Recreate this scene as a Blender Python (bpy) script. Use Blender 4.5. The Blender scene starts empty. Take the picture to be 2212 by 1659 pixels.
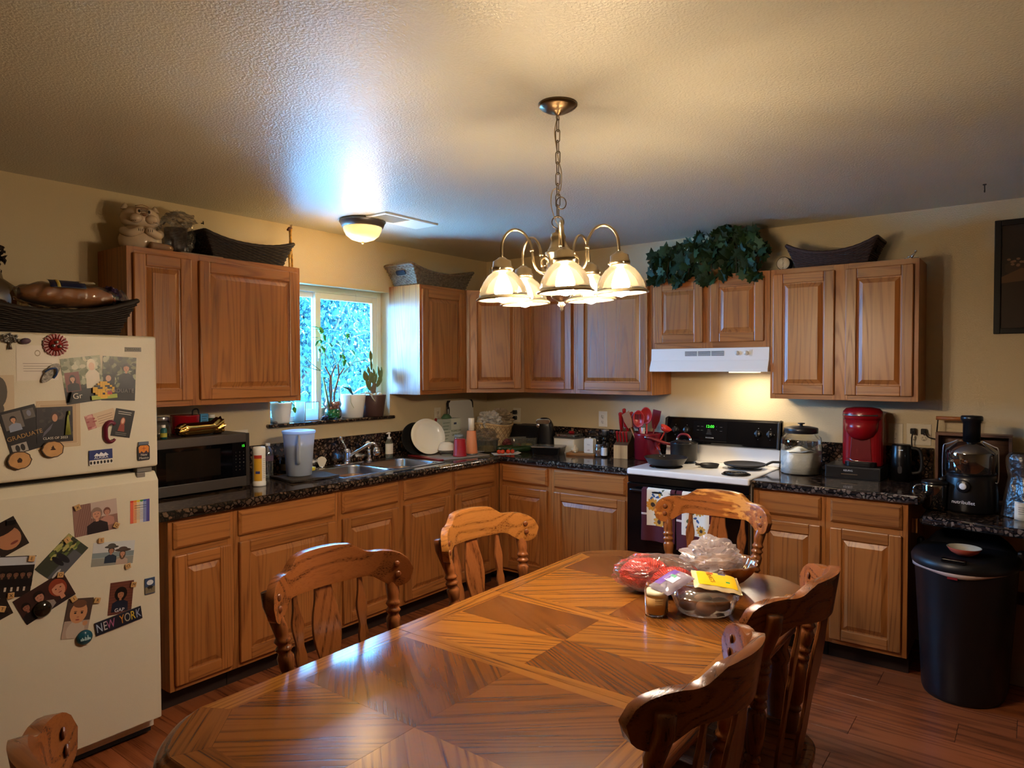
import bpy, bmesh, math, random
from math import sin, cos, pi, radians as R
from mathutils import Vector, Matrix, Euler
random.seed(7)
S = bpy.context.scene
COL = S.collection
# ------------------------------------------------------------------ camera
f = Vector((0.79694697, 0.60357013, -0.02405458)); r = Vector((0.60369859, -0.79720926, -0.00232542)); u = r.cross(f)
cam = bpy.data.cameras.new('camera'); camo = bpy.data.objects.new('camera', cam); COL.objects.link(camo)
m = Matrix((r, u, -f)).transposed().to_4x4(); m.translation = Vector((-4.525, -3.6924, 1.5585)); camo.matrix_world = m
cam.sensor_fit = 'HORIZONTAL'; cam.sensor_width = 36; cam.lens = 1497.86/2212*36; cam.clip_start = .02
S.camera = camo
# ------------------------------------------------------------------ world, sun, light, exposure
SKY = (0.17, 0.50, 1.0); SKY_STRENGTH = 30.0
W = bpy.data.worlds.new('world'); S.world = W; W.use_nodes = True
W.node_tree.nodes['Background'].inputs[0].default_value = (*SKY, 1); W.node_tree.nodes['Background'].inputs[1].default_value = SKY_STRENGTH
sun = bpy.data.lights.new('sun', 'SUN'); sun.energy = 150; sun.angle = .02; sun.color = (.33, .70, 1)
suno = bpy.data.objects.new('sun', sun); COL.objects.link(suno); suno.rotation_euler = (R(4), R(34), 0)
V = S.view_settings; S.display_settings.display_device = 'sRGB'
V.view_transform = 'Standard'; V.look = 'None'; V.gamma = 1; V.use_curve_mapping = False; V.exposure = 1.15
CHAND_W = 45.0; DOME_W = 4.4; HOOD_W = 1.6
WARM = (1.0, .82, .60)
try:
    S.cycles.max_bounces = 8; S.cycles.diffuse_bounces = 4; S.cycles.glossy_bounces = 4; S.cycles.transmission_bounces = 6
    S.cycles.transparent_max_bounces = 16; S.cycles.sample_clamp_indirect = 6; S.cycles.caustics_reflective = False; S.cycles.caustics_refractive = False
except Exception: pass
# window portal: the opening over the sink guides the sky light into the room
pl = bpy.data.lights.new('sky_portal', 'AREA'); pl.shape = 'RECTANGLE'; pl.size = .97; pl.size_y = .87; pl.cycles.is_portal = True
po = bpy.data.objects.new('sky_portal', pl); COL.objects.link(po); po.location = (-1.585, .16, 1.655); po.rotation_euler = (R(-90), 0, 0)

# ================================================================== materials
def lin(c):
    if isinstance(c, str):
        c = c.lstrip('#'); c = [int(c[i:i+2], 16)/255 for i in (0, 2, 4)]
    return tuple(x/12.92 if x <= .04045 else ((x+.055)/1.055)**2.4 for x in c)
MC = {}
def newmat(name):
    m = bpy.data.materials.new(name); m.use_nodes = True; t = m.node_tree
    return m, t, t.nodes['Principled BSDF']
def N(t, ty, **k):
    n = t.nodes.new(ty)
    for a, b in k.items():
        if hasattr(n, a) and a not in ('inputs',): setattr(n, a, b)
    return n
def mat(name, c, rough=.5, metal=0., spec=.5, trans=0., alpha=1., emit=None, es=0., bump=0., bscale=60., coat=0., ior=1.45, vary=0., sss=0.):
    if name in MC: return MC[name]
    m, t, p = newmat(name); c = lin(c)
    p.inputs['Base Color'].default_value = (*c, 1); p.inputs['Roughness'].default_value = rough; p.inputs['Metallic'].default_value = metal
    p.inputs['Specular IOR Level'].default_value = spec; p.inputs['Transmission Weight'].default_value = trans; p.inputs['Alpha'].default_value = alpha
    p.inputs['Coat Weight'].default_value = coat; p.inputs['IOR'].default_value = ior
    if emit: p.inputs['Emission Color'].default_value = (*lin(emit), 1); p.inputs['Emission Strength'].default_value = es
    if bump or vary:
        tc = N(t, 'ShaderNodeTexCoord'); no = N(t, 'ShaderNodeTexNoise'); no.inputs['Scale'].default_value = bscale; no.inputs['Detail'].default_value = 3
        t.links.new(tc.outputs['Object'], no.inputs['Vector'])
        if bump:
            b = N(t, 'ShaderNodeBump'); b.inputs['Strength'].default_value = min(1, bump); b.inputs['Distance'].default_value = .002*max(1, bump)
            t.links.new(no.outputs['Fac'], b.inputs['Height']); t.links.new(b.outputs[0], p.inputs['Normal'])
        if vary:
            rr = N(t, 'ShaderNodeValToRGB'); rr.color_ramp.elements[0].position = .3; rr.color_ramp.elements[1].position = .7
            rr.color_ramp.elements[0].color = (*[x*(1-vary) for x in c], 1); rr.color_ramp.elements[1].color = (*[min(1, x*(1+vary)) for x in c], 1)
            t.links.new(no.outputs['Fac'], rr.inputs[0]); t.links.new(rr.outputs[0], p.inputs['Base Color'])
    MC[name] = m; return m
def thin(name, tint, gloss=.25, rough=.03, fac=.12, milk=0., bump=0., bs=40):
    """cheap thin glass / film: mostly transparent, partly glossy, a little diffuse"""
    if name in MC: return MC[name]
    m, t, p = newmat(name); t.nodes.remove(p); out = t.nodes['Material Output']
    tr = N(t, 'ShaderNodeBsdfTransparent'); tr.inputs[0].default_value = (*lin(tint), 1)
    gl = N(t, 'ShaderNodeBsdfGlossy'); gl.inputs['Roughness'].default_value = rough; gl.inputs[0].default_value = (1, 1, 1, 1)
    fr = N(t, 'ShaderNodeFresnel'); fr.inputs[0].default_value = 1.22
    ad = N(t, 'ShaderNodeMath', operation='MULTIPLY_ADD'); ad.inputs[1].default_value = 1-fac; ad.inputs[2].default_value = fac*gloss
    t.links.new(fr.outputs[0], ad.inputs[0])
    mx = N(t, 'ShaderNodeMixShader'); t.links.new(ad.outputs[0], mx.inputs[0]); t.links.new(tr.outputs[0], mx.inputs[1]); t.links.new(gl.outputs[0], mx.inputs[2])
    last = mx
    if milk:
        df = N(t, 'ShaderNodeBsdfDiffuse'); df.inputs[0].default_value = (*lin(tint), 1)
        tl = N(t, 'ShaderNodeBsdfTranslucent'); tl.inputs[0].default_value = (*lin(tint), 1)
        m1 = N(t, 'ShaderNodeMixShader'); m1.inputs[0].default_value = .5; t.links.new(df.outputs[0], m1.inputs[1]); t.links.new(tl.outputs[0], m1.inputs[2])
        m2 = N(t, 'ShaderNodeMixShader'); m2.inputs[0].default_value = milk; t.links.new(mx.outputs[0], m2.inputs[1]); t.links.new(m1.outputs[0], m2.inputs[2]); last = m2
    if bump:
        tc = N(t, 'ShaderNodeTexCoord'); no = N(t, 'ShaderNodeTexNoise'); no.inputs['Scale'].default_value = bs; no.inputs['Detail'].default_value = 3
        b = N(t, 'ShaderNodeBump'); b.inputs['Strength'].default_value = bump; b.inputs['Distance'].default_value = .01
        t.links.new(tc.outputs['Object'], no.inputs['Vector']); t.links.new(no.outputs['Fac'], b.inputs['Height']); t.links.new(b.outputs[0], gl.inputs['Normal'])
    t.links.new(last.outputs[0], out.inputs[0]); MC[name] = m; return m
def wood(name, light, dark, axis='z', ring=26., sc=5., rough=.38, pore=.55, wear=None, stretch=.09, coat=0., rvar=.18, thinl=.1, bmp=.25):
    """oak: contours of a stretched noise give the cathedral figure, a finer one the pores; every object its own cut"""
    key = name+axis
    if key in MC: return MC[key]
    m, t, p = newmat(key); L = t.links.new
    tc = N(t, 'ShaderNodeTexCoord'); oi = N(t, 'ShaderNodeObjectInfo')
    w = N(t, 'ShaderNodeMath', operation='MULTIPLY'); w.inputs[1].default_value = 37.; L(oi.outputs['Random'], w.inputs[0])
    def nz(scale, st, det=2.):
        mp = N(t, 'ShaderNodeMapping'); s = [scale]*3; s['xyz'.index(axis)] = scale*st; mp.inputs['Scale'].default_value = s
        n = N(t, 'ShaderNodeTexNoise', noise_dimensions='4D'); n.inputs['Scale'].default_value = 1; n.inputs['Detail'].default_value = det
        L(tc.outputs['Object'], mp.inputs[0]); L(mp.outputs[0], n.inputs['Vector']); L(w.outputs[0], n.inputs['W']); return n
    a = nz(sc, stretch, 1.5); mu = N(t, 'ShaderNodeMath', operation='MULTIPLY'); mu.inputs[1].default_value = ring*6.283; L(a.outputs['Fac'], mu.inputs[0])
    si = N(t, 'ShaderNodeMath', operation='SINE'); L(mu.outputs[0], si.inputs[0])
    po_ = nz(sc*42, .022, 2.); 
    rp = N(t, 'ShaderNodeMapRange'); rp.inputs[1].default_value = .50; rp.inputs[2].default_value = .66; L(po_.outputs['Fac'], rp.inputs[0])
    rg = N(t, 'ShaderNodeMapRange'); rg.inputs[1].default_value = thinl; rg.inputs[2].default_value = 1.; L(si.outputs[0], rg.inputs[0])
    # pores cluster in the rings
    pr = N(t, 'ShaderNodeMath', operation='MULTIPLY_ADD'); pr.inputs[1].default_value = .75; pr.inputs[2].default_value = .25; L(rg.outputs[0], pr.inputs[0])
    pm = N(t, 'ShaderNodeMath', operation='MULTIPLY'); L(pr.outputs[0], pm.inputs[0]); L(rp.outputs[0], pm.inputs[1])
    ad = N(t, 'ShaderNodeMath', operation='MULTIPLY_ADD'); ad.inputs[1].default_value = .38; L(rg.outputs[0], ad.inputs[0]); 
    pw = N(t, 'ShaderNodeMath', operation='MULTIPLY'); pw.inputs[1].default_value = pore; L(pm.outputs[0], pw.inputs[0]); L(pw.outputs[0], ad.inputs[2])
    cr = N(t, 'ShaderNodeMix', data_type='RGBA'); L(ad.outputs[0], cr.inputs[0]); cr.inputs[6].default_value = (*lin(light), 1); cr.inputs[7].default_value = (*lin(dark), 1)
    # slow tone drift and per-piece tone
    b = nz(sc*.8, .3, 1.); hs = N(t, 'ShaderNodeHueSaturation'); L(cr.outputs[2], hs.inputs['Color'])
    v = N(t, 'ShaderNodeMath', operation='MULTIPLY_ADD'); v.inputs[1].default_value = .5; v.inputs[2].default_value = .75-rvar/2; L(b.outputs['Fac'], v.inputs[0])
    v2 = N(t, 'ShaderNodeMath', operation='MULTIPLY_ADD'); v2.inputs[1].default_value = rvar; L(oi.outputs['Random'], v2.inputs[0]); L(v.outputs[0], v2.inputs[2]); L(v2.outputs[0], hs.inputs['Value'])
    last = hs.outputs[0]
    if wear:
        wn = nz(sc*9, .18, 5.); wb = nz(sc*.9, .6, 1.)
        wa = N(t, 'ShaderNodeMath', operation='ADD'); L(wn.outputs['Fac'], wa.inputs[0]); L(wb.outputs['Fac'], wa.inputs[1])
        wr = N(t, 'ShaderNodeMapRange'); wr.inputs[1].default_value = wear[1]; wr.inputs[2].default_value = wear[1]+.1; L(wa.outputs[0], wr.inputs[0])
        wm = N(t, 'ShaderNodeMix', data_type='RGBA'); L(wr.outputs[0], wm.inputs[0]); L(last, wm.inputs[6]); wm.inputs[7].default_value = (*lin(wear[0]), 1); last = wm.outputs[2]
    L(last, p.inputs['Base Color']); p.inputs['Roughness'].default_value = rough; p.inputs['Coat Weight'].default_value = coat; p.inputs['Coat Roughness'].default_value = .12
    bp = N(t, 'ShaderNodeBump'); bp.inputs['Strength'].default_value = bmp; bp.inputs['Distance'].default_value = .0012; bp.invert = True; L(pm.outputs[0], bp.inputs['Height']); L(bp.outputs[0], p.inputs['Normal'])
    MC[key] = m; return m
def oak(ax): return wood('oak_', '#a66a36', '#71401e', ax, ring=24, sc=5, rough=.33, pore=.55, stretch=.065)
def chairwood(ax): return wood('chair_oak_', '#7f4a24', '#43220e', ax, ring=14, sc=7, rough=.24, pore=.7, rvar=.1)
def tablewood(ax, tone=0):
    l, d = [('#87551f', '#4c290d'), ('#6f421a', '#3c200b'), ('#653a16', '#3a200c')][tone]
    return wood('table_oak%d_' % tone, l, d, ax, ring=24, sc=6, rough=.20, pore=.75, wear=('#c09a68', 1.36), rvar=.12, thinl=-.2, stretch=.055, bmp=.07)
def granite():
    if 'granite' in MC: return MC['granite']
    m, t, p = newmat('granite'); L = t.links.new; tc = N(t, 'ShaderNodeTexCoord')
    no = N(t, 'ShaderNodeTexNoise'); no.inputs['Scale'].default_value = 30; no.inputs['Detail'].default_value = 2
    mx = N(t, 'ShaderNodeMix', data_type='RGBA', blend_type='LINEAR_LIGHT'); mx.inputs[0].default_value = .012
    L(tc.outputs['Object'], no.inputs['Vector']); L(tc.outputs['Object'], mx.inputs[6]); L(no.outputs['Color'], mx.inputs[7])
    vo = N(t, 'ShaderNodeTexVoronoi'); vo.inputs['Scale'].default_value = 44; L(mx.outputs[2], vo.inputs['Vector'])
    v2 = N(t, 'ShaderNodeTexVoronoi', feature='DISTANCE_TO_EDGE'); v2.inputs['Scale'].default_value = 44; L(mx.outputs[2], v2.inputs['Vector'])
    sp = N(t, 'ShaderNodeSeparateColor'); L(vo.outputs['Color'], sp.inputs[0])
    cr = N(t, 'ShaderNodeValToRGB'); e = cr.color_ramp.elements; e[0].position = 0; e[0].color = (*lin('#1d1815'), 1); e[1].position = 1; e[1].color = (*lin('#8a705a'), 1)
    for q, c in ((.25, '#3a2e26'), (.5, '#5e4a3d'), (.8, '#705c4d')): k = e.new(q); k.color = (*lin(c), 1)
    L(sp.outputs[0], cr.inputs[0])
    er = N(t, 'ShaderNodeMapRange'); er.inputs[1].default_value = .06; er.inputs[2].default_value = .2; L(v2.outputs['Distance'], er.inputs[0])
    fine = N(t, 'ShaderNodeTexNoise'); fine.inputs['Scale'].default_value = 260; fine.inputs['Detail'].default_value = 2; L(tc.outputs['Object'], fine.inputs['Vector'])
    fr = N(t, 'ShaderNodeMapRange'); fr.inputs[1].default_value = .35; fr.inputs[2].default_value = .6; fr.inputs[3].default_value = .45; L(fine.outputs['Fac'], fr.inputs[0])
    mm = N(t, 'ShaderNodeMath', operation='MULTIPLY'); L(er.outputs[0], mm.inputs[0]); L(fr.outputs[0], mm.inputs[1])
    m2 = N(t, 'ShaderNodeMix', data_type='RGBA'); L(mm.outputs[0], m2.inputs[0]); m2.inputs[6].default_value = (*lin('#0d0b0b'), 1); L(cr.outputs[0], m2.inputs[7])
    L(m2.outputs[2], p.inputs['Base Color']); p.inputs['Roughness'].default_value = .09; MC['granite'] = m; return m
def paint(name, c, rough, bs, bd, strength=.35, spec=.5):
    if name in MC: return MC[name]
    m, t, p = newmat(name); L = t.links.new; tc = N(t, 'ShaderNodeTexCoord')
    n1 = N(t, 'ShaderNodeTexNoise'); n1.inputs['Scale'].default_value = bs; n1.inputs['Detail'].default_value = 2.5; L(tc.outputs['Object'], n1.inputs['Vector'])
    rr = N(t, 'ShaderNodeMapRange'); rr.inputs[1].default_value = .4; rr.inputs[2].default_value = .62; L(n1.outputs['Fac'], rr.inputs[0])
    b = N(t, 'ShaderNodeBump'); b.inputs['Strength'].default_value = strength; b.inputs['Distance'].default_value = bd; L(rr.outputs[0], b.inputs['Height']); L(b.outputs[0], p.inputs['Normal'])
    n2 = N(t, 'ShaderNodeTexNoise'); n2.inputs['Scale'].default_value = 1.3; n2.inputs['Detail'].default_value = 3; L(tc.outputs['Object'], n2.inputs['Vector'])
    hs = N(t, 'ShaderNodeHueSaturation'); hs.inputs['Color'].default_value = (*lin(c), 1)
    v = N(t, 'ShaderNodeMath', operation='MULTIPLY_ADD'); v.inputs[1].default_value = .12; v.inputs[2].default_value = .94; L(n2.outputs['Fac'], v.inputs[0]); L(v.outputs[0], hs.inputs['Value'])
    L(hs.outputs[0], p.inputs['Base Color']); p.inputs['Roughness'].default_value = rough; p.inputs['Specular IOR Level'].default_value = spec; MC[name] = m; return m
def vcol(name='print', rough=.35, metal=0.):
    if name in MC: return MC[name]
    m, t, p = newmat(name); a = N(t, 'ShaderNodeVertexColor', layer_name='Col'); t.links.new(a.outputs[0], p.inputs['Base Color'])
    p.inputs['Roughness'].default_value = rough; p.inputs['Metallic'].default_value = metal; MC[name] = m; return m
BLK = lambda: mat('black_plastic', '#101012', .28)
BLKM = lambda: mat('black_matte', '#151516', .55)
CHR = lambda: mat('chrome', '#d8d8dc', .12, 1.)
STL = lambda: mat('steel', '#a9a9ac', .28, 1.)
NKL = lambda: mat('nickel', '#a8987c', .28, 1.)
WHT = lambda: mat('white_plastic', '#e9e7e0', .35)
RED = lambda: mat('red_gloss', '#8e0f18', .25)
GLS = lambda: thin('clear_glass', '#f4f8f8', .5, .02, .15)
FILM = lambda: thin('plastic_film', '#f4f2f0', .5, .12, .16, .06, .8, 30)

# ================================================================== mesh builder
class MB:
    def __init__(s): s.v = []; s.f = []; s.m = []; s.c = []; s.sm = []; s.M = Matrix.Identity(4); s.mi = 0; s.col = None; s.smooth = False
    def add(s, vs, fs, smooth=None):
        o = len(s.v); s.v += [s.M @ Vector(q) for q in vs]
        for q in fs: s.f.append([o+i for i in q]); s.m.append(s.mi); s.c.append(s.col); s.sm.append(s.smooth if smooth is None else smooth)
        return s
    def box(s, c, d, rz=0):
        x, y, z = [k/2 for k in d]; q = [(a*x, b*y, e*z) for a in (-1, 1) for b in (-1, 1) for e in (-1, 1)]
        if rz: q = [(a*cos(rz)-b*sin(rz), a*sin(rz)+b*cos(rz), e) for a, b, e in q]
        return s.add([(a+c[0], b+c[1], e+c[2]) for a, b, e in q], [(0, 1, 3, 2), (4, 6, 7, 5), (0, 4, 5, 1), (2, 3, 7, 6), (0, 2, 6, 4), (1, 5, 7, 3)], False)
    def bx(s, x0, x1, y0, y1, z0, z1): return s.box(((x0+x1)/2, (y0+y1)/2, (z0+z1)/2), (abs(x1-x0), abs(y1-y0), abs(z1-z0)))
    def lathe(s, pr, c=(0, 0, 0), n=28, axis='z', sx=1, sy=1, rib=0, ribn=0, smooth=True):
        vs = []; fs = []; k = len(pr)
        for j in range(n):
            a = 2*pi*j/n; q = 1+(rib*(cos(a*ribn)) if rib else 0)
            for (rr, z) in pr:
                x, y = rr*q*cos(a)*sx, rr*q*sin(a)*sy
                vs.append({'z': (x, y, z), 'x': (z, x, y), 'y': (x, z, y)}[axis])
        vs = [(a+c[0], b+c[1], e+c[2]) for a, b, e in vs]
        for j in range(n):
            for i in range(k-1):
                a, b = j*k+i, ((j+1) % n)*k+i; fs.append((a, b, b+1, a+1))
        if pr[0][0] > 1e-6: fs.append([j*k for j in range(n)][::-1]) if s.cap else None
        if pr[-1][0] > 1e-6: fs.append([j*k+k-1 for j in range(n)]) if s.cap else None
        return s.add(vs, fs, smooth)
    cap = True
    def cyl(s, c, r, h, n=24, r2=None, axis='z', smooth=True): return s.lathe([(r, 0), (r if r2 is None else r2, h)], c, n, axis, smooth=smooth)
    def tube(s, pts, rad, n=8, closed=False, smooth=True, flat=1.):
        pts = [Vector(q) for q in pts]; k = len(pts); rad = rad if isinstance(rad, (list, tuple)) else [rad]*k
        vs = []; fs = []; nrm = None
        for i, q in enumerate(pts):
            if closed: tg = pts[(i+1) % k]-pts[i-1]
            else: tg = pts[min(i+1, k-1)]-pts[max(i-1, 0)]
            tg.normalize()
            if nrm is None: nrm = tg.orthogonal().normalized()
            nrm = (nrm-tg*nrm.dot(tg)).normalized(); bn = tg.cross(nrm)
            for j in range(n):
                a = 2*pi*j/n; vs.append(q+nrm*cos(a)*rad[i]+bn*sin(a)*rad[i]*flat)
        for i in range(k if closed else k-1):
            for j in range(n):
                a, b = i*n+j, i*n+(j+1) % n; c2, d2 = ((i+1) % k)*n+j, ((i+1) % k)*n+(j+1) % n; fs.append((a, b, d2, c2))
        if not closed: fs += [tuple(range(n))[::-1], tuple((k-1)*n+j for j in range(n))]
        return s.add(vs, fs, smooth)
    def prism(s, pts, z0, z1, plane='xy'):
        k = len(pts); T = {'xy': lambda a, b, z: (a, b, z), 'xz': lambda a, b, z: (a, z, b), 'yz': lambda a, b, z: (z, a, b)}[plane]
        vs = [T(a, b, z0) for a, b in pts]+[T(a, b, z1) for a, b in pts]
        return s.add(vs, [tuple(range(k))[::-1], tuple(range(k, 2*k))]+[(i, (i+1) % k, k+(i+1) % k, k+i) for i in range(k)], False)
    def poly(s, pts3): return s.add(pts3, [tuple(range(len(pts3)))], False)
    def grid(s, fn, nu, nv, smooth=True, wrap=False):
        vs = [fn(i/(nu if wrap else nu-1), j/(nv-1)) for i in range(nu) for j in range(nv)]; fs = []
        for i in range(nu if wrap else nu-1):
            for j in range(nv-1):
                a = i*nv+j; b = ((i+1) % nu)*nv+j; fs.append((a, b, b+1, a+1))
        return s.add(vs, fs, smooth)
    def sphere(s, c, r, n=16, sx=1, sy=1, sz=1): return s.lathe([(r*sin(pi*i/(n//2+2)), -r*cos(pi*i/(n//2+2))*sz) for i in range(n//2+3)], c, n, sx=sx, sy=sy)
    def build(s, name, mats, parent=None, loc=None, rot=None, bev=0, seg=2, solid=0, sub=0, fixn=True):
        me = bpy.data.meshes.new(name); me.from_pydata([tuple(q) for q in s.v], [], s.f); me.validate(clean_customdata=False)
        if not isinstance(mats, (list, tuple)): mats = [mats]
        for q in mats: me.materials.append(q)
        if len(me.polygons) == len(s.f):
            me.polygons.foreach_set('material_index', s.m); me.polygons.foreach_set('use_smooth', s.sm)
            if any(c is not None for c in s.c):
                ca = me.color_attributes.new('Col', 'FLOAT_COLOR', 'CORNER'); 
                for pgn in me.polygons:
                    c = s.c[pgn.index] or (1, 1, 1)
                    for li in pgn.loop_indices: ca.data[li].color = (*c, 1)
        if fixn and not solid:
            bm = bmesh.new(); bm.from_mesh(me); bmesh.ops.recalc_face_normals(bm, faces=bm.faces); bm.to_mesh(me); bm.free()
        o = bpy.data.objects.new(name, me); COL.objects.link(o); o.parent = parent
        if loc: o.location = loc
        if rot: o.rotation_euler = rot
        if solid: q = o.modifiers.new('s', 'SOLIDIFY'); q.thickness = solid; q.offset = 0
        if bev: q = o.modifiers.new('b', 'BEVEL'); q.width = bev; q.segments = seg; q.limit_method = 'ANGLE'; q.angle_limit = R(40)
        if sub: q = o.modifiers.new('u', 'SUBSURF'); q.levels = q.render_levels = sub
        return o
def tag(o, label=None, cat=None, group=None, kind=None):
    if label: o['label'] = label
    if cat: o['category'] = cat
    if group: o['group'] = group
    if kind: o['kind'] = kind
    return o
def E(name, label, cat, loc, rz=0, group=None):
    o = bpy.data.objects.new(name, None); COL.objects.link(o); o.location = loc; o.rotation_euler = (0, 0, rz); o.empty_display_size = .05
    return tag(o, label, cat, group)
def struct(name, mb, m, **k): return tag(mb.build(name, m, **k), kind='structure')
def copy_tree(o, parent=None):
    c = o.copy(); COL.objects.link(c); c.parent = parent
    for ch in list(o.children): copy_tree(ch, c)
    return c
def text(s, size, loc, rot, m, parent, name='lettering', align='CENTER', ext=.0002, xs=1.):
    cu = bpy.data.curves.new(name, 'FONT'); cu.body = s; cu.size = size; cu.align_x = align; cu.align_y = 'CENTER'; cu.extrude = ext; cu.materials.append(m)
    cu.resolution_u = 3
    o = bpy.data.objects.new(name, cu); COL.objects.link(o); o.parent = parent; o.location = loc; o.rotation_euler = rot; o.scale = (xs, 1, 1)
    TEXTS.append(o); return o
TEXTS = []
def bake_texts():
    dg = bpy.context.evaluated_depsgraph_get(); new = []
    for o in TEXTS:
        me = bpy.data.meshes.new_from_object(o.evaluated_get(dg)); new.append((o, me))
    for o, me in new:
        n = o.name; q = bpy.data.objects.new('tmp', me); COL.objects.link(q); q.parent = o.parent; q.location = o.location; q.rotation_euler = o.rotation_euler; q.scale = o.scale
        for k in o.keys():
            if not k.startswith('_'): q[k] = o[k]
        bpy.data.objects.remove(o); q.name = n
FY = (R(90), 0, 0); FX = (R(90), 0, R(-90))     # text facing -y / facing -x
def smoothpath(pts, n=6):
    pts = [Vector(q) for q in pts]; out = []
    for i in range(len(pts)-1):
        p0, p1, p2, p3 = pts[max(i-1, 0)], pts[i], pts[i+1], pts[min(i+2, len(pts)-1)]
        for j in range(n):
            t = j/n; out.append(.5*((2*p1)+(-p0+p2)*t+(2*p0-5*p1+4*p2-p3)*t*t+(-p0+3*p1-3*p2+p3)*t**3))
    return out+[pts[-1]]
# ================================================================== the room
HC = 2.44
WALLP = paint('wall_paint', '#c9b690', .42, 170, .0012, .35)
CEILP = paint('ceiling_paint', '#c6c2b2', .34, 120, .0017, .5)
XL, YF = -7.4, -6.4
mb = MB(); mb.bx(XL-.15, 0.15, YF-.15, .15, HC, HC+.15); struct('ceiling', mb, CEILP)
WX0, WX1, WZ0, WZ1 = -2.07, -1.10, 1.215, 2.092
mb = MB()
mb.bx(XL-.15, WX0, 0, .15, 0, HC); mb.bx(WX1, .15, 0, .15, 0, HC); mb.bx(WX0, WX1, 0, .15, 0, WZ0); mb.bx(WX0, WX1, 0, .15, WZ1, HC)
struct('wall_back', mb, WALLP)
mb = MB(); mb.bx(0, .15, YF-.15, 0, 0, HC); struct('wall_right', mb, WALLP)
mb = MB(); mb.bx(XL-.15, XL, YF-.15, 0, 0, HC); struct('wall_left', mb, WALLP)
mb = MB(); mb.bx(XL, 0, YF-.15, YF, 0, HC); struct('wall_front', mb, WALLP)
# floor: laminate boards running along y
fl = MB(); fl.bx(XL-.15, .15, YF-.15, .15, -.15, -.012); flo = struct('floor', fl, mat('subfloor', '#1c0e08', .8))
FLM = wood('laminate_', '#93522f', '#5c2c17', 'y', ring=9, sc=8, rough=.24, pore=.6, rvar=.30, thinl=-.1, stretch=.05)
PW, PL = .193, 1.2
pm = MB(); pm.bx(-PW/2+.0006, PW/2-.0006, -PL/2+.0008, PL/2-.0008, -.012, 0); p0 = None
for i in range(27):
    off = random.random()*PL
    for j in range(-1, 5):
        yc = -j*PL-off
        if yc-PL/2 > .0 or yc+PL/2 < -4.9: continue
        x = -PW/2-i*PW
        if p0 is None:
            p0 = pm.build('floor_plank', FLM, flo, (x, yc, 0), bev=.0008, seg=1); continue
        c = p0.copy(); COL.objects.link(c); c.parent = flo; c.location = (x, yc, 0)
fb = MB(); fb.bx(XL, -27*PW, YF, 0, -.012, -.0005); fb.bx(-27*PW, 0, YF, -4.9, -.012, -.0005); fb.build('floor_boards_beyond', FLM, flo); fb = None
tag(bpy.data.objects['floor_boards_beyond'], kind='stuff')
# baseboards
BBM = mat('trim_white', '#cfc4ae', .4)
mb = MB(); mb.bx(-.014, 0, YF, -3.2, 0, .085); struct('baseboard_right', mb, BBM, bev=.003)
# ------------------------------------------------ window over the sink
VIN = mat('vinyl', '#e6ece8', .35)
mb = MB()
def ring(mb, x0, x1, z0, z1, w, y0, y1):
    mb.bx(x0, x0+w, y0, y1, z0, z1); mb.bx(x1-w, x1, y0, y1, z0, z1); mb.bx(x0+w, x1-w, y0, y1, z0, z0+w); mb.bx(x0+w, x1-w, y0, y1, z1-w, z1)
win = tag(bpy.data.objects.new('window_1', None), kind='structure'); COL.objects.link(win)
ring(mb, WX0, WX1, WZ0, WZ1, .036, .085, .145); mb.build('frame', VIN, win, bev=.003)
mb = MB(); ring(mb, WX0+.036, -1.63, WZ0+.036, WZ1-.036, .036, .118, .138); mb.build('fixed_sash', VIN, win, bev=.003)
mb = MB(); ring(mb, -1.665, WX1-.036, WZ0+.036, WZ1-.036, .042, .092, .114); mb.build('sliding_sash', VIN, win, bev=.003)
mb = MB(); mb.bx(-1.655, -1.637, .080, .092, 1.60, 1.70); mb.bx(-1.655, -1.645, .068, .082, 1.62, 1.68); mb.build('sash_latch', VIN, win, bev=.002)
PANE = thin('window_glass', '#f2fbff', .4, .02, .06)
mb = MB(); mb.bx(-2.0, -1.66, .126, .129, WZ0+.07, WZ1-.07); mb.build('pane', PANE, win)
mb = MB(); mb.bx(-1.625, WX1-.077, .102, .105, WZ0+.075, WZ1-.075); mb.build('pane', PANE, win)
mb = MB(); mb.bx(-2.10, -1.075, -.035, .085, 1.196, 1.218); tag(mb.build('window_sill', granite(), None, bev=.009, seg=4), 'dark speckled granite sill under the kitchen window', 'window sill')
mb = MB(); mb.tube([(-1.385, .02, WZ1), (-1.385, .02, WZ1-.012), (-1.378, .02, WZ1-.02), (-1.385, .02, WZ1-.028), (-1.393, .02, WZ1-.02)], .0015, 6)
tag(mb.build('ceiling_hook', WHT()), 'tiny white hook in the top of the window opening', 'hook')
mb = MB(); mb.tube([(-1.385, .02, WZ1-.028), (-1.385, .02, 1.87)], .0005, 4); o = tag(mb.build('sun_catcher', GLS()), 'small round glass sun catcher hanging on a thread in the window', 'sun catcher')
mb = MB(); mb.sphere((-1.385, .02, 1.85), .018, 14); mb.build('glass_drop', thin('crystal', '#d8f0ff', 1, .02, .4, .1), o)
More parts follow.
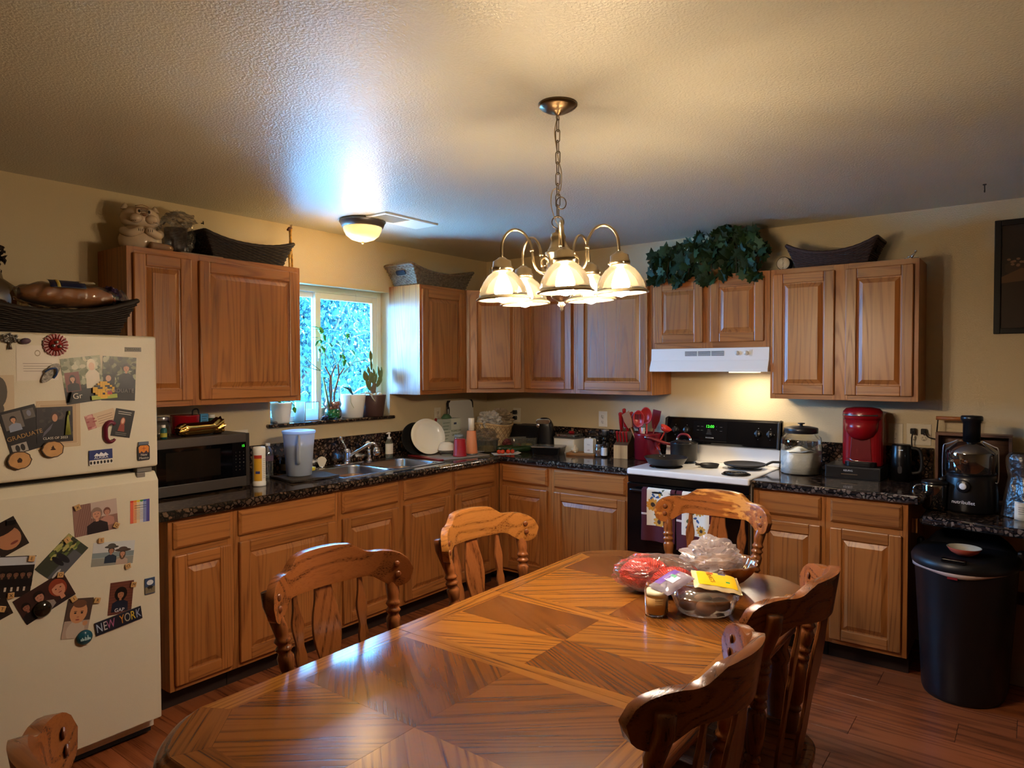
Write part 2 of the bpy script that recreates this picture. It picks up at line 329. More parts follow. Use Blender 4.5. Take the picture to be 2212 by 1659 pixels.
# ------------------------------------------------ outside
GR = mat('pale_ground', '#c4d8e0', .9, vary=.15, bscale=2.)
mb = MB(); mb.bx(-9, 12, .15, 14, -.35, -.15); struct('ground_outside', mb, GR)
def leafmat(n, c1, c2):
    if n in MC: return MC[n]
    m, t, p = newmat(n); oi = N(t, 'ShaderNodeTexCoord'); no = N(t, 'ShaderNodeTexNoise'); no.inputs['Scale'].default_value = 9
    cr = N(t, 'ShaderNodeMix', data_type='RGBA'); cr.inputs[6].default_value = (*lin(c1), 1); cr.inputs[7].default_value = (*lin(c2), 1)
    t.links.new(oi.outputs['Object'], no.inputs['Vector']); t.links.new(no.outputs['Fac'], cr.inputs[0]); t.links.new(cr.outputs[2], p.inputs['Base Color'])
    p.inputs['Roughness'].default_value = .6; p.inputs['Specular IOR Level'].default_value = .1; MC[n] = m; return m
LFO = leafmat('outdoor_leaves', '#15302f', '#2c4c50')
def leafcloud(mb, c, rad, n, size, squash=1.):
    for _ in range(n):
        d = Vector((random.gauss(0, 1), random.gauss(0, 1), random.gauss(0, 1))).normalized()*(random.random()**.4)
        p = Vector(c)+Vector((d.x*rad[0], d.y*rad[1], d.z*rad[2])); e = Euler((random.random()*6, random.random()*6, random.random()*6)).to_matrix(); s_ = size*(.6+random.random()*.8)
        q = [(-.5, 0, 0), (0, -.28, .05), (.6, 0, 0), (0, .28, .05)]; mb.add([p+e@(Vector(k)*s_) for k in q], [(0, 1, 2, 3)], False)
def bush(name, label, cat, c, rad, n, size, trunk=True, m=None):
    o = E(name, label, cat, (c[0], c[1], -.15)); z = c[2]+.15
    mb = MB(); leafcloud(mb, (0, 0, z), rad, n, size); tag(mb.build('foliage', m or LFO, o, fixn=False), kind='stuff')
    mb = MB(); mb.tube([(0, 0, 0), (.05, .03, z*.5), (0, 0, z)], [.09, .07, .04], 8)
    for k in range(6):
        a = k*1.05; mb.tube([(0, 0, z*.5), (cos(a)*rad[0]*.5, sin(a)*rad[1]*.5, z), (cos(a)*rad[0]*.8, sin(a)*rad[1]*.8, z+rad[2]*.4)], [.04, .025, .01], 6)
    mb.build('trunk', mat('bark', '#4b3b30', .9), o)
bush('leafy_tree', 'sunlit leafy tree filling the narrow pane of the window', 'tree', (-.35, 5.2, 1.9), (1.5, 1.0, 2.3), 9000, .09)
bush('leafy_tree', 'shaded blue-green tree seen through the wide sliding pane', 'tree', (3.2, 7.2, 2.3), (2.2, 1.2, 2.7), 14000, .10)
bush('leafy_hedge', 'tall clipped hedge at the end of the garden, behind the trees', 'hedge', (3.2, 9.6, 1.6), (5.5, .6, 3.2), 22000, .20)
mb = MB(); mb.bx(.6, 9, 12.2, 12.4, -.15, 2.2); tag(mb.build('garden_fence', mat('fence_pale', '#a9b4bc', .8)), 'pale garden fence far behind the window, below the trees', 'fence')

# ================================================================== cabinets
def raised_panel(x0, x1, z0, z1, y=0.):
    """a raised field with a bevel all round; front towards -y"""
    mb = MB(); ins = [(0, .006), (.010, .008), (.032, -.002), (.034, -.003)]; vs = []
    for d, yy in ins: vs += [(x0+d, y+yy, z0+d), (x1-d, y+yy, z0+d), (x1-d, y+yy, z1-d), (x0+d, y+yy, z1-d)]
    fs = [(4*k+i, 4*k+(i+1) % 4, 4*k+4+(i+1) % 4, 4*k+4+i) for k in range(3) for i in range(4)]+[(12, 13, 14, 15)]
    vs += [(x0, y+.014, z0), (x1, y+.014, z0), (x1, y+.014, z1), (x0, y+.014, z1)]; fs += [(16, 19, 18, 17)]+[(i, 16+i, 16+(i+1) % 4, (i+1) % 4) for i in range(4)]
    mb.add(vs, fs, False); return mb
def member(pts, y0=0., y1=.019):
    mb = MB(); mb.prism(pts, y0, y1, 'xz'); return mb
def door(par, x0, x1, z0, z1, yf, st=.057):
    """frame-and-panel door: two upright stiles, two rails, raised panel"""
    o = bpy.data.objects.new('door', None); COL.objects.link(o); o.parent = par; o.location = (x0, yf, z0); w, h = x1-x0, z1-z0
    for a, b in ((0, st), (w-st, w)): member([(a, 0), (b, 0), (b, h), (a, h)]).build('stile', oak('z'), o, bev=.005, seg=2)
    for a, b in ((0, st), (h-st, h)): member([(st, a), (w-st, a), (w-st, b), (st, b)], .0004, .0186).build('rail', oak('x'), o, bev=.0045, seg=2)
    raised_panel(st-.004, w-st+.004, st-.004, h-st+.004, .002).build('panel', oak('z'), o)
    return o
def drawer(par, x0, x1, z0, z1, yf):
    mb = MB(); w, h = x1-x0, z1-z0; d = .012
    mb.add([(0, .019, 0), (w, .019, 0), (w, .019, h), (0, .019, h), (0, .010, 0), (w, .010, 0), (w, .010, h), (0, .010, h), (d, 0, d), (w-d, 0, d), (w-d, 0, h-d), (d, 0, h-d)],
           [(3, 2, 1, 0)]+[(a+i, a+(i+1) % 4, a+4+(i+1) % 4, a+4+i) for a in (0, 4) for i in range(4)]+[(8, 9, 10, 11)], False)
    return mb.build('drawer_front', oak('x'), par, (x0, yf, z0))
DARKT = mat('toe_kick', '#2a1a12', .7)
def cabinet(name, label, loc, rz, w, depth, z0, z1, doors, drawers=(), base=False, ends=(1, 1), group=None, dz=None):
    o = E(name, label, 'cabinet', loc, rz, group); y = -depth
    T = .016
    for a, b in ((.0005, T), (w-T, w-.0005)): mb = MB(); mb.bx(a, b, y+.02, -.002, z0, z1); mb.build('side_panel', oak('z'), o)
    mb = MB(); mb.bx(T, w-T, y+.02, -.002, z0+.012, z0+.03); mb.bx(T, w-T, y+.02, -.002, z1-.018, z1-.002); mb.bx(T, w-T, -.012, -.002, z0+.03, z1-.018); mb.build('box', oak('x'), o)
    # face frame: stiles between the openings, rails above and below
    xs = [(.0005, doors[0][0]+.012)]+[(doors[i][1]-.012, doors[i+1][0]+.012) for i in range(len(doors)-1)]+[(doors[-1][1]-.012, w-.0005)]
    for a, b in xs: mb = MB(); mb.bx(a, b, y, y+.0195, z0, z1); mb.build('face_stile', oak('z'), o, bev=.001, seg=1)
    d0, d1 = dz or ((z0+.028, z1-.03) if not base else (.125, .715))
    zs = [(z0, d0+.012), (z1-.04 if not drawers else .853, z1)]+([(.703, .757)] if drawers else [])
    for a, b in zs:
        for (p, q) in [(xs[i][1], xs[i+1][0]) for i in range(len(doors))]:
            mb = MB(); mb.bx(p, q, y+.0002, y+.0193, a, b); mb.build('face_rail', oak('x'), o)
    for a, b in doors: door(o, a, b, d0, d1, y-.0195)
    for a, b in drawers: drawer(o, a, b, .745, .865, y-.0195)
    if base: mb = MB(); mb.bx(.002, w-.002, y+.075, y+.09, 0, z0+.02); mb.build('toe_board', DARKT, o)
    return o
# --- window wall, base
XB = -3.001
def wb(x0, x1, label, doors, drw=True):
    dd = [(a-x0, b-x0) for a, b in doors]
    return cabinet('base_cabinet', label, (x0, 0, 0), 0, x1-x0, .61, .10, .88, dd, dd if drw else (), True, group='base cabinets')
wb(-3.001, -2.685, 'narrow oak base cabinet beside the refrigerator, under the microwave', [(-2.98, -2.705)])
wb(-2.685, -2.058, 'wide oak base cabinet with one broad door, behind the chair nearest the fridge', [(-2.662, -2.083)])
wb(-2.058, -1.12, 'two-door oak base cabinet below the sink', [(-2.035, -1.612), (-1.563, -1.143)])
wb(-1.12, -.612, 'oak base cabinet next to the inside corner, below the dish drying mat', [(-1.097, -.682)])
# --- stove wall, base (local x runs along world -y)
def sb(y0, y1, label, doors):
    dd = [(y0-a, y0-b) for a, b in doors]
    return cabinet('base_cabinet', label, (0, y0, 0), R(-90), y0-y1, .61, .10, .88, dd, dd, True, group='base cabinets')
sb(-.612, -1.062, 'oak base cabinet in the inside corner on the stove wall', [(-.645, -1.034)])
sb(-1.062, -1.657, 'oak base cabinet just beside the black oven', [(-1.09, -1.633)])
o = sb(-2.43, -2.81, 'oak base cabinet between the stove and the last cabinet, under the flour jar', [(-2.458, -2.787)])
sb(-2.81, -3.192, 'oak base cabinet beside the black trash can', [(-2.835, -3.166)])
# --- uppers
ZB, ZT = 1.370, 2.131
def up(loc, rz, w, label, doors, z0=ZB, dep=.305, dz=None): return cabinet('wall_cabinet', label, loc, rz, w, dep, z0, ZT, doors, group='wall cabinets', dz=dz)
up((-3.025, 0, 0), 0, .953, 'two-door oak wall cabinet above the microwave', [(.025, .305), (.345, .928)])
up((-1.102, 0, 0), 0, .492, 'single-door oak wall cabinet beside the window, with a bare side panel', [(.014, .452)])
up((0, -.61, 0), R(-90), .452, 'narrow oak wall cabinet next to the diagonal corner one', [(.02, .43)])
up((0, -1.062, 0), R(-90), .597, 'broad-door oak wall cabinet just before the range hood', [(.028, .572)])
up((0, -1.661, 0), R(-90), .762, 'short two-door oak wall cabinet above the range hood', [(.02, .35), (.40, .73)], z0=1.677, dz=(1.712, 2.105))
up((0, -2.425, 0), R(-90), .767, 'tall two-door oak wall cabinet above the red coffee maker', [(.018, .355), (.412, .742)])
# diagonal corner wall cabinet
o = E('corner_wall_cabinet', 'diagonal oak corner wall cabinet with one door', 'cabinet', (0, 0, 0), 0, 'wall cabinets')
mb = MB(); mb.prism([(-.002, -.002), (-.608, -.002), (-.608, -.298), (-.300, -.608), (-.002, -.608)], ZB, ZT); mb.build('box', oak('z'), o)
fr = bpy.data.objects.new('face_frame', None); COL.objects.link(fr); fr.parent = o; fr.location = (-.61, -.305, 0); fr.rotation_euler = (0, 0, R(-45))
DW = .4313
for a, b in ((0, .032), (DW-.032, DW)): mb = MB(); mb.bx(a, b, 0, .012, ZB, ZT); mb.build('face_stile', oak('z'), fr)
for a, b in ((ZB, ZB+.04), (ZT-.04, ZT)): mb = MB(); mb.bx(.032, DW-.032, .0002, .012, a, b); mb.build('face_rail', oak('x'), fr)
d = bpy.data.objects.new('door', None); COL.objects.link(d); d.parent = o; d.location = (-.61, -.305, 0); d.rotation_euler = (0, 0, R(-45))
x0, x1, z0, z1, st = .022, DW-.022, ZB+.028, ZT-.03, .057
for a, b in ((x0, x0+st), (x1-st, x1)): member([(a, z0), (b, z0), (b, z1), (a, z1)], -.0195, -.0005).build('stile', oak('z'), d, bev=.005)
for a, b in ((z0, z0+st), (z1-st, z1)): member([(x0+st, a), (x1-st, a), (x1-st, b), (x0+st, b)], -.019, -.0008).build('rail', oak('x'), d, bev=.0045)
raised_panel(x0+st-.004, x1-st+.004, z0+st-.004, z1-st+.004, -.0175).build('panel', oak('z'), d)

# ================================================================== worktops
CT, CB = .925, .8805
def nose(mb, p, q, zc=(CT+CB)/2, rr=(CT-CB)/2, n=10):
    """half-round front edge between two plan points; bulges to the left of p->q"""
    p, q = Vector((*p, 0)), Vector((*q, 0)); d = (q-p).normalized(); nn = Vector((-d.y, d.x, 0)); vs = []
    for e in (p, q):
        for i in range(n+1):
            a = -pi/2+pi*i/n; vs.append(e+nn*cos(a)*rr*.8+Vector((0, 0, zc+sin(a)*rr)))
    k = n+1; mb.add(vs, [(i, i+1, k+i+1, k+i) for i in range(n)]+[tuple(range(k)), tuple(range(k, 2*k))], True)
o = E('worktop', 'polished dark brown granite worktop along the sink wall and round the corner', 'countertop', (0, 0, 0))
SX0, SX1, SY0, SY1 = -1.955, -1.145, -.535, -.075
mb = MB(); F1 = -.632
mb.bx(-3.045, SX0, F1, -.003, CB, CT); mb.bx(SX1, -.003, F1, -.003, CB, CT); mb.bx(SX0, SX1, F1, SY0, CB, CT); mb.bx(SX0, SX1, SY1, -.003, CB, CT)
mb.bx(-.632, -.003, -1.656, F1, CB, CT)
nose(mb, (-.632, F1), (-3.045, F1)); nose(mb, (-.632, -1.656), (-.632, F1))
mb.build('slab', granite(), o, fixn=False)
mb = MB(); mb.bx(-3.045, -.0005, -.020, -.0005, CT+.0005, 1.10); tag(mb.build('backsplash', granite(), None, bev=.003), 'dark granite backsplash strip behind the sink', 'backsplash')
mb = MB(); mb.bx(-.020, -.0005, -1.656, -.0205, CT+.0005, 1.10); tag(mb.build('backsplash', granite(), None, bev=.003), 'dark granite backsplash strip behind the toaster and knife block', 'backsplash')
o = E('worktop', 'polished dark granite worktop to the side of the stove, under the coffee maker', 'countertop', (0, 0, 0))
mb = MB(); mb.bx(-.632, -.003, -3.235, -2.432, CB, CT); nose(mb, (-.632, -3.235), (-.632, -2.432)); nose(mb, (-.003, -3.235), (-.632, -3.235)); mb.build('slab', granite(), o, fixn=False)
mb = MB(); mb.bx(-.020, -.0005, -3.235, -2.432, CT+.0005, 1.10); tag(mb.build('backsplash', granite(), None, bev=.003), 'dark granite backsplash strip behind the coffee maker', 'backsplash')
LZ = .835
o = E('desk_top', 'lower granite desk shelf above the black trash can', 'countertop', (0, 0, 0))
mb = MB(); mb.prism([(-.003, -3.262), (-.655, -3.262), (-.715, -3.62), (-.75, -4.15), (-.003, -4.15)][::-1], LZ-.042, LZ)
nose(mb, (-.715, -3.62), (-.655, -3.262), LZ-.021, .021); nose(mb, (-.75, -4.15), (-.715, -3.62), LZ-.021, .021); nose(mb, (-.655, -3.262), (-.003, -3.262), LZ-.021, .021)
mb.build('slab', granite(), o, fixn=False)
mb = MB(); mb.bx(-.020, -.0005, -4.15, -3.265, LZ+.0005, LZ+.10); tag(mb.build('backsplash', granite(), None, bev=.003), 'low granite backsplash strip along the desk shelf', 'backsplash')
mb = MB(); mb.bx(-.60, -.02, -4.14, -4.12, 0, LZ-.043); mb.build('end_panel', oak('z'), o)
mb = MB(); mb.bx(-.53, -.50, -3.222, -3.197, .72, LZ-.043); mb.build('cleat', oak('z'), o)
# ================================================================== lights of the room
def link_lamp(name, par, loc, power, rad=.03, kind='POINT', col=WARM):
    l = bpy.data.lights.new(name, kind); l.energy = power; l.color = col; l.shadow_soft_size = rad
    o = bpy.data.objects.new(name, l); COL.objects.link(o); o.parent = par; o.location = loc; return o
def shadeglass():
    if 'shade' in MC: return MC['shade']
    m, t, p = newmat('ribbed_glass'); t.nodes.remove(p); out = t.nodes['Material Output']; L = t.links.new
    tr = N(t, 'ShaderNodeBsdfTransparent'); tr.inputs[0].default_value = (.95, .92, .82, 1)
    tl = N(t, 'ShaderNodeBsdfTranslucent'); tl.inputs[0].default_value = (.040, .033, .022, 1)
    df = N(t, 'ShaderNodeBsdfDiffuse'); df.inputs[0].default_value = (.012, .011, .008, 1)
    gl = N(t, 'ShaderNodeBsdfGlossy'); gl.inputs['Roughness'].default_value = .06; fr = N(t, 'ShaderNodeFresnel'); fr.inputs[0].default_value = 1.25
    a = N(t, 'ShaderNodeMixShader'); a.inputs[0].default_value = .70; L(tr.outputs[0], a.inputs[2]); L(tl.outputs[0], a.inputs[1])
    b = N(t, 'ShaderNodeMixShader'); b.inputs[0].default_value = .12; L(a.outputs[0], b.inputs[1]); L(df.outputs[0], b.inputs[2])
    c = N(t, 'ShaderNodeMixShader'); L(fr.outputs[0], c.inputs[0]); L(b.outputs[0], c.inputs[1]); L(gl.outputs[0], c.inputs[2]); L(c.outputs[0], out.inputs[0]); MC['shade'] = m; return m
BULB = mat('bulb_lit', '#fff2d8', emit='#ffe6cc', es=CHAND_W/(5*pi*.0085))
ch = E('chandelier', 'five-light brushed nickel chandelier with ribbed glass shades, lit, hanging over the table', 'chandelier', (-2.561, -2.40, HC))
mb = MB(); mb.lathe([(.066, 0), (.066, -.006), (.058, -.014), (.035, -.026), (.014, -.031), (.010, -.036), (0, -.038)], n=36); mb.build('ceiling_canopy', mat('bronze_nickel', '#7d6a50', .3, 1.), ch)
mb = MB(); mb.tube([(cos(a)*.009, 0, -.046+sin(a)*.009) for a in [i*pi/8 for i in range(16)]], .0018, 6, True); mb.build('chain_loop', NKL(), ch)
z = -.052; lk = 0; prev = None
CM = mat('chain_metal', '#75664c', .35, 1.)
while z > -.345:
    mb = MB(); h, wd = .0215, .0085; pts = [(cos(i*pi/8)*wd, 0, (sin(i*pi/8)*wd)+(h-wd if i <= 8 else -(h-wd))) for i in range(16)]
    mb.tube(pts, .0017, 6, True); o_ = mb.build('chain_link', CM, ch, (random.uniform(-.001, .001), 0, z-h+.003), (0, 0, R(90 if lk % 2 else 12))); z -= 2*h-.0072; lk += 1
mb = MB(); mb.tube([(cos(a)*.02, 0, z-.020+sin(a)*.020) for a in [i*pi/12 for i in range(24)]], .0021, 6, True); mb.build('chain_ring', CM, ch, rot=(0, 0, R(-50)))
mb = MB(); mb.tube([(.012+cos(a)*.017, 0, z+.045+sin(a)*.020) for a in [i*pi/12 for i in range(24)]], .0017, 6, True); mb.build('chain_ring', CM, ch, rot=(0, 0, R(-40)))
wp = smoothpath([(0, 0, -.035), (-.012, .004, -.08), (-.006, -.004, -.13), (.004, .006, -.17), (.014, -.004, -.21), (.010, .004, -.26), (-.006, 0, -.255), (-.022, .006, -.265), (-.027, 0, -.30), (-.016, -.004, -.34), (.010, .004, -.385), (-.004, 0, -.39), (0, 0, -.43)], 6)
ca, sa = cos(R(-53)), sin(R(-53)); wp = [(p.x*ca*.85-p.y*sa, p.x*sa*.85+p.y*ca, p.z*1.10) for p in wp]
mb = MB(); mb.tube(wp, .0016, 6); mb.build('supply_wire', mat('wire_gold', '#b29b6c', .35, .6), ch)
zb = z-.040-HC*0
body = bpy.data.objects.new('body', None); COL.objects.link(body); body.parent = ch; body.location = (0, 0, z-.044); body.rotation_euler = (R(-2.0), R(-2.0), 0)
mb = MB(); mb.lathe([(0, 0), (.006, 0), (.007, -.008), (.017, -.013), (.020, -.026), (.018, -.036), (.025, -.060), (.029, -.066), (.029, -.072), (.036, -.075), (.036, -.082), (.031, -.086), (.031, -.128), (.036, -.131), (.036, -.138), (.028, -.148), (.012, -.156), (.010, -.170), (.012, -.188), (.026, -.196), (.029, -.214), (.024, -.230), (.011, -.238), (.006, -.246), (.010, -.253), (.004, -.262), (.005, -.268), (0, -.276)], n=32, sx=1.3, sy=1.3)
mb.build('hub', NKL(), body)
SG = shadeglass(); ZR = -.232
for k in range(5):
    a = R(217+72*k); ar = bpy.data.objects.new('arm', None); COL.objects.link(ar); ar.parent = body; ar.rotation_euler = (0, 0, a)
    rr = .203
    mb = MB(); mb.tube(smoothpath([(.028, 0, -.125), (.05, 0, -.142), (.078, 0, -.138), (.092, 0, -.112), (.096, 0, -.075), (.102, 0, -.043), (.124, 0, -.012), (.153, 0, -.002), (.180, 0, -.014), (.199, 0, -.045), (rr, 0, -.095)], 5), .0048, 8)
    mb.build('arm_tube', NKL(), ar)
    mb = MB(); mb.tube(smoothpath([(.078, 0, -.138), (.058, 0, -.150), (.040, 0, -.138), (.036, 0, -.112), (.050, 0, -.094), (.066, 0, -.104), (.064, 0, -.122), (.052, 0, -.120)], 5), [.0045]*24+[.004, .0035, .003, .003, .003, .003, .003, .003, .003, .003, .003, .004], 8); mb.build('scroll', NKL(), ar)
    mb = MB(); mb.lathe([(.007, .004), (.008, 0), (.007, -.004)], (.097, 0, -.070), 12); mb.build('collar', NKL(), ar)
    mb = MB(); mb.lathe([(0, -.092), (.010, -.093), (.018, -.100), (.030, -.106), (.031, -.122), (.034, -.124), (.034, -.138), (.028, -.140)], (rr, 0, 0), 24); mb.build('socket_cap', NKL(), ar)
    for q in (60, 180, 300): mb = MB(); mb.sphere((rr+cos(R(q))*.036, sin(R(q))*.036, -.131), .0035, 8); mb.build('thumb_screw', NKL(), ar)
    mb = MB(); mb.cap = False; mb.lathe([(.029, -.137), (.034, -.143), (.047, -.153), (.062, -.172), (.072, -.192), (.077, -.210), (.078, -.222)], (rr, 0, 0), 96, rib=.012, ribn=48); mb.build('glass_shade', SG, ar, solid=.0022)
    mb = MB(); mb.lathe([(.076, -.220), (.084, -.222), (.091, -.228), (.091, -.232), (.082, -.2325), (.076, -.228), (.076, -.220)], (rr, 0, 0), 40); mb.build('shade_rim', mat('rim_glass', '#b0a284', .25, .3), ar)
    mb = MB(); mb.lathe([(.012, -.138), (.014, -.155), (.024, -.178), (.030, -.200), (.028, -.222), (.016, -.238), (0, -.243)], (rr, 0, 0), 20); b_ = mb.build('light_bulb', BULB, ar)
# flush dome light
dm = E('ceiling_light', 'round flush ceiling light with a glowing glass bowl, near the sink wall', 'ceiling light', (-1.742, -.467, HC))
mb = MB(); mb.lathe([(.100, 0), (.135, -.002), (.138, -.012), (.130, -.024), (.122, -.044), (.112, -.046), (.108, -.03)], n=48); mb.build('metal_rim', mat('pewter', '#6d6a66', .4, .8), dm)
mb = MB(); mb.cap = False; mb.lathe([(.114, -.040), (.110, -.066), (.095, -.094), (.068, -.115), (.03, -.127), (.006, -.130)], n=72, rib=.006, ribn=24)
mb.build('glass_bowl', mat('dome_glass', '#ffe9b8', .3, trans=0, emit='#ffd27a', es=.45), dm)
mb = MB(); mb.sphere((0, 0, -.134), .009, 12); mb.build('finial', mat('pewter', '#6d6a66'), dm)
link_lamp('dome_light', dm, (0, 0, -.155), DOME_W, .10, col=(1, .60, .22))
# ceiling vent
vt = E('ceiling_vent', 'white rectangular air vent set in the ceiling behind the round light', 'vent', (-1.60, -.650, HC))
mb = MB(); ring(mb, -.215, .215, -.095, .095, .022, -.010, 0); mb.v = [Vector((a.x, a.z, a.y)) for a in mb.v]; mb.build('frame', VIN, vt, bev=.002)
mb = MB(); mb.bx(-.195, .195, -.075, .075, -.002, -.0005); mb.build('backing', BLKM(), vt)
for i in range(15): mb = MB(); mb.box((0, 0, 0), (.19, .010, .0012)); mb.build('slat', VIN, vt, (-.096, -.07+i*.01, -.006), (R(35), 0, 0))
mb = MB(); mb.bx(.003, .195, -.075, .075, -.010, -.006); mb.build('damper_plate', VIN, vt)
# screw hooks
def hook(loc, label, m=None, s_=1.):
    mb = MB(); mb.tube([Vector(p)*s_ for p in [(0, 0, 0), (0, 0, -.014)]+[(cos(a)*.012-.012+.012, 0, -.026+sin(a)*.012) for a in [R(90-q*30) for q in range(9)]]], .0026*s_, 6)
    mb.cyl((0, 0, -.004), .008*s_, .004, 12); tag(mb.build('ceiling_hook', m or BLKM(), None, loc), label, 'hook')
hook((-.445, -3.478, HC), 'small black screw hook in the ceiling above the juicer corner')
mb = MB(); mb.cyl((0, -.018, 0), .003, .018, 8, axis='y'); mb.tube([(0, -.018, .010), (0, -.022, 0), (0, -.020, -.008)], .0026, 6)
tag(mb.build('wall_hook', BLKM(), None, (-2.489, 0, 2.357)), 'small black hook in the wall between the cat jar and the dark basket', 'hook')

# ================================================================== range hood
hd = E('range_hood', 'white range hood with vent slots and two knobs above the stove', 'range hood', (-.0, -1.663, 0), R(-90))
mb = MB(); mb.prism([(-.003, 1.528), (-.352, 1.528), (-.352, 1.548), (-.330, 1.596), (-.326, 1.600), (-.322, 1.676), (-.003, 1.676)][::-1], .0, .762, 'yz'); mb.build('shell', mat('enamel_white', '#f0efec', .22), hd, bev=.003)
for k in range(3):
    for j in range(4): mb = MB(); mb.bx(.235+k*.087, .315+k*.087, -.3265, -.3245, 1.628+j*.008, 1.632+j*.008); mb.build('vent_slot', BLKM(), hd)
for x in (.57, .625): mb = MB(); mb.lathe([(.014, 0), (.013, -.008), (.011, -.014), (0, -.015)], (x, -.324, 1.642), 20, 'y'); mb.build('knob', mat('knob_white', '#dcdad2', .3), hd)
mb = MB(); mb.bx(.645, .66, -.326, -.322, 1.622, 1.662); mb.build('label_plate', mat('knob_white', '#dcdad2'), hd)
mb = MB(); mb.bx(.50, .66, -.27, -.16, 1.522, 1.528); mb.build('light_lens', mat('hood_lens', '#fff4d8', emit='#ffe2a0', es=2.5), hd)
l = link_lamp('hood_light', hd, (.58, -.215, 1.515), HOOD_W, .05, 'AREA'); l.data.shape = 'RECTANGLE'; l.data.size = .14; l.data.size_y = .10

# ================================================================== stove
SW = .760
st = E('stove', 'freestanding electric stove with white cooktop and black oven front', 'stove', (0, -1.6635, 0), R(-90))
ENW = mat('enamel_white', '#f0efec'); GB = mat('black_enamel', '#09090b', .12)
mb = MB(); mb.bx(0, SW, -.625, -.03, .012, .90); mb.build('body', mat('side_grey', '#a8a29a', .4), st)
mb = MB(); mb.bx(0, SW, -.668, -.085, .893, .932); mb.build('cooktop', ENW, st, bev=.011, seg=4)
mb = MB(); mb.prism([(-.03, .932), (-.105, .932), (-.085, 1.045), (-.03, 1.045)][::-1], 0, SW, 'yz'); mb.build('splash_panel', ENW, st, bev=.004)
mb = MB(); mb.prism([(-.028, 1.02), (-.112, 1.045), (-.118, 1.06), (-.092, 1.205), (-.080, 1.218), (-.028, 1.218)][::-1], -.004, SW+.004, 'yz'); bg = mb.build('control_panel', GB, st, bev=.006, seg=3)
for x in (-.004, SW-.014): mb = MB(); mb.prism([(-.05, 1.03), (-.122, 1.045), (-.098, 1.212), (-.05, 1.222)][::-1], x, x+.018, 'yz'); mb.build('end_cap', BLKM(), st, bev=.006)
mb = MB(); mb.prism([(-.117, 1.07), (-.1185, 1.072), (-.095, 1.198), (-.092, 1.198)], .20, .43, 'yz'); mb.build('clock_bezel', mat('bezel', '#0a0a0c', .16), bg)
tl = math.atan2(.026, .15)
def onpanel(x, z, off=.0015): k = (z-1.06)/.145; return (x, -.118+.026*k-off, z)
PT = (R(90)-tl, 0, 0); LED = mat('led_green', '#2bd02b', emit='#4dff3a', es=.7); PRN = mat('print_grey', '#9a9a9a', .5)
text('12:00', .026, onpanel(.315, 1.165, .004), PT, LED, bg, 'clock_digits')
for x, z, s_ in ((.235, 1.165, '-----'), (.262, 1.165, '-----'), (.235, 1.140, '-----'), (.262, 1.140, '-----'), (.39, 1.165, '-----'), (.39, 1.140, '-----'), (.36, 1.145, '^'), (.36, 1.165, '^')): text(s_, .010, onpanel(x, z, .004), PT, PRN, bg, 'button_print')
for i in range(4): text(('------', '-------', '---------', '-----------')[i], .010, onpanel(.31, 1.145-i*.009, .004), PT, PRN, bg, 'button_print')
text('FRIGIDAIRE', .011, onpanel(.318, 1.092, .0035), PT, PRN, bg)
for x in (.075, .155, .63, .705):
    mb = MB(); mb.lathe([(.023, 0), (.021, -.008), (.018, -.022), (0, -.024)], (0, 0, 0), 24, 'y'); mb.bx(-.004, .004, -.030, -.012, -.020, .020)
    k = mb.build('knob', BLK(), st, onpanel(x, 1.130+.004, 0), (-tl, 0, 0), bev=.001)
    for dx, dz in ((0, .034), (0, -.034)): mb = MB(); mb.cyl((0, -.0005, 0), .002, .001, 8, axis='y'); mb.build('mark', PRN, st, onpanel(x+dx, 1.134+dz, .001))
# burners
def burner(x, y, rr):
    mb = MB(); mb.lathe([(rr*1.18, .0), (rr*1.16, .004), (rr*1.05, .004), (rr*.9, -.006), (0, -.008)], (x, y, .9325), 40); b = mb.build('drip_pan', mat('pan_black', '#16110f', .2, .3), st)
    mb = MB(); pts = []; turns = 3.6
    for i in range(int(turns*24)): a = i*2*pi/24; q = .018+(rr-.018)*i/(turns*24); pts.append((x+cos(a)*q, y+sin(a)*q, .941))
    mb.tube(pts, .0042, 6, flat=.7); mb.build('heating_coil', mat('coil', '#1b1917', .5), st)
burner(.175, -.475, .088); burner(.185, -.225, .070); burner(.595, -.245, .088); burner(.640, -.535, .070)
# oven door etc
mb = MB(); mb.bx(.004, SW-.004, -.655, -.626, .845, .890); mb.build('vent_trim', GB, st, bev=.003)
mb = MB(); mb.bx(.004, SW-.004, -.668, -.626, .205, .843); od = mb.build('oven_door', GB, st, bev=.006)
mb = MB(); mb.bx(.13, SW-.13, -.6695, -.668, .36, .68); mb.build('oven_window', mat('oven_glass', '#050506', .04), od)
hp = smoothpath([(.045, -.668, .800), (.050, -.700, .806), (.085, -.712, .808), (SW/2, -.714, .808), (SW-.085, -.712, .808), (SW-.05, -.700, .806), (SW-.045, -.668, .800)], 6)
mb = MB(); mb.tube(hp, .010, 10); mb.build('door_handle', BLK(), od)
mb = MB(); mb.bx(.004, SW-.004, -.660, -.626, .030, .198); mb.build('storage_drawer', GB, st, bev=.005)
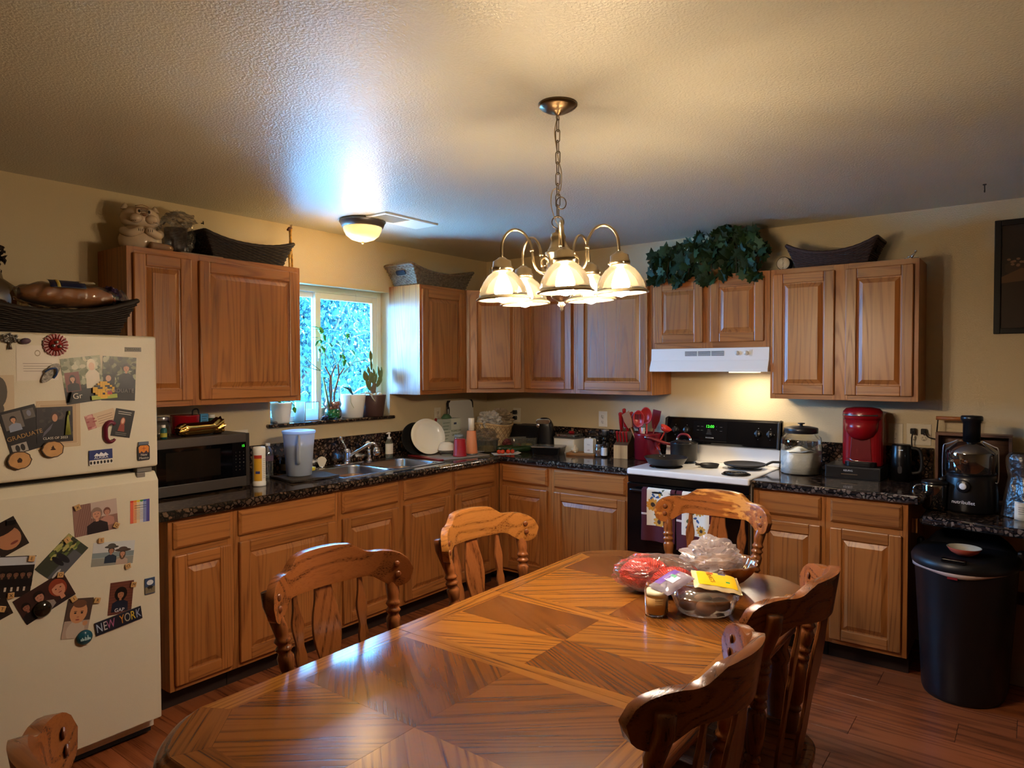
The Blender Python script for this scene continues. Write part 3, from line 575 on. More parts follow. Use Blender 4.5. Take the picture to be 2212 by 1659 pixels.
# towels over the oven handle
def towelmat():
    m, t, p = newmat('sunflower_towel'); a = N(t, 'ShaderNodeVertexColor', layer_name='Col'); t.links.new(a.outputs[0], p.inputs['Base Color']); p.inputs['Roughness'].default_value = .9; return m
TWM = towelmat(); MAR, CRM, YEL, DBR, BLU, OLV, LIN = [lin(c) for c in ('#4c1420', '#ece6d6', '#d9a13c', '#3b2a1e', '#35588c', '#4d5b3a', '#d8c8c0')]
def towel(name, label, x0, x1, zt, zbot, seed):
    rnd = random.Random(seed); w = x1-x0; nu, nv = 64, 110; H = zt-zbot
    fl_ = [(rnd.uniform(.25, .8)*w, .10+i*.115+rnd.uniform(-.02, .02), rnd.uniform(.030, .040), rnd.random()*6) for i in range(3)]
    lf = [(rnd.uniform(.22, .78)*w, rnd.uniform(.02, H-.1), rnd.uniform(.011, .017), rnd.random()*3, rnd.choice([BLU, OLV, YEL, BLU])) for i in range(18)]
    mb = MB(); vs = []; fs = []
    for i in range(nu+1):
        s_ = i/nu*w
        for j in range(nv+1):
            q = j/nv; L = q*(H+.04+.10)-.10  # <0 behind the bar, >0 in front
            wav = .0055*sin(s_*48+seed)*min(1, max(0, L)/.12)+.003*sin(s_*21+seed*2)
            if L < -.02: y, z = -.690, zt-.012+(L+.02)
            elif L < .02: a = (L+.02)/.04*pi; y, z = -.7065-.0125*(-cos(a))*-1 if False else -.7065+.0145*cos(a), zt-.008+.012*sin(a)
            else: y, z = -.724-wav*1.2, zt-(L-.02)
            vs.append((x0+s_+.004*sin(z*30+seed)*max(0, L), y, z))
    for i in range(nu):
        for j in range(nv):
            a = i*(nv+1)+j; fs.append((a, a+1, a+nv+2, a+nv+1))
            s_ = (i+.5)/nu*w; d = (j+.5)/nv*(H+.14)-.10; c = CRM
            for fx, fz, fr_, ph in fl_:
                dx, dz = s_-fx, d-fz; rd = math.hypot(dx, dz); an = math.atan2(dz, dx)
                if rd < fr_*.36: c = DBR
                elif rd < fr_*(.78+.28*abs(cos(an*5+ph))): c = YEL if int(an*7+ph*3) % 2 else lin('#c98a2e')
            if c == CRM:
                for lx, lz, lr, la, lc in lf:
                    dx, dz = s_-lx, d-lz; aa, bb = dx*cos(la)+dz*sin(la), -dx*sin(la)+dz*cos(la)
                    if (aa/lr)**2+(bb/(lr*.5))**2 < 1: c = lc
            if d > H-.055: c = MAR if d > H-.02 or True else CRM
            if s_ < w*.16 or s_ > w*.86: c = LIN if H*.56 < d < H*.56+.012 else MAR
            if d > H-.03: c = MAR
            mb.c.append(c)
    mb.v = [Vector(q) for q in vs]; mb.f = [list(q) for q in fs]; mb.m = [0]*len(fs); mb.sm = [True]*len(fs)
    o = mb.build('dish_towel', TWM, None, (0, -1.6635, 0), (0, 0, R(-90)), solid=.003); return tag(o, label, 'towel', 'sunflower towels on the oven handle')
towel('dish_towel', 'sunflower-print towel with maroon borders on the oven handle, the outer one by the corner cabinets', .135, .345, .828, .535, 1)
towel('dish_towel', 'sunflower-print towel with maroon borders on the oven handle, hanging behind the far chair', .352, .590, .828, .505, 5)
# ================================================================== dining table
TZ = .760
tb = E('dining_table', 'long dark oak dining table with parquet veneer top and clipped corners', 'table', (-2.83, -2.60, 0))
def piece(name, pts, z0, z1, th, tone, par=tb, gap=.0004, bev=0):
    """a flat piece whose grain runs along th (radians) in plan"""
    c = (sum(p[0] for p in pts)/len(pts), sum(p[1] for p in pts)/len(pts)); mb = MB(); q = []
    for p in pts:
        d = Vector((p[0]-c[0], p[1]-c[1])); L = d.length; d *= (L-gap)/L; q.append((d.x*cos(-th)-d.y*sin(-th), d.x*sin(-th)+d.y*cos(-th)))
    mb.prism(q, z0, z1); return mb.build(name, tablewood('x', tone), par, (c[0], c[1], 0), (0, 0, th), bev=bev)
HW, X0, XA, XB_, X1, CL = .4675, -1.0, -.231, .229, 1.0, .12
def corner(sx, sy, n=7):      # rounded clipped corner, from the long side to the end
    a = Vector((sx*(1.0-CL), sy*HW)); b = Vector((sx*1.0, sy*(HW-CL))); k = Vector((sx*(1.0-CL*.34), sy*(HW-CL*.34)))
    a0 = Vector((sx*(1.0-CL*1.25), sy*HW)); b0 = Vector((sx*1.0, sy*(HW-CL*1.25)))
    return [a0*(1-t)**3+3*a.lerp(k, .3)*(1-t)**2*t+3*b.lerp(k, .3)*(1-t)*t*t+b0*t**3 for t in [i/(n+1) for i in range(n+2)]]
zt0, zt1 = TZ-.004, TZ
def core(x0, x1, ends):
    pts = []
    if ends == -1: pts = [(x1, HW)]+[tuple(p) for p in corner(-1, 1)]+[tuple(p) for p in corner(-1, -1)][::-1]+[(x1, -HW)]
    elif ends == 1: pts = [(x0, HW)]+[tuple(p) for p in corner(1, 1)]+[tuple(p) for p in corner(1, -1)][::-1]+[(x0, -HW)]
    else: pts = [(x0, HW), (x1, HW), (x1, -HW), (x0, -HW)]
    return pts
g = .0007
for x0, x1, e in ((X0, XA-g, -1), (XA+g, XB_-g, 0), (XB_+g, X1, 1)):
    mb = MB(); mb.prism(core(x0, x1, e), TZ-.032, TZ-.0045); mb.build('leaf_core', tablewood('x', 2), tb)
BW, SBW = .068, .030
for x0, x1, e in ((X0, XA-g, -1), (XA+g, XB_-g, 0), (XB_+g, X1, 1)):
    ix0, ix1 = (x0+BW+.004 if e == -1 else x0+SBW), (x1-BW-.004 if e == 1 else x1-SBW); iy = HW-BW
    cx_ = (X0+XA)/2 if e == -1 else ((XB_+X1)/2 if e == 1 else 0); cx_ -= 0
    cc = CL*1.25-.035
    for sy in (1, -1):
        # long border
        if e == 0: pts = [(x0, sy*HW), (x1, sy*HW), (x1, sy*iy), (x0, sy*iy)]
        else:
            xe = X0 if e == -1 else X1; sg = -e; xs = x1 if e == -1 else x0
            pts = [(xs, sy*HW), (xe+sg*CL*1.25, sy*HW), (xe+sg*(BW+.004+cc), sy*iy), (xs, sy*iy)]
        piece('border_strip', pts, zt0, zt1, 0, 0)
        if e:
            cs = [tuple(p) for p in corner(e, sy)]; piece('corner_strip', cs+[(xe+sg*(BW+.004), sy*(iy-cc)), (xe+sg*(BW+.004+cc), sy*iy)], zt0, zt1, R(45)*(1 if (e*sy) < 0 else -1), 1)
        # quadrant veneers: grain runs out from the middle
        for sx in (-1, 1):
            if sx == e: q = [(cx_, 0), (cx_, sy*iy), (xe+sg*(BW+.004+cc), sy*iy), (xe+sg*(BW+.004), sy*(iy-cc)), (xe+sg*(BW+.004), 0)]
            else: xx = ix0 if sx < 0 else ix1; q = [(cx_, 0), (cx_, sy*iy), (xx, sy*iy), (xx, 0)]
            ang = math.atan2(sy*iy, sx*abs((ix1-ix0)/2)); tone = {-1: (1, 2, 0, 1), 0: (0, 2, 2, 0), 1: (0, 2, 1, 2)}[e][(0 if sx < 0 else 1)+(0 if sy > 0 else 2)]  # alternating tones put the turned grain's light-and-dark sheen into the veneer colour
            piece('veneer', q, zt0, zt1, ang, tone)
    if e: piece('end_strip', [(xe, HW-CL*1.25), (xe, -HW+CL*1.25), (xe+sg*(BW+.004), -iy+cc), (xe+sg*(BW+.004), iy-cc)], zt0, zt1, R(90), 1)
    for xs, s2 in ((x0, 1), (x1, -1)):
        if (e == -1 and s2 == 1) or (e == 1 and s2 == -1): continue
        piece('seam_strip', [(xs, iy), (xs, -iy), (xs+s2*SBW, -iy), (xs+s2*SBW, iy)], zt0, zt1, R(90), 0)
# moulded edge all round
ol = [p for p in corner(-1, 1)][::-1]+[p for p in corner(1, 1)]+[p for p in corner(1, -1)][::-1]+[p for p in corner(-1, -1)]
prf = [(.0, -.0006), (.004, -.002), (.006, -.007), (.012, -.009), (.022, -.014), (.029, -.024), (.028, -.036), (.018, -.046), (.004, -.050), (-.01, -.050), (-.01, -.032)]
mb = MB(); vs = []; n_ = len(ol)
for i, p in enumerate(ol):
    a, b = ol[i-1], ol[(i+1) % n_]; t_ = (b-a).normalized(); nn = Vector((-t_.y, t_.x)); nn = nn if nn.dot(p) > 0 else -nn
    for d, z in prf: vs.append((p.x+nn.x*d, p.y+nn.y*d, TZ+z))
k = len(prf); mb.add(vs, [(i*k+j, i*k+j+1, ((i+1) % n_)*k+j+1, ((i+1) % n_)*k+j) for i in range(n_) for j in range(k-1)], True)
mb.build('edge_moulding', chairwood('x'), tb)
for y in (-.40, .40): mb = MB(); mb.bx(-.86, .86, y-.011, y+.011, TZ-.115, TZ-.033); mb.build('apron', chairwood('x'), tb)
for x in (-.86, .86): mb = MB(); mb.bx(x-.011, x+.011, -.388, .388, TZ-.115, TZ-.033); mb.build('apron', chairwood('y'), tb)
for x in (-.83, .83):
    for y in (-.37, .37): mb = MB(); mb.lathe([(.022, 0), (.028, .02), (.020, .05), (.03, .09), (.036, .22), (.040, .40), (.030, .50), (.042, .53), (.030, .56), (.042, .60), (.044, TZ-.034)], (x, y, 0), 24); mb.build('leg', chairwood('z'), tb)

# ================================================================== chairs
WORNC = {}
def chairmats(kind):
    if kind == 'worn': return wood('chair_worn_', '#9a5c2c', '#52290f', 'x', ring=10, sc=6, rough=.26, pore=.6, rvar=.06, wear=('#c98d45', 1.08))
    if kind == 'figured': return wood('chair_fig_', '#95602a', '#5a3212', 'x', ring=14, sc=7, rough=.26, pore=.7, rvar=.06, stretch=.14)
    return wood('chair_oak_', '#7f4a24', '#43220e', 'x', ring=14, sc=7, rough=.24, pore=.7, rvar=.1)
def crest_y(s): return .132*(s/.25)**2
def crest_profile(a):   # a = |s|, returns top, bottom
    T = [(0, 1.003), (.06, 1.002), (.098, .998), (.116, .986), (.136, .971), (.155, .967), (.178, .969), (.203, .966), (.225, .957), (.238, .945), (.247, .928), (.250, .910)]
    B = [(0, .887), (.06, .888), (.110, .892), (.135, .894), (.152, .889), (.168, .877), (.183, .865), (.200, .857), (.216, .856), (.230, .862), (.242, .877), (.250, .909)]
    def ip(P):
        for i in range(len(P)-1):
            if a <= P[i+1][0]+1e-9: t = (a-P[i][0])/(P[i+1][0]-P[i][0]); return P[i][1]*(1-t)+P[i+1][1]*t
        return P[-1][1]
    return ip(T), ip(B)
def make_chair(label, loc, rz, kind='plain'):
    """press-back style side chair; the crest's middle stands over the empty, the chair faces local +y"""
    o = E('dining_chair', label, 'chair', loc, rz, 'dining chairs round the table'); cw = chairwood('z')
    rk = lambda z: -.15*(z-.90)
    mb = MB(); n = 56; nz_ = 8; vs = []; ss = [-.25+.5*i/n for i in range(n+1)]
    for face in (0, 1):
        for s in ss:
            tp, bt = crest_profile(abs(s)); nx = .264*s/.25/.25*.5; L = math.hypot(1, nx)
            for j in range(nz_+1):
                z = bt+(tp-bt)*j/nz_; y = crest_y(s)+rk(z); th = .026*face; vs.append((s+nx/L*th, y-th/L, z))
    K = (n+1)*(nz_+1); fs = []
    for i in range(n):
        for j in range(nz_):
            a = i*(nz_+1)+j; fs.append((a, a+nz_+1, a+nz_+2, a+1)); fs.append((K+a, K+a+1, K+a+nz_+2, K+a+nz_+1))
        a = i*(nz_+1); fs.append((a, K+a, K+a+nz_+1, a+nz_+1)); a += nz_; fs.append((a, a+nz_+1, K+a+nz_+1, K+a))
    for a0 in (0, n*(nz_+1)):
        for j in range(nz_): a = a0+j; fs.append((a, a+1, K+a+1, K+a) if a0 == 0 else (a, K+a, K+a+1, a+1))
    mb.add(vs, fs, True); mb.build('crest_rail', chairmats(kind), o, bev=.0035, seg=3)
    for sx in (-1, 1):
        for z in (.925, .893):
            s = .213*sx; nx = .264*s/.25/.25*.5; L = math.hypot(1, nx); mb = MB(); mb.lathe([(.0105, 0), (.010, .003), (.006, .005), (0, .0055)], (0, 0, 0), 16, 'y')
            if kind == 'worn' and sx == -1 and z > .9: mb = MB(); mb.lathe([(.006, .0), (0, .0006)], (0, 0, 0), 12, 'y'); b = mb.build('screw_hole', BLKM(), o, (s, crest_y(s)+rk(z), z), (0, 0, math.atan2(nx, 1))); continue
            mb.build('screw_button', mat('button_wood', '#6b3a1c' if kind != 'x' else '#6b3a1c', .35), o, (s, crest_y(s)+rk(z), z), (0, 0, math.atan2(nx, 1)))
        # back post: turned below, flattened where it meets the crest
        def pt(z): t = (z-.44)/(.935-.44); return Vector((sx*(.165+.047*t), .132-.060*t, z))
        zs, rs = zip(*[(.44, .017), (.47, .020), (.50, .022), (.515, .017), (.525, .024), (.538, .017), (.55, .023), (.60, .026), (.655, .024), (.668, .017), (.680, .024), (.692, .016), (.704, .024), (.716, .017), (.730, .021), (.755, .0235), (.768, .017), (.779, .0245), (.790, .017), (.801, .024), (.812, .018), (.832, .021), (.90, .021), (.935, .020)])
        mb = MB(); pts = [pt(z) for z in zs]
        for i, z in enumerate(zs):
            if z > .83: pts[i].y -= .022*min(1, (z-.83)/.05); pts[i].x += sx*.008*min(1, (z-.83)/.05)
        pts2, rs2 = [], []
        for i in range(len(pts)-1):
            for t in (0, .5): pts2.append(pts[i].lerp(pts[i+1], t)); tt = (1-cos(pi*t))/2; rs2.append(rs[i]*(1-tt)+rs[i+1]*tt)
        pts2.append(pts[-1]); rs2.append(rs[-1]); mb.tube(pts2, rs2, 18); mb.build('back_post', cw, o)
    def splat(xc, prof, spread, y0):
        mb = MB(); vs = []; k = len(prof)
        for side in (-1, 1):
            for i, (t, w) in enumerate(prof):
                z = .435+t*(.897-.435); xx = xc*(1-spread*(1-t)); yb = y0+(crest_y(xc)+rk(.89)-.012-y0)*t
                vs += [(xx+side*w, yb-.005, z), (xx+side*w, yb+.005, z)]
        fs = []
        for i in range(k-1):
            a, b = 2*i, 2*k+2*i; fs += [(a, a+2, b+2, b), (a+1, b+1, b+3, a+3), (a, a+1, a+3, a+2), (b, b+2, b+3, b+1)]
        fs += [(0, 2*k, 2*k+1, 1), (2*k-2, 2*k-1, 4*k-1, 4*k-2)]
        mb.add(vs, fs, False); return mb.build('back_splat', cw, o, bev=.002)
    def sm(P, n=5): q = smoothpath([(a, b, 0) for a, b in P], n); return [(p.x, p.y) for p in q]
    splat(0, sm([(0, .026), (.12, .030), (.25, .036), (.40, .030), (.50, .034), (.66, .050), (.80, .046), (.90, .034), (1, .029)]), 0, .066)
    for sx in (-1, 1): splat(.118*sx, sm([(0, .010), (.10, .011), (.22, .018), (.34, .013), (.46, .012), (.60, .019), (.68, .013), (.80, .020), (.90, .011), (1, .007)]), .10, .088)
    # seat
    mb = MB(); 
    def seat(rad, z): return [(0, 0, 0)]
    def outl(t):
        a = 2*pi*t; cx, cy = cos(a), sin(a); e = .62; x = .215*math.copysign(abs(cx)**e, cx); y = .205*math.copysign(abs(cy)**e, cy); return x*(1+.10*(y/.205)), y+.235
    rings_ = [(0, .452), (.35, .448), (.7, .447), (.88, .457), (.97, .462), (1.0, .455), (.995, .435), (.94, .424), (0, .422)]
    def fn(a, b):
        i = round(b*(len(rings_)-1)); k_, z = rings_[i]; x, y = outl(a); return (x*k_, .235+(y-.235)*k_, z)
    mb.grid(fn, 48, len(rings_), True, True); mb.build('seat', chairwood('y'), o)
    for sx in (-1, 1):
        for sy in (-1, 1):
            a = Vector((sx*.15, .235+sy*.14, .43)); b = Vector((sx*.205, .235+sy*(.20 if sy > 0 else .215), 0)); mb = MB()
            pr = [(0, .016), (.08, .019), (.2, .023), (.3, .024), (.34, .016), (.37, .024), (.41, .016), (.46, .023), (.6, .026), (.72, .022), (.76, .015), (.8, .021), (.9, .018), (1, .014)]
            mb.tube([a.lerp(b, t) for t, _ in pr], [q for _, q in pr], 14); mb.build('leg', cw, o)
        a, b = Vector((sx*.178, .06, .24)), Vector((sx*.178, .41, .24)); mb = MB(); mb.tube([a.lerp(b, t) for t in (0, .2, .5, .8, 1)], [.009, .013, .016, .013, .009], 12); mb.build('stretcher', chairwood('y'), o)
    for y in (.14, .33): mb = MB(); mb.tube([(-.178, y, .24), (-.08, y, .24), (0, y, .24), (.08, y, .24), (.178, y, .24)], [.008, .012, .015, .012, .008], 12); mb.build('stretcher', chairwood('x'), o)
    return o
make_chair('dark oak chair in front of the cabinets, the one nearer the fridge', (-3.185, -1.950, 0), R(-92.6-90))
make_chair('lighter figured-grain oak chair in front of the cabinets, nearer the room corner', (-2.468, -1.938, 0), R(-94.3-90), 'figured')
make_chair('oak chair with worn, scratched crest rail standing before the oven', (-1.499, -2.558, 0), R(182.5-90), 'worn')
make_chair('dark oak chair with its back to the viewer, next to the last base cabinet', (-2.53, -3.232, 0), R(-2))
make_chair('dark oak chair closest to the viewer, seen from behind across the table', (-3.155, -3.221, 0), R(-1))
make_chair('dark oak chair at the near table end, its crest tip before the fridge', (-4.142, -2.565, 0), R(-90))
# ================================================================== refrigerator
FYF = -.765
fg = E('refrigerator', 'white top-freezer refrigerator covered with photos and magnets', 'refrigerator', (-3.495, 0, 0))
FW = mat('fridge_white', '#d2c9b2', .30, bump=.25, bscale=420)
mb = MB(); mb.bx(-.382, .382, -.695, -.04, .03, 1.688); mb.build('body', FW, fg, bev=.004)
mb = MB(); mb.bx(-.382, .382, FYF, -.70, 1.150, 1.690); fz = mb.build('freezer_door', FW, fg, bev=.010, seg=3)
mb = MB(); mb.prism([(FYF, .088), (-.70, .088), (-.70, 1.128), (-.735, 1.128), (FYF+.004, 1.098), (FYF, 1.092)], -.382, .382, 'yz'); fd = mb.build('fridge_door', FW, fg, bev=.005, seg=3)
mb = MB(); mb.bx(-.37, .37, -.71, -.69, 1.126, 1.152); mb.build('gasket', mat('gasket', '#3a3732', .8), fg)
mb = MB(); mb.bx(-.37, .37, -.69, -.60, .012, .085); mb.build('toe_grille', BLKM(), fg)
mb = MB(); mb.bx(.30, .335, -.752, -.736, 1.098, 1.128); mb.build('door_clip', mat('clip_grey', '#77726a', .4), fd, bev=.003)
mb = MB(); mb.bx(.305, .365, -.745, -.705, 1.1285, 1.1495); mb.build('hinge', mat('clip_grey', '#77726a', .4), fg, bev=.002)
for x in (-.33, .33): mb = MB(); mb.cyl((x, -.60, 0), .02, .032, 16); mb.build('foot', BLKM(), fg)
CU = Vector((-4.525, -3.6924, 1.5585))
def FP(px, py, y=FYF):   # a point seen in the photograph, carried on to the door's plane
    d = f+r*((px-1106)/1497.86)-u*((py-829.5)/1497.86); t = (y-CU.y)/d.y; q = CU+d*t; return q.x, q.z
mb = MB(); mb.bx(-.032, .032, -.002, 0, -.009, .009); x_, z_ = FP(287, 755); b = mb.build('name_badge', mat('badge', '#8d8a84', .6), fg, (x_+3.495, FYF, z_)); text('VISSANI', .015, (0, -.0023, 0), FY, mat('badge_print', '#5f5c57', .5), b)
PR = vcol('print', .32)
c_ = lambda h: lin(h)
class Card:
    def __init__(s, w, h, bg, th=.0012):
        s.mb = MB(); s.w, s.h, s.th, s.k, s.st = w, h, th, 0, 1; s.mb.col = c_(bg); s.mb.bx(-w/2, w/2, -th, 0, -h/2, h/2)
    def lay(s, pts, col):
        s.k += s.st; y = -s.th-s.k*.00004; s.mb.col = c_(col); s.mb.poly([(a*s.w, y, b*s.h) for a, b in pts]); return s
    def clip(s, a): return max(-.5, min(.5, a))
    def R(s, cx, cz, w, h, col): x0, x1, z0, z1 = s.clip(cx-w/2), s.clip(cx+w/2), s.clip(cz-h/2), s.clip(cz+h/2); return s.lay([(x0, z0), (x1, z0), (x1, z1), (x0, z1)], col)
    def El(s, cx, cz, rx, rz, col, n=18, a=0):
        return s.lay([(s.clip(cx+rx*cos(2*pi*i/n)*cos(a)-rz*sin(2*pi*i/n)*sin(a)), s.clip(cz+rx*cos(2*pi*i/n)*sin(a)+rz*sin(2*pi*i/n)*cos(a))) for i in range(n)], col)
    def P(s, pts, col): return s.lay([(s.clip(a), s.clip(b)) for a, b in pts], col)
    def blot(s, n, cols, x0=-.5, x1=.5, z0=-.5, z1=.5, sz=.06, seed=1):
        q = random.Random(seed); s.st = .25
        for _ in range(n): s.El(q.uniform(x0, x1), q.uniform(z0, z1), sz*q.uniform(.5, 1.3), sz*q.uniform(.4, 1), q.choice(cols), 7)
        s.st = 1; return s
    def who(s, cx, cz, k, skin='#c99472', hair='#2a1c16', shirt='#1c1c22', long=False, grow=1.):
        """a printed head and shoulders, k = head height in card units"""
        ar = s.h/s.w
        s.P([(cx-k*.95*ar, cz-k*2.0), (cx-k*.9*ar, cz-k*.95), (cx-k*.3*ar, cz-k*.62), (cx+k*.3*ar, cz-k*.62), (cx+k*.9*ar, cz-k*.95), (cx+k*.95*ar, cz-k*2.0)], shirt)
        s.El(cx, cz+k*(.10 if not long else -.12), k*.50*ar*grow, k*(.58 if not long else .85)*grow, hair); s.R(cx, cz-k*.5, k*.26*ar, k*.35, skin); s.El(cx, cz, k*.36*ar, k*.46, skin)
        for e in (-1, 1): s.El(cx+e*k*.14*ar, cz+k*.06, k*.05*ar, k*.035, '#2a1c18', 8)
        s.El(cx, cz-k*.22, k*.11*ar, k*.035, '#8c4840', 8); s.El(cx, cz-k*.06, k*.035*ar, k*.07, '#b07c60', 8); s.P([(cx-k*.36*ar, cz+k*.2), (cx-k*.28*ar, cz+k*.44), (cx, cz+k*.52), (cx+k*.28*ar, cz+k*.44), (cx+k*.36*ar, cz+k*.2), (cx, cz+k*.32)], hair); return s
    def lines(s, x0, x1, z, n, dz, col, th=.008, seed=3):
        q = random.Random(seed)
        for i in range(n): d = q.uniform(0, .12)*(x1-x0); s.R((x0+x1)/2, z-i*dz, (x1-x0)-d, th, col)
        return s
    def put(s, name, label, px, py, ang=0, group=None, off=0., cat='photo'):
        x, z = FP(px, py); o = s.mb.build(name, PR, None, (x, FYF-.0003-off, z), (0, -R(ang), 0), fixn=False); return tag(o, label, cat, group)
PXH, PXV = 1/598., 1/560.
def card(w, h, bg, th=.0008): return Card(w*PXH, h*PXV, bg, th)
GP = 'snapshots and cards on the fridge'
# upper door
c = card(80, 72, '#d9cfc0'); c.lines(-.36, .36, -.02, 4, .07, '#8a7f74', .014); c.El(0, .28, .07, .09, '#9a8a70'); c.El(0, .28, .05, .06, '#d9cfc0'); c.put('printed_card', 'plain white invitation card with small centred print under the red flower magnet', 81, 784, 0, GP, cat='card')
c = card(46, 84, '#c5b294'); c.El(-.1, .1, .33, .36, '#4c463c').El(-.2, -.3, .3, .16, '#4c463c'); c.put('printed_card', 'tan card with a dark grey figure at the outer edge of the freezer door', 3, 856, 0, GP, cat='card')
c = card(84, 98, '#2c2c22'); c.R(0, .2, 1, .6, '#8d9270').blot(60, ['#6c7350', '#a8aa88', '#55603c', '#c4c2a4'], z0=-.1, sz=.08, seed=4).P([(-.5, -.5), (.5, -.5), (.5, -.12), (-.5, -.22)], '#15130f')
c.P([(.05, -.2), (.08, .12), (.18, .2), (.32, .2), (.42, .1), (.40, -.22)], '#dcd2bd').El(.25, .28, .08, .10, '#d8b293').El(.25, .32, .11, .12, '#e4dcc2').El(.25, .27, .075, .09, '#d8b293').R(-.27, -.02, .36, .42, '#7d3f36').who(-.27, .04, .13, hair='#2a1510', shirt='#14130f', long=True)
o = c.put('graduation_photo', 'graduation announcement with a woman in white among pale foliage', 180, 820, 7, GP); text('Gr', .030, (-.03, -.004, -.060), FY, mat('ink_light', '#d8cfc0', .5), o)
c = card(76, 98, '#3a4030'); c.blot(80, ['#59613e', '#7c8260', '#20241c', '#a5a887', '#343a28'], z0=-.2, sz=.09, seed=8).R(0, -.36, 1, .3, '#131210').P([(-.02, -.28), (.05, -.02), (.2, .14), (.36, .1), (.48, -.02), (.46, -.28)], '#22242c').P([(.14, .12), (.22, -.1), (.28, .12)], '#b9bcc0').who(.20, .24, .17, hair='#201812', shirt='#22242c').R(-.3, -.05, .34, .3, '#1a1c16').El(-.32, 0, .08, .07, '#caa084')
o = c.put('graduation_photo', 'graduation announcement with a young man in a dark jacket outdoors', 257, 818, -3, GP, .0003); text('GRADUATE', .022, (.0, -.010, -.048), FY, mat('ink_grey', '#8a8680', .5), o, xs=.95)
def magnet(mb, name, label, px, py, m, ang=0, off=0., group='fridge magnets', cat='magnet', **k):
    x, z = FP(px, py); return tag(mb.build(name, m, None, (x, FYF-.0015-off, z), (0, -R(ang), 0), **k), label, cat, group)
mb = MB()
for i in range(9):
    for j in range(9):
        dx, dz = i-4, j-4
        if dx*dx+dz*dz <= 17.5:
            col = '#e8b21c'
            if (dx, dz) in ((-2, 1), (-3, 2), (-2, 2), (-1, 1), (1, 2), (2, 2), (3, 1), (2, 1)): col = '#1c1a14'
            if (dx, dz) == (0, -2): col = '#1c1a14'
            if (dx, dz) in ((2, -1), (3, -1), (3, -2), (2, -2)): col = '#c4402c'
            mb.col = c_(col); mb.bx(dx*.0088-.0042, dx*.0088+.0042, -.005, 0, dz*.0074-.0035, dz*.0074+.0035)
magnet(mb, 'bead_magnet', 'yellow beaded face magnet between the two graduation announcements', 222, 842, PR, 0, .0035)
mb = MB(); mb.col = c_('#a8b43c'); mb.bx(-.047, .047, -.002, 0, -.008, .008); o = magnet(mb, 'tape_strip', 'strip of yellow-green tape under the yellow face magnet', 224, 857, PR, 4, .006)
# red flower with three silver bits
mb = MB(); pts = []; n = 20
for i in range(n*4): a = 2*pi*i/(n*4); rr = .043*(.90+.10*abs(cos(a*n/2))); pts.append((rr*cos(a), rr*sin(a)))
mb.prism(pts, -.006, 0, 'xz'); mb.lathe([(.024, -.006), (.022, -.011), (0, -.013)], (0, 0, 0), 28, 'y'); o = magnet(mb, 'flower_magnet', 'dark red flower-shaped magnet with silver beads near the top of the freezer', 119, 745, mat('flower_red', '#8c2320', .3), group=None)
for x, z in ((-.011, -.004), (.010, -.006), (0, .010)): mb = MB(); mb.sphere((x, -.016, z), .0065, 10); mb.build('silver_bead', STL(), o)
for i in range(n): a = 2*pi*i/n; mb = MB(); mb.tube([(cos(a)*.024, -.0065, sin(a)*.024), (cos(a)*.040, -.0065, sin(a)*.040)], .0022, 5); mb.build('petal_ridge', mat('flower_red', ''), o)
# tree of metal
mb = MB(); mb.tube([(0, -.003, -.026), (0, -.004, 0)], [.008, .003], 8)
for i in range(11): a = R(-35+25*i); k_ = .7+.3*(i % 2); mb.tube([(0, -.004, -.008), (cos(a)*.012, -.004, .006+sin(a)*.008), (cos(a)*.026*k_, -.004, .010+sin(a)*.018*k_)], .0016, 5); mb.sphere((cos(a)*.026*k_, -.006, .010+sin(a)*.018*k_), .0055, 8); mb.sphere((cos(a+.5)*.013, -.006, .010+sin(a+.5)*.010), .0045, 8)
magnet(mb, 'tree_magnet', 'silver metal tree magnet in the top corner of the freezer door', 20, 739, mat('antique_silver', '#8f8c88', .3, .9))
mb = MB(); mb.sphere((0, 0, 0), .018, 9, 1, .6, .62); magnet(mb, 'stone_magnet', 'small purple stone magnet next to the silver tree', 53, 737, mat('amethyst', '#5d4a5c', .4), 8, .008)
# flip-flop
mb = MB(); mb.col = c_('#9d968c'); pts = [(.017*cos(a)*(1.15 if sin(a) > 0 else .9), .044*sin(a)) for a in [2*pi*i/26 for i in range(26)]]; mb.prism(pts, -.007, 0, 'xz'); o = magnet(mb, 'sandal_magnet', 'flip-flop shaped magnet with a blue strap', 108, 806, mat('sandal', '#8f8a82', .5, vary=.6, bscale=120), -40, .001)
mb = MB(); mb.tube(smoothpath([(-.018, -.008, -.010), (-.014, -.014, .008), (0, -.016, .022), (.014, -.014, .008), (.018, -.008, -.010)], 5), .0035, 8); mb.build('strap', mat('strap_blue', '#2f4a7c', .4), o)
c = card(88, 100, '#cbb793'); 
for i in range(5): d = .04+i*.045; c.R(0, 0, 1-d*.8, 1-d*.7, '#b59a78' if i % 2 == 0 else '#cbb793')
c.put('envelope', 'cream card with ruled border lines behind the class photo', 127, 916, 0, GP, cat='card')
c = card(70, 90, '#1b191a'); c.R(-.17, .25, .50, .38, '#6a625c').who(-.17, .27, .13, hair='#1d1613', shirt='#8b94a8').R(.28, .32, .30, .22, '#5a5450').El(.28, .33, .06, .07, '#7a7c90').R(-.22, -.38, .42, .2, '#a29a90').El(-.28, -.38, .06, .08, '#22201e').El(-.14, -.38, .06, .08, '#22201e')
o = c.put('graduation_photo', 'black graduation card with three small pictures, tilted, beside the class photo', 49, 928, 14, GP, .001); text('GRADUATE', .022, (0, -.004, -.022), (R(90), 0, 0), mat('gold_ink', '#a8824c', .5), o)
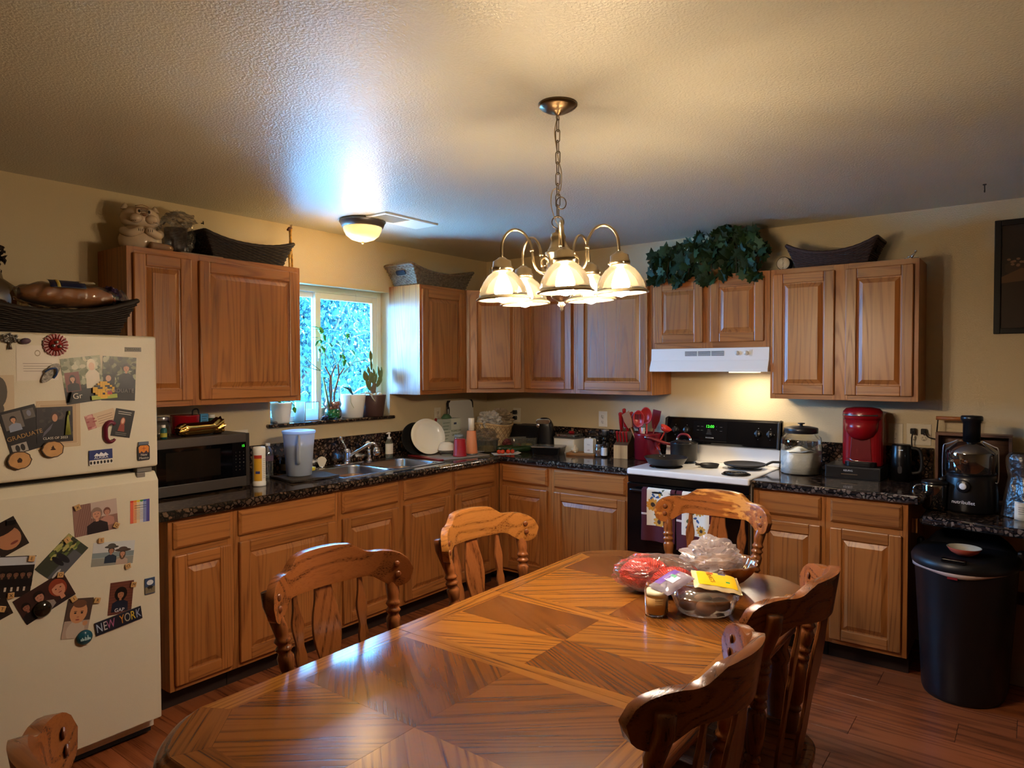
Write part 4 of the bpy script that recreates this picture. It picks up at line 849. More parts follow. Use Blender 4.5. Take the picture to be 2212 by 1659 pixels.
c = card(72, 74, '#2c2628'); c.blot(26, ['#39322f', '#231f22', '#4a3f3a'], sz=.12, seed=5).P([(-.5, -.34), (-.22, .0), (.0, .16), (.3, .1), (.45, -.2), (.5, -.5), (-.5, -.5)], '#161518').El(-.0, .23, .12, .13, '#3a2018').El(.0, .19, .075, .11, '#b78466').P([(-.3, -.2), (-.05, .05), (-.12, -.12), (-.35, -.35)], '#55505c')
o = c.put('graduation_photo', 'dark class photo of a person in profile, lettered along the bottom', 118, 917, 0, GP, .0022); text('CLASS OF 2023', .0125, (0, -.004, -.050), FY, mat('ink_light', '#d8cfc0'), o)
mb = MB(); mb.bx(-.004, .004, -.012, 0, -.020, .020); magnet(mb, 'clip_magnet', 'black clip magnet holding the class photo', 151, 858, BLK(), -12, .003, bev=.001)
mb = MB()
for i in range(9): mb.tube([(0, -.004, .045), (-.004+(i-4)*.0006, -.005, .02), ((i-4)*.0022-.004, -.004, -.045)], .0012, 5)
mb.tube([(0, -.005, .045), (0, -.005, .03)], .004, 6); magnet(mb, 'tassel', 'yellow-green graduation tassel hanging over the class photo', 147, 913, mat('tassel', '#9aa04c', .7), 0, .004, None, 'tassel')
def slice_(px, py, rr, label, glyph, s_):
    rnd = random.Random(s_); mb = MB(); pts = [(rr*(1+rnd.uniform(-.05, .05))*cos(a), rr*.86*(1+rnd.uniform(-.05, .05))*sin(a)) for a in [2*pi*i/22 for i in range(22)]]
    mb.prism(pts, -.009, 0, 'xz'); o = magnet(mb, 'wood_slice_magnet', label, px, py, mat('bark', '#4b3b30', .9), 0, .001)
    mb = MB(); mb.prism([(a*.90, b*.90) for a, b in pts], -.0096, -.008, 'xz'); mb.build('wood_face', mat('slice_face', '#b98a54', .6, vary=.15, bscale=30), o)
    mb = MB(); mb.prism(glyph, -.0102, -.0096, 'xz'); mb.build('burnt_mark', mat('burnt', '#3a2415', .8), o); return o
slice_(112, 970, .037, 'round wood slice magnet with a burnt tree mark under the class photo', [(-.010, -.002), (-.004, .003), (-.006, .006), (-.002, .010), (0, .015), (.003, .008), (.005, .003), (.010, -.002), (.003, -.003), (-.003, -.003)], 1)
slice_(40, 994, .038, 'round wood slice magnet with a burnt mark below the tilted black card', [(-.006, -.008), (-.008, 0), (-.004, .006), (0, .010), (.005, .006), (.008, 0), (.005, -.008)], 2)
c = card(66, 32, '#cdb494'); c.R(-.36, 0, .28, 1, '#b0706a').blot(12, ['#9c4a4c', '#d09a90'], -.5, -.22, sz=.07, seed=3).lines(-.12, .42, .2, 4, .16, '#8a6a58', .03); c.put('printed_card', 'cream and pink handwritten card behind the maroon letter', 218, 905, 15, GP, cat='card')
c = card(44, 62, '#1c1c1c'); c.lines(-.36, .36, .40, 2, .07, '#cfc8bc', .02).lines(-.3, .3, -.36, 2, .06, '#8a8680', .014).El(-.02, .06, .12, .15, '#a9583c').El(-.02, .08, .08, .10, '#d6a58a').P([(-.2, -.3), (-.14, -.05), (.1, -.05), (.16, -.3)], '#8c3a2c'); c.put('printed_card', 'small black booklet cover with a red-haired figure, tilted', 265, 914, -12, GP, .0006, cat='card')
mb = MB(); pts = [(.020*cos(a), .030*sin(a)+(.010 if sin(a) > 0 else -.010)) for a in [R(40+280*i/20) for i in range(21)]]; mb.tube([(x, -.004, z) for x, z in pts], .0105, 8, flat=.5); magnet(mb, 'letter_magnet', 'maroon letter C magnet over the two small cards', 237, 933, mat('maroon_glitter', '#6b1c30', .3), 0, .003)
mb = MB(); c = Card(.085, .058, '#20306c', .004); c.R(0, -.33, 1, .34, '#d9d4c8')
for i in range(7): c.El(-.43+i*.145, -.34, .05, .11, '#1c1a18', 9)
c.P([(-.3, .1), (-.18, .3), (-.08, .18), (0, .34), (.12, .2), (.2, .3), (.34, .1), (.1, .05)], '#e4e6ee'); o = c.put('souvenir_magnet', 'blue Alaska souvenir magnet with white animals along its base', 217, 987, 1, 'fridge magnets', .001, 'magnet'); text('ALASKA', .014, (0, -.006, -.001), FY, mat('ink_white', '#e8e8ea'), o)
mb = MB(); mb.col = c_('#22232a'); P_ = [(-.021, -.036), (.021, -.036), (.024, -.030), (.024, .020), (.017, .028), (-.017, .028), (-.024, .020), (-.024, -.030)]; mb.prism(P_, -.004, 0, 'xz'); mb.col = c_('#5a6474'); mb.bx(-.020, .020, -.005, 0, .028, .040)
mb.col = c_('#d98432'); mb.prism([(-.019, -.005), (.019, -.005), (.021, .018), (.014, .025), (-.014, .025), (-.021, .018)], -.0045, -.004, 'xz'); mb.col = c_('#40303a'); mb.poly([(-.019, -.0047, -.012), (-.010, -.0047, .002), (0, -.0047, -.006), (.010, -.0047, .004), (.019, -.0047, -.010)])
mb.col = c_('#8c2c20'); mb.bx(-.008, .008, -.0049, -.0046, .012, .0135); mb.bx(-.0008, .0008, -.0049, -.0046, .005, .021)
o = magnet(mb, 'jar_magnet', 'jar-shaped New Mexico magnet at the freezer door edge', 309, 975, PR, 0, .001); text('New\nMexico', .013, (0, -.0055, -.020), FY, mat('ink_light', '#d8cfc0'), o)
# lower door
c = card(95, 68, '#8d6a60'); 
for i in range(12): c.P([(-.5+i*.05, -.5), (-.49+i*.05, -.5), (-.29+i*.05, .5), (-.30+i*.05, .5)], '#6c463e')
c.R(.2, .25, .6, .5, '#b8a49a').who(.26, .12, .22, '#b98570', '#70483c', '#b08072').who(.02, .10, .34, '#bf8a70', '#8c7468', '#2b2326'); c.put('snapshot', 'pinkish snapshot of two people cheek to cheek at the top of the fridge door', 207, 1118, 3, GP)
c = card(46, 52, '#d8d8dc')
for i, q in enumerate(['#c0392b', '#d9822b', '#d9c22b', '#4c8c3c', '#2c5aa0', '#5a3a8c']): c.R(-.42+i*.168, 0, .17, 1, {'#c0392b': '#d4614a', '#d9822b': '#dd9a66', '#d9c22b': '#dcc7a0', '#4c8c3c': '#c9c9cc', '#2c5aa0': '#7f8cc0', '#5a3a8c': '#4c4a94'}[q]); c.El(-.42+i*.168, .47, .09, .06, q)
c.lines(-.3, .34, .26, 2, .1, '#2a2a2e', .02).lines(-.3, .3, .06, 9, .05, '#77777c', .012); c.put('poem_card', 'rainbow-coloured poem card beside the two-people snapshot', 302, 1104, -1, GP, cat='card')
c = card(96, 54, '#3b3f34'); c.R(-.2, -.3, 1, .4, '#54565c').blot(50, ['#5c6a38', '#8c9450', '#2c3020', '#a8a060'], x0=-.1, z0=-.1, sz=.08, seed=2).El(-.1, .05, .06, .28, '#1a1a1e').El(.02, -.02, .07, .3, '#222228').El(-.32, -.25, .13, .05, '#b8b4b0'); c.put('snapshot', 'steeply tilted snapshot of figures on a garden path', 134, 1206, 44, GP, .0006)
c = card(94, 52, '#c2c5c6'); c.R(0, -.05, 1, .22, '#7e8c92').R(0, -.34, 1, .34, '#8b8c84').who(-.06, .12, .26, '#a87458', '#3a3330', '#2c3646').El(-.06, .28, .17, .06, '#3c3a38').El(-.06, .33, .10, .10, '#4a4844').who(.22, -.04, .26, '#b98468', '#5a4638', '#b09888', True).El(.22, .12, .20, .07, '#4a3c34').El(.22, .17, .11, .09, '#564840'); c.put('snapshot', 'snapshot of a couple in sun hats by the water', 245, 1195, -7, GP)
c = card(56, 66, '#2a211c'); c.El(0, -.05, .42, .36, '#b07a58').El(0, .30, .5, .2, '#241814').El(.1, -.25, .14, .04, '#7a3c34'); c.put('snapshot', 'close-up face snapshot at the outer edge of the fridge door', 16, 1160, 24, GP)
c = card(78, 82, '#221c1a'); c.R(0, .38, 1, .2, '#b8bcc4')
for i in range(6): c.who(-.4+i*.16, .05, .15, '#6a4c3c', '#15110f', '#181414'); c.R(-.42+i*.15, -.30, .05, .10, '#c9b8a8')
c.put('snapshot', 'dark snapshot of a standing group at the outer edge of the fridge door', 26, 1246, -10, GP, .0004)
c = card(106, 60, '#3a2420'); c.who(-.36, .05, .28, '#8c5a48', '#15100e', '#1a1618').who(-.08, .12, .36, '#b07860', '#1e1512', '#8c8078').who(.28, .02, .56, '#c08468', '#8c3c28', '#2a2022'); c.put('snapshot', 'snapshot of three smiling faces below the dark group picture', 97, 1291, 24, GP, .0009)
c = card(54, 84, '#4a3a34'); c.R(0, -.28, 1, .44, '#a89484').El(0, -.32, .36, .26, '#b8a898').El(0, .14, .34, .27, '#c08a62').El(0, .36, .26, .10, '#6a4836')
for e in (-1, 1): c.El(e*.13, .13, .05, .022, '#221814', 10).El(e*.13, .17, .07, .012, '#5c4030', 8)
c.El(0, .03, .05, .02, '#a26c4c').El(0, -.04, .08, .02, '#8c4038').El(.33, -.14, .1, .06, '#c08a62'); c.put('snapshot', 'snapshot of a baby looking at the viewer', 167, 1335, -11, GP, .0014)
c = card(54, 72, '#6a3c30')
for i in range(12): c.R(0, .46-i*.085, 1, .012, '#4c2a22')
c.who(-.02, .10, .26, '#9a6a4e', '#15110f', '#1a2030', grow=1.45); o = c.put('snapshot', 'portrait of a curly-haired person in a navy shirt before bricks', 261, 1291, -6, GP); text('GAP', .020, (-.004, -.006, -.047), FY, mat('ink_white', '#e8e8ea'), o)
mb = MB(); mb.col = c_('#1c1f2c'); mb.bx(-.088, .088, -.004, 0, -.026, .026)
o = magnet(mb, 'lettered_magnet', 'long New York magnet with picture-filled capital letters', 256, 1340, PR, 7, .001)
for i, (ch_, q) in enumerate(zip('NEW YORK', ['#a8b8cc', '#c9c4bc', '#b06a90', '', '#c98c3c', '#b8b0a0', '#d9b83c', '#9aa4c0'])):
    if ch_ != ' ': text(ch_, .050, (-.074+i*.0212, -.0045, 0), FY, mat('ny_'+ch_+q[1:], q, .3), o, xs=.62)
c = Card(.040, .066, '#3a4c6c', .004); c.R(0, -.25, 1, .4, '#7a7058').El(0, .22, .34, .16, '#d4d8dc').El(0, -.08, .28, .10, '#2a2420').R(-.14, -.2, .05, .14, '#2a2420').R(.14, -.2, .05, .14, '#2a2420'); c.put('souvenir_magnet', 'small landscape magnet with a dark animal at the edge of the fridge door', 323, 1265, 0, 'fridge magnets', .001, 'magnet')
mb = MB(); mb.lathe([(.031, 0), (.030, -.006), (.022, -.014), (0, -.018)], (0, 0, 0), 26, 'y'); magnet(mb, 'pebble_magnet', 'dark glass pebble magnet on the snapshot of three faces', 90, 1315, mat('dark_pebble', '#1f1a14', .08), 0, .003)
mb = MB(); mb.lathe([(.029, 0), (.028, -.005), (.02, -.012), (0, -.015)], (0, 0, 0), 26, 'y'); o = magnet(mb, 'dome_magnet', 'round glass dome magnet with a teal skyline on the baby snapshot', 181, 1376, mat('teal_dome', '#1c4c5c', .08), 0, .004)
for i, h in enumerate((.008, .012, .007, .014, .010, .018, .009, .006)): mb = MB(); mb.bx(-.018+i*.0045, -.0145+i*.0045, -.0168 if 2 < i < 6 else -.0145, -.012, -.008, -.008+h); mb.build('skyline_block', mat('sky_pale', '#9fc4cc', .3), o)
TILE = mat('tile_wood', '#c49a62', .45); INK = mat('ink_black', '#1a1512', .6)
for ch_, px, py, an, wh in (('X', 166, 1096, 20, 'at the upper corner of the two-people snapshot'), ('Q', 250, 1134, -28, 'at the lower corner of the two-people snapshot'), ('I', 144, 1166, 28, 'on top of the garden path snapshot'), ('O', 129, 1241, -10, 'below the garden path snapshot'), ('S', 217, 1167, -4, 'on the sun hat couple, upper corner'), ('O', 275, 1222, 8, 'on the sun hat couple, lower corner'),
                         ('E', 67, 1206, -14, 'at the corner of the dark group snapshot'), ('X', 22, 1286, -6, 'at the foot of the dark group snapshot'), ('I', 158, 1293, 24, 'above the baby, inner corner'), ('R', 209, 1296, -18, 'above the baby, outer corner'), ('M', 287, 1262, -14, 'on the curly-haired portrait'), ('T', 3, 1315, -20, 'on the cut-off picture low at the door edge')):
    mb = MB(); mb.bx(-.0105, .0105, -.0045, 0, -.0105, .0105); o = magnet(mb, 'letter_tile', 'wooden game tile %s magnet %s' % (ch_, wh), px, py, TILE, an, .003, 'letter tile magnets', bev=.0015); text(ch_, .016, (0, -.0048, 0), FY, INK, o)
c = card(40, 40, '#2a221e'); c.blot(8, ['#4a3a30', '#15110f'], seed=9); c.put('snapshot', 'dark corner of a picture low at the outer door edge', -3, 1318, 20, GP)
mb = MB(); mb.bx(-.014, .014, -.004, 0, -.008, .008); magnet(mb, 'clip_magnet', 'small black magnet on the close-up face snapshot', 23, 1128, BLK(), 0, .002)
# ================================================================== sink and tap
sk = E('sink', 'double-bowl stainless steel sink set in the granite', 'sink', (-1.55, -.305, CT))
BR = mat('brushed_steel', '#b4b6ba', .24, 1.)
def rrect(x0, x1, y0, y1, rr, n=6):
    p = []
    for cx, cy, a0 in ((x1-rr, y1-rr, 0), (x0+rr, y1-rr, 90), (x0+rr, y0+rr, 180), (x1-rr, y0+rr, 270)):
        for i in range(n+1): a = R(a0+90*i/n); p.append((cx+rr*cos(a), cy+rr*sin(a)))
    return p
for x0, x1 in ((-.395, -.012), (.012, .395)):
    mb = MB(); vs = []; L = [(0, .0045, .06), (.008, -.004, .06), (.018, -.14, .05), (.035, -.165, .045), (.09, -.172, .03)]
    for d, z, rr in L: vs += [(x, y, z) for x, y in rrect(x0+d, x1-d, -.225+d, .14-d, rr)]
    k = 28; mb.add(vs, [(i*k+j, i*k+(j+1) % k, (i+1)*k+(j+1) % k, (i+1)*k+j) for i in range(len(L)-1) for j in range(k)]+[tuple(range((len(L)-1)*k, len(L)*k))], True); mb.build('bowl', BR, sk, fixn=False)
    mb = MB(); mb.lathe([(.040, 0), (.036, .003), (.02, .001), (0, .001)], ((x0+x1)/2, -.04, -.171), 20); mb.build('drain', CHR(), sk)
mb = MB(); Z = .0045   # rim plate in strips round the bowls
for a, b, c2, d2 in ((-.425, -.395, -.25, .235), (.395, .425, -.25, .235), (-.012, .012, -.225, .14), (-.395, .395, -.25, -.225), (-.395, .395, .14, .235)): mb.bx(a, b, c2, d2, .0005, Z)
mb.build('rim', BR, sk)
fc = E('faucet', 'chrome kitchen tap with a filter head on its spout', 'tap', (-1.585, -.115, CT+.005))
mb = MB(); mb.prism(rrect(-.10, .13, -.028, .028, .027), 0, .008); mb.build('deck_plate', CHR(), fc, bev=.003)
mb = MB(); mb.lathe([(.026, .008), (.024, .03), (.023, .075), (.024, .085), (.018, .10), (0, .104)], (0, 0, 0), 24); mb.build('tap_body', CHR(), fc)
mb = MB(); mb.tube([(0, 0, .095), (-.02, .0, .125), (-.042, .004, .168)], [.008, .007, .009], 10); mb.sphere((-.044, .004, .172), .012, 12); mb.build('lever', CHR(), fc)
mb = MB(); mb.tube(smoothpath([(.015, -.01, .055), (.06, -.05, .09), (.11, -.09, .125), (.135, -.11, .130), (.145, -.118, .112)], 6), .0105, 12); mb.build('spout', CHR(), fc)
mb = MB(); mb.lathe([(.012, .020), (.016, .014), (.024, .0), (.026, -.018), (.018, -.034), (.009, -.038), (0, -.038)], (.146, -.119, .088), 20); mb.build('filter_head', CHR(), fc)
sp = E('side_sprayer', 'chrome side sprayer standing beside the tap', 'tap', (-1.385, -.10, CT+.005))
mb = MB(); mb.lathe([(.022, 0), (.02, .010), (.013, .02), (.012, .05), (.014, .08)], (0, 0, 0), 20); mb.tube([(0, 0, .078), (-.004, -.004, .10), (-.016, -.012, .118)], [.014, .015, .014], 12); mb.build('wand', CHR(), sp)
mb = MB(); mb.tube([(-.014, -.011, .117), (-.024, -.018, .120)], [.016, .017], 14); mb.build('spray_face', WHT(), sp)
# ------------------------------------------------ soap, sponge, brush
o = E('soap_bottle', 'clear pump bottle of soap with a white label behind the sink', 'bottle', (-1.205, -.105, CT+.005))
mb = MB(); mb.lathe([(.0, 0), (.028, .001), (.030, .01), (.030, .105), (.022, .125), (.013, .132)], sy=.7); mb.build('bottle', thin('soap_clear', '#e8f0ea', .5, .03, .2, .12), o)
mb = MB(); mb.cap = False; mb.lathe([(.0305, .03), (.0305, .10)], sy=.72); mb.build('label', mat('label_white', '#e4e4dc', .5), o)
mb = MB(); mb.lathe([(.014, .132), (.014, .145), (.006, .147), (.005, .168), (.010, .170), (.010, .178), (0, .180)]); mb.tube([(0, 0, .174), (-.028, -.006, .172)], [.005, .004], 8); mb.build('pump', WHT(), o)
mb = MB(); mb.box((0, 0, .011), (.075, .05, .022)); o = tag(mb.build('sponge', mat('sponge_yellow', '#d9cc3c', .9, bump=1, bscale=150), None, (-1.925, -.17, CT+.005), (0, 0, .3), bev=.005), 'small yellow sponge by the sink rim', 'sponge')
o = E('scrub_brush', 'white fan-shaped scraper standing beside the sink', 'scraper', (-1.775, -.105, CT+.005), R(-30))
mb = MB(); mb.prism([(-.012, 0), (.012, 0), (.030, .045), (.020, .062), (0, .070), (-.022, .062), (-.032, .045)], -.003, .003, 'xz'); mb.build('blade', mat('cream_plastic', '#e4ddc8', .4), o, bev=.002)
mb = MB(); mb.cyl((0, 0, 0), .016, .006, 16); mb.build('foot', CHR(), o)
o = E('sink_strainer', 'round metal sink strainer lying on the sink deck', 'strainer', (-1.865, -.115, CT+.005))
mb = MB(); mb.lathe([(.040, .0), (.042, .004), (.030, .006), (.028, .016), (.012, .020), (.010, .028), (0, .030)]); mb.build('strainer_body', CHR(), o)
for i in range(12): mb = MB(); mb.cyl((cos(i*pi/6)*.034, sin(i*pi/6)*.034, .004), .0035, .0016, 8); mb.build('hole', BLKM(), o)
# ------------------------------------------------ pitcher on folded towel, bottle, wipes
TW2 = mat('grey_towel', '#3a342f', .95, bump=2, bscale=160, vary=.3)
def folded(name, label, loc, rz, w, d, n, m):
    o = E(name, label, 'towel', loc, rz); th = .007
    for i in range(n):
        mb = MB()
        def fn(a, b, i=i): x = -w/2+w*a*(1-.02*i); y = -d/2+d*b; return (x, y, i*th+th*.5+.0022*sin(x*40+i*2)+.002*sin(y*33+i))
        mb.grid(fn, 16, 12); mb.build('fold', m, o, solid=th*.92)
    return o
folded('dish_towel', 'dark folded dish towel under the pitcher', (-2.07, -.335, CT), R(-8), .30, .27, 2, TW2)
PT_ = thin('pitcher_plastic', '#dfe8f2', .3, .25, .3, .78)
o = E('pitcher', 'tall translucent white plastic pitcher on the folded dark towel', 'pitcher', (-2.085, -.30, CT+.0155))
mb = MB(); mb.cap = False; mb.lathe([(0, 0), (.066, .0), (.070, .004), (.080, .15), (.089, .245)], n=40); mb.build('jug', PT_, o, solid=.002)
mb = MB(); mb.lathe([(.068, .002), (.079, .175), (0, .176)], n=36); mb.build('drink', thin('milky_drink', '#cfd9e6', .3, .3, .3, .9), o)
mb = MB(); mb.lathe([(.088, .238), (.094, .246), (.094, .256), (.086, .258), (.070, .254), (.066, .250), (0, .250)], n=40); mb.build('lid', thin('lid_plastic', '#dfeaf6', .3, .2, .3, .85), o)
mb = MB(); mb.tube(smoothpath([(-.050, -.068, .235), (-.068, -.098, .215), (-.066, -.094, .10), (-.046, -.062, .075)], 6), .007, 8); mb.build('jug_handle', PT_, o)
def bottle(name, label, loc, prof, m, cap=None, cat='bottle', lab=None, group=None, sy=1, n=24):
    o = E(name, label, cat, loc, 0, group); mb = MB(); mb.lathe(prof, n=n, sy=sy); mb.build('body', m, o)
    if cap: mb = MB(); mb.lathe([(0, cap[1]), (cap[0], cap[1]), (cap[0], cap[2]), (0, cap[2])], n=n); mb.build('cap', cap[3], o, bev=.0015)
    if lab: mb = MB(); mb.cap = False; mb.lathe([(lab[0], lab[1]), (lab[0], lab[2])], n=n, sy=sy); mb.build('label', lab[3], o)
    return o
LAB = lambda c: mat('label'+c, c, .5)
bottle('water_bottle', 'clear ribbed plastic water bottle by the wipes canister', (-2.19, -.15, CT), [(0, 0), (.030, .002), (.031, .01)]+[(.031-.002*(i % 2), .015+i*.009) for i in range(9)]+[(.031, .10), (.031, .135), (.026, .158), (.014, .176), (.013, .186)], thin('pet', '#e6eef2', .9, .05, .3, .05), (.014, .184, .198, WHT()), lab=(.0315, .098, .128, LAB('#5c4a5c')))
bottle('small_jar', 'dark little jar with a tan label behind the pitcher', (-2.02, -.075, CT), [(0, 0), (.028, .001), (.028, .07), (.022, .08)], BLK(), (.023, .08, .095, BLK()), 'jar', (.0285, .015, .055, LAB('#8a7448')))
o = E('wipes_canister', 'white canister of wipes with a red and yellow label beside the microwave', 'canister', (-2.385, -.365, CT))
mb = MB(); mb.lathe([(0, 0), (.034, .001), (.035, .006), (.035, .022), (.033, .026), (.033, .165), (.034, .168), (.034, .200), (.030, .210), (0, .212)], n=36); mb.build('tub', WHT(), o)
mb = MB(); mb.cap = False; mb.lathe([(.0335, .030), (.0335, .172)], n=36); mb.build('label', mat('label_paper', '#e8e4d8', .5), o)
for nm, a0, a1, z0, z1, c2 in (('label_print', 190, 262, .030, .150, '#d9a42c'), ('label_print', 190, 262, .150, .168, '#b8301f'), ('label_print', 205, 245, .068, .082, '#2c3a7c')):
    mb = MB(); q = [R(a0+(a1-a0)*i/10) for i in range(11)]; mb.add([(cos(a)*.0338, sin(a)*.0338, z) for z in (z0, z1) for a in q], [(i, i+1, 12+i, 11+i) for i in range(10)], True)
    if c2 == '#2c3a7c': mb.v = [v*1.004 for v in mb.v]
    mb.build(nm, LAB(c2), o)
for i in range(11): mb = MB(); q = [R(270+i2*5) for i2 in range(8)]; mb.add([(cos(a)*.0338, sin(a)*.0338, z) for z in (.045+i*.010, .047+i*.010) for a in q], [(k2, k2+1, 9+k2, 8+k2) for k2 in range(7)], True); mb.build('print_line', LAB('#8a8a86'), o)
# ------------------------------------------------ microwave and what stands on it
MWX0, MWX1, MWY0, MWY1, MWZ0, MWZ1 = -2.925, -2.437, -.36, -.045, .936, 1.214
mw = E('microwave', 'countertop microwave with black glass door and steel bands', 'microwave', (0, 0, 0))
DST = mat('dark_steel', '#6a6460', .33, .85)
mb = MB(); mb.bx(MWX0, MWX1, MWY0+.02, MWY1, MWZ0, MWZ1); mb.build('case', mat('case_dark', '#3a3533', .4, .5), mw, bev=.006)
mb = MB(); mb.bx(MWX0, MWX1-.02, MWY0, MWY0+.0205, MWZ1-.046, MWZ1-.001); mb.build('top_band', DST, mw, bev=.002)
mb = MB(); mb.bx(MWX0, MWX1-.02, MWY0, MWY0+.0205, MWZ0, MWZ0+.052); mb.build('bottom_band', DST, mw, bev=.002)
mb = MB(); mb.bx(MWX1-.020, MWX1, MWY0, MWY0+.0205, MWZ0, MWZ1); mb.build('side_band', mat('case_dark', ''), mw, bev=.002)
mb = MB(); mb.bx(MWX0, -2.535, MWY0+.003, MWY0+.02, MWZ0+.052, MWZ1-.046); dr = mb.build('door', mat('oven_glass', ''), mw)
mb = MB(); mb.bx(-2.535, MWX1-.020, MWY0+.002, MWY0+.02, MWZ0+.052, MWZ1-.046); cp = mb.build('control_panel', mat('panel_black', '#060608', .12), mw)
mb = MB(); mb.bx(-2.88, -2.60, MWY0+.0024, MWY0+.003, MWZ0+.075, MWZ1-.066); mb.build('window', mat('mw_window', '#15120f', .1), dr)
text('15', .018, (-2.473, MWY0+.0015, MWZ1-.066), FY, LED, cp, 'clock_digits')
for i in range(6):
    for j in range(3): text('123456789*0#abcdef'[i*3+j], .010, (-2.515+j*.022, MWY0+.0016, MWZ1-.098-i*.018), FY, mat('print_dim', '#55534f', .5), cp, 'button_print')
for x in (MWX0+.03, MWX1-.03):
    for y in (MWY0+.05, MWY1-.04): mb = MB(); mb.cyl((x, y, CT), .012, .012, 12); mb.build('foot', BLKM(), mw)
TOP = MWZ1
bottle('glass_jar', 'clear glass jar with a silver lid on the microwave', (-2.838, -.235, TOP), [(0, 0), (.036, .001), (.039, .006), (.039, .075), (.030, .086)], GLS(), (.034, .084, .102, STL()), 'jar')
bottle('small_bottle', 'little teal bottle at the front edge of the microwave top', (-2.868, -.315, TOP), [(0, 0), (.015, .001), (.015, .045), (.008, .055)], mat('teal', '#1f5a5c', .3), (.009, .055, .068, WHT()), lab=(.0155, .01, .03, LAB('#a8a03c')))
o = E('red_pot', 'red enamel pot with a black lid loop on the microwave', 'pot', (-2.675, -.150, TOP))
mb = MB(); mb.lathe([(0, 0), (.058, .001), (.066, .01), (.070, .095), (.072, .100), (.066, .100), (0, .104)], n=36); mb.build('pot_body', RED(), o)
mb = MB(); mb.tube(smoothpath([(.03, -.02, .100), (.034, -.02, .125), (.058, -.02, .128), (.064, -.02, .103)], 5), .004, 8); mb.build('lid_handle', BLK(), o)
mb = MB()
def foil(a, b):
    t = a; x = -.12+.24*t; w = .036*(1-.35*max(0, (.16-t)/.16)-.0) if t < .16 else (.036 if t < .82 else .036*(1+.35*(t-.82)/.18)); an = 2*pi*b; cr = (.006*sin(9*an+30*t) if (t < .16 or t > .8) else .0012*sin(5*an)); return (x, cos(an)*(w*.95+cr), .034+sin(an)*(w*.9+cr)+(.010*(t-.7)/.3 if t > .7 else 0))
mb.grid(foil, 40, 33); o = tag(mb.build('foil_package', mat('gold_foil', '#b9924c', .13, 1.), None, (-2.672, -.283, TOP+.001), (0, 0, R(6))), 'long package in shiny gold foil on the microwave', 'package')
mb = MB(); mb.box((0, 0, .05), (.044, .02, .10)); o = tag(mb.build('tea_box', LAB('#3f86b4'), None, (-2.566, -.135, TOP), bev=.001), 'small light blue box on the microwave behind the foil package', 'box')
for i in range(4): mb = MB(); mb.bx(-.014, .014-(i % 2)*.006, -.0104, -.010, .085-i*.013, .088-i*.013); mb.build('print_line', LAB('#1d3a4c'), o)
bottle('spice_bottle', 'green spice bottle with a white cap edge, beside the light blue box', (-2.512, -.12, TOP), [(0, 0), (.017, .001), (.017, .070), (.014, .074)], mat('herb_green', '#2c4a34', .3), (.017, .074, .092, WHT()))
mb = MB(); mb.box((0, 0, 0), (.12, .004, .065)); o = tag(mb.build('wall_outlet', mat('outlet_cream', '#d9cfb8', .4), None, (-2.283, -.0025, 1.165), bev=.0015), 'cream double wall plate behind the microwave corner', 'outlet')
# ------------------------------------------------ drying corner
o = E('red_board', 'thin red plastic board sticking out from under the drying mat', 'cutting board', (0, 0, CT))
mb = MB(); mb.prism([(-1.105, -.475), (-1.06, -.485), (-.985, -.115), (-1.03, -.105)], .0, .010); mb.build('board', mat('red_matte', '#7e1d20', .4), o, bev=.003)
o = E('drying_mat', 'grey dish drying mat in the corner by the sink', 'mat', (0, 0, CT))
mb = MB(); mb.prism([(-1.055, -.49), (-.66, -.565), (-.58, -.20), (-.965, -.095)], .0005, .008); mb.build('mat', mat('mat_grey', '#9a948c', .9, bump=2, bscale=300), o, bev=.003)
mb = MB()
for i in range(7): mb.bx(-.74, -.56, -.43+i*.018, -.426+i*.018, .0085, .014)
tag(mb.build('rubber_ribs', mat('mat_grey', ''), o), kind='stuff')
MT = CT+.0085
PLW = mat('china', '#e9e5d6', .18)
def lean(ax, ang): return ang
o = E('dinner_plate', 'large white plate leaning upright behind the mugs', 'plate', (-.935, -.215, MT+.130), R(-22))
mb = MB(); mb.lathe([(0, .008), (.080, .008), (.100, .0), (.130, -.012), (.132, -.010), (.102, .005), (.082, .013), (0, .013)], n=48, axis='y'); p = mb.build('plate', PLW, o, rot=(R(-20), 0, 0))
o = E('dark_pan', 'dark shallow pan leaning behind the white plate', 'pan', (-.985, -.135, MT+.112), R(-15))
mb = MB(); mb.lathe([(0, .012), (.085, .012), (.115, -.020), (.118, -.020), (.090, .018), (0, .018)], n=40, axis='y'); mb.build('pan_body', BLKM(), o, rot=(R(-14), 0, 0))
o = E('glass_container', 'low clear glass container under the upturned white bowl', 'container', (-.868, -.335, MT))
mb = MB(); mb.lathe([(0, 0), (.048, .001), (.050, .004), (.050, .035), (.047, .036)], n=28); mb.build('tub', GLS(), o)
o = E('white_bowl', 'small white bowl upside down on the glass container', 'bowl', (-.868, -.335, MT+.0365))
mb = MB(); mb.lathe([(.064, 0), (.062, .006), (.054, .035), (.044, .050), (.030, .052), (.030, .056), (0, .056)], n=36); mb.build('bowl', PLW, o)
o = E('red_cup', 'dark red plastic cup upside down with white lettering', 'cup', (-.862, -.455, MT), R(40))
mb = MB(); mb.lathe([(.050, 0), (.050, .008), (.047, .010), (.040, .118), (.037, .122), (0, .121)], n=36); mb.build('cup', mat('cup_red', '#9c1420', .3), o)
for i, (s_, z, h) in enumerate((("FERRIS", .070, .020), ("FARM", .045, .022))):
    text(s_, h, (0, -.0475, z), (R(94), 0, 0), mat('ink_white', ''), o)
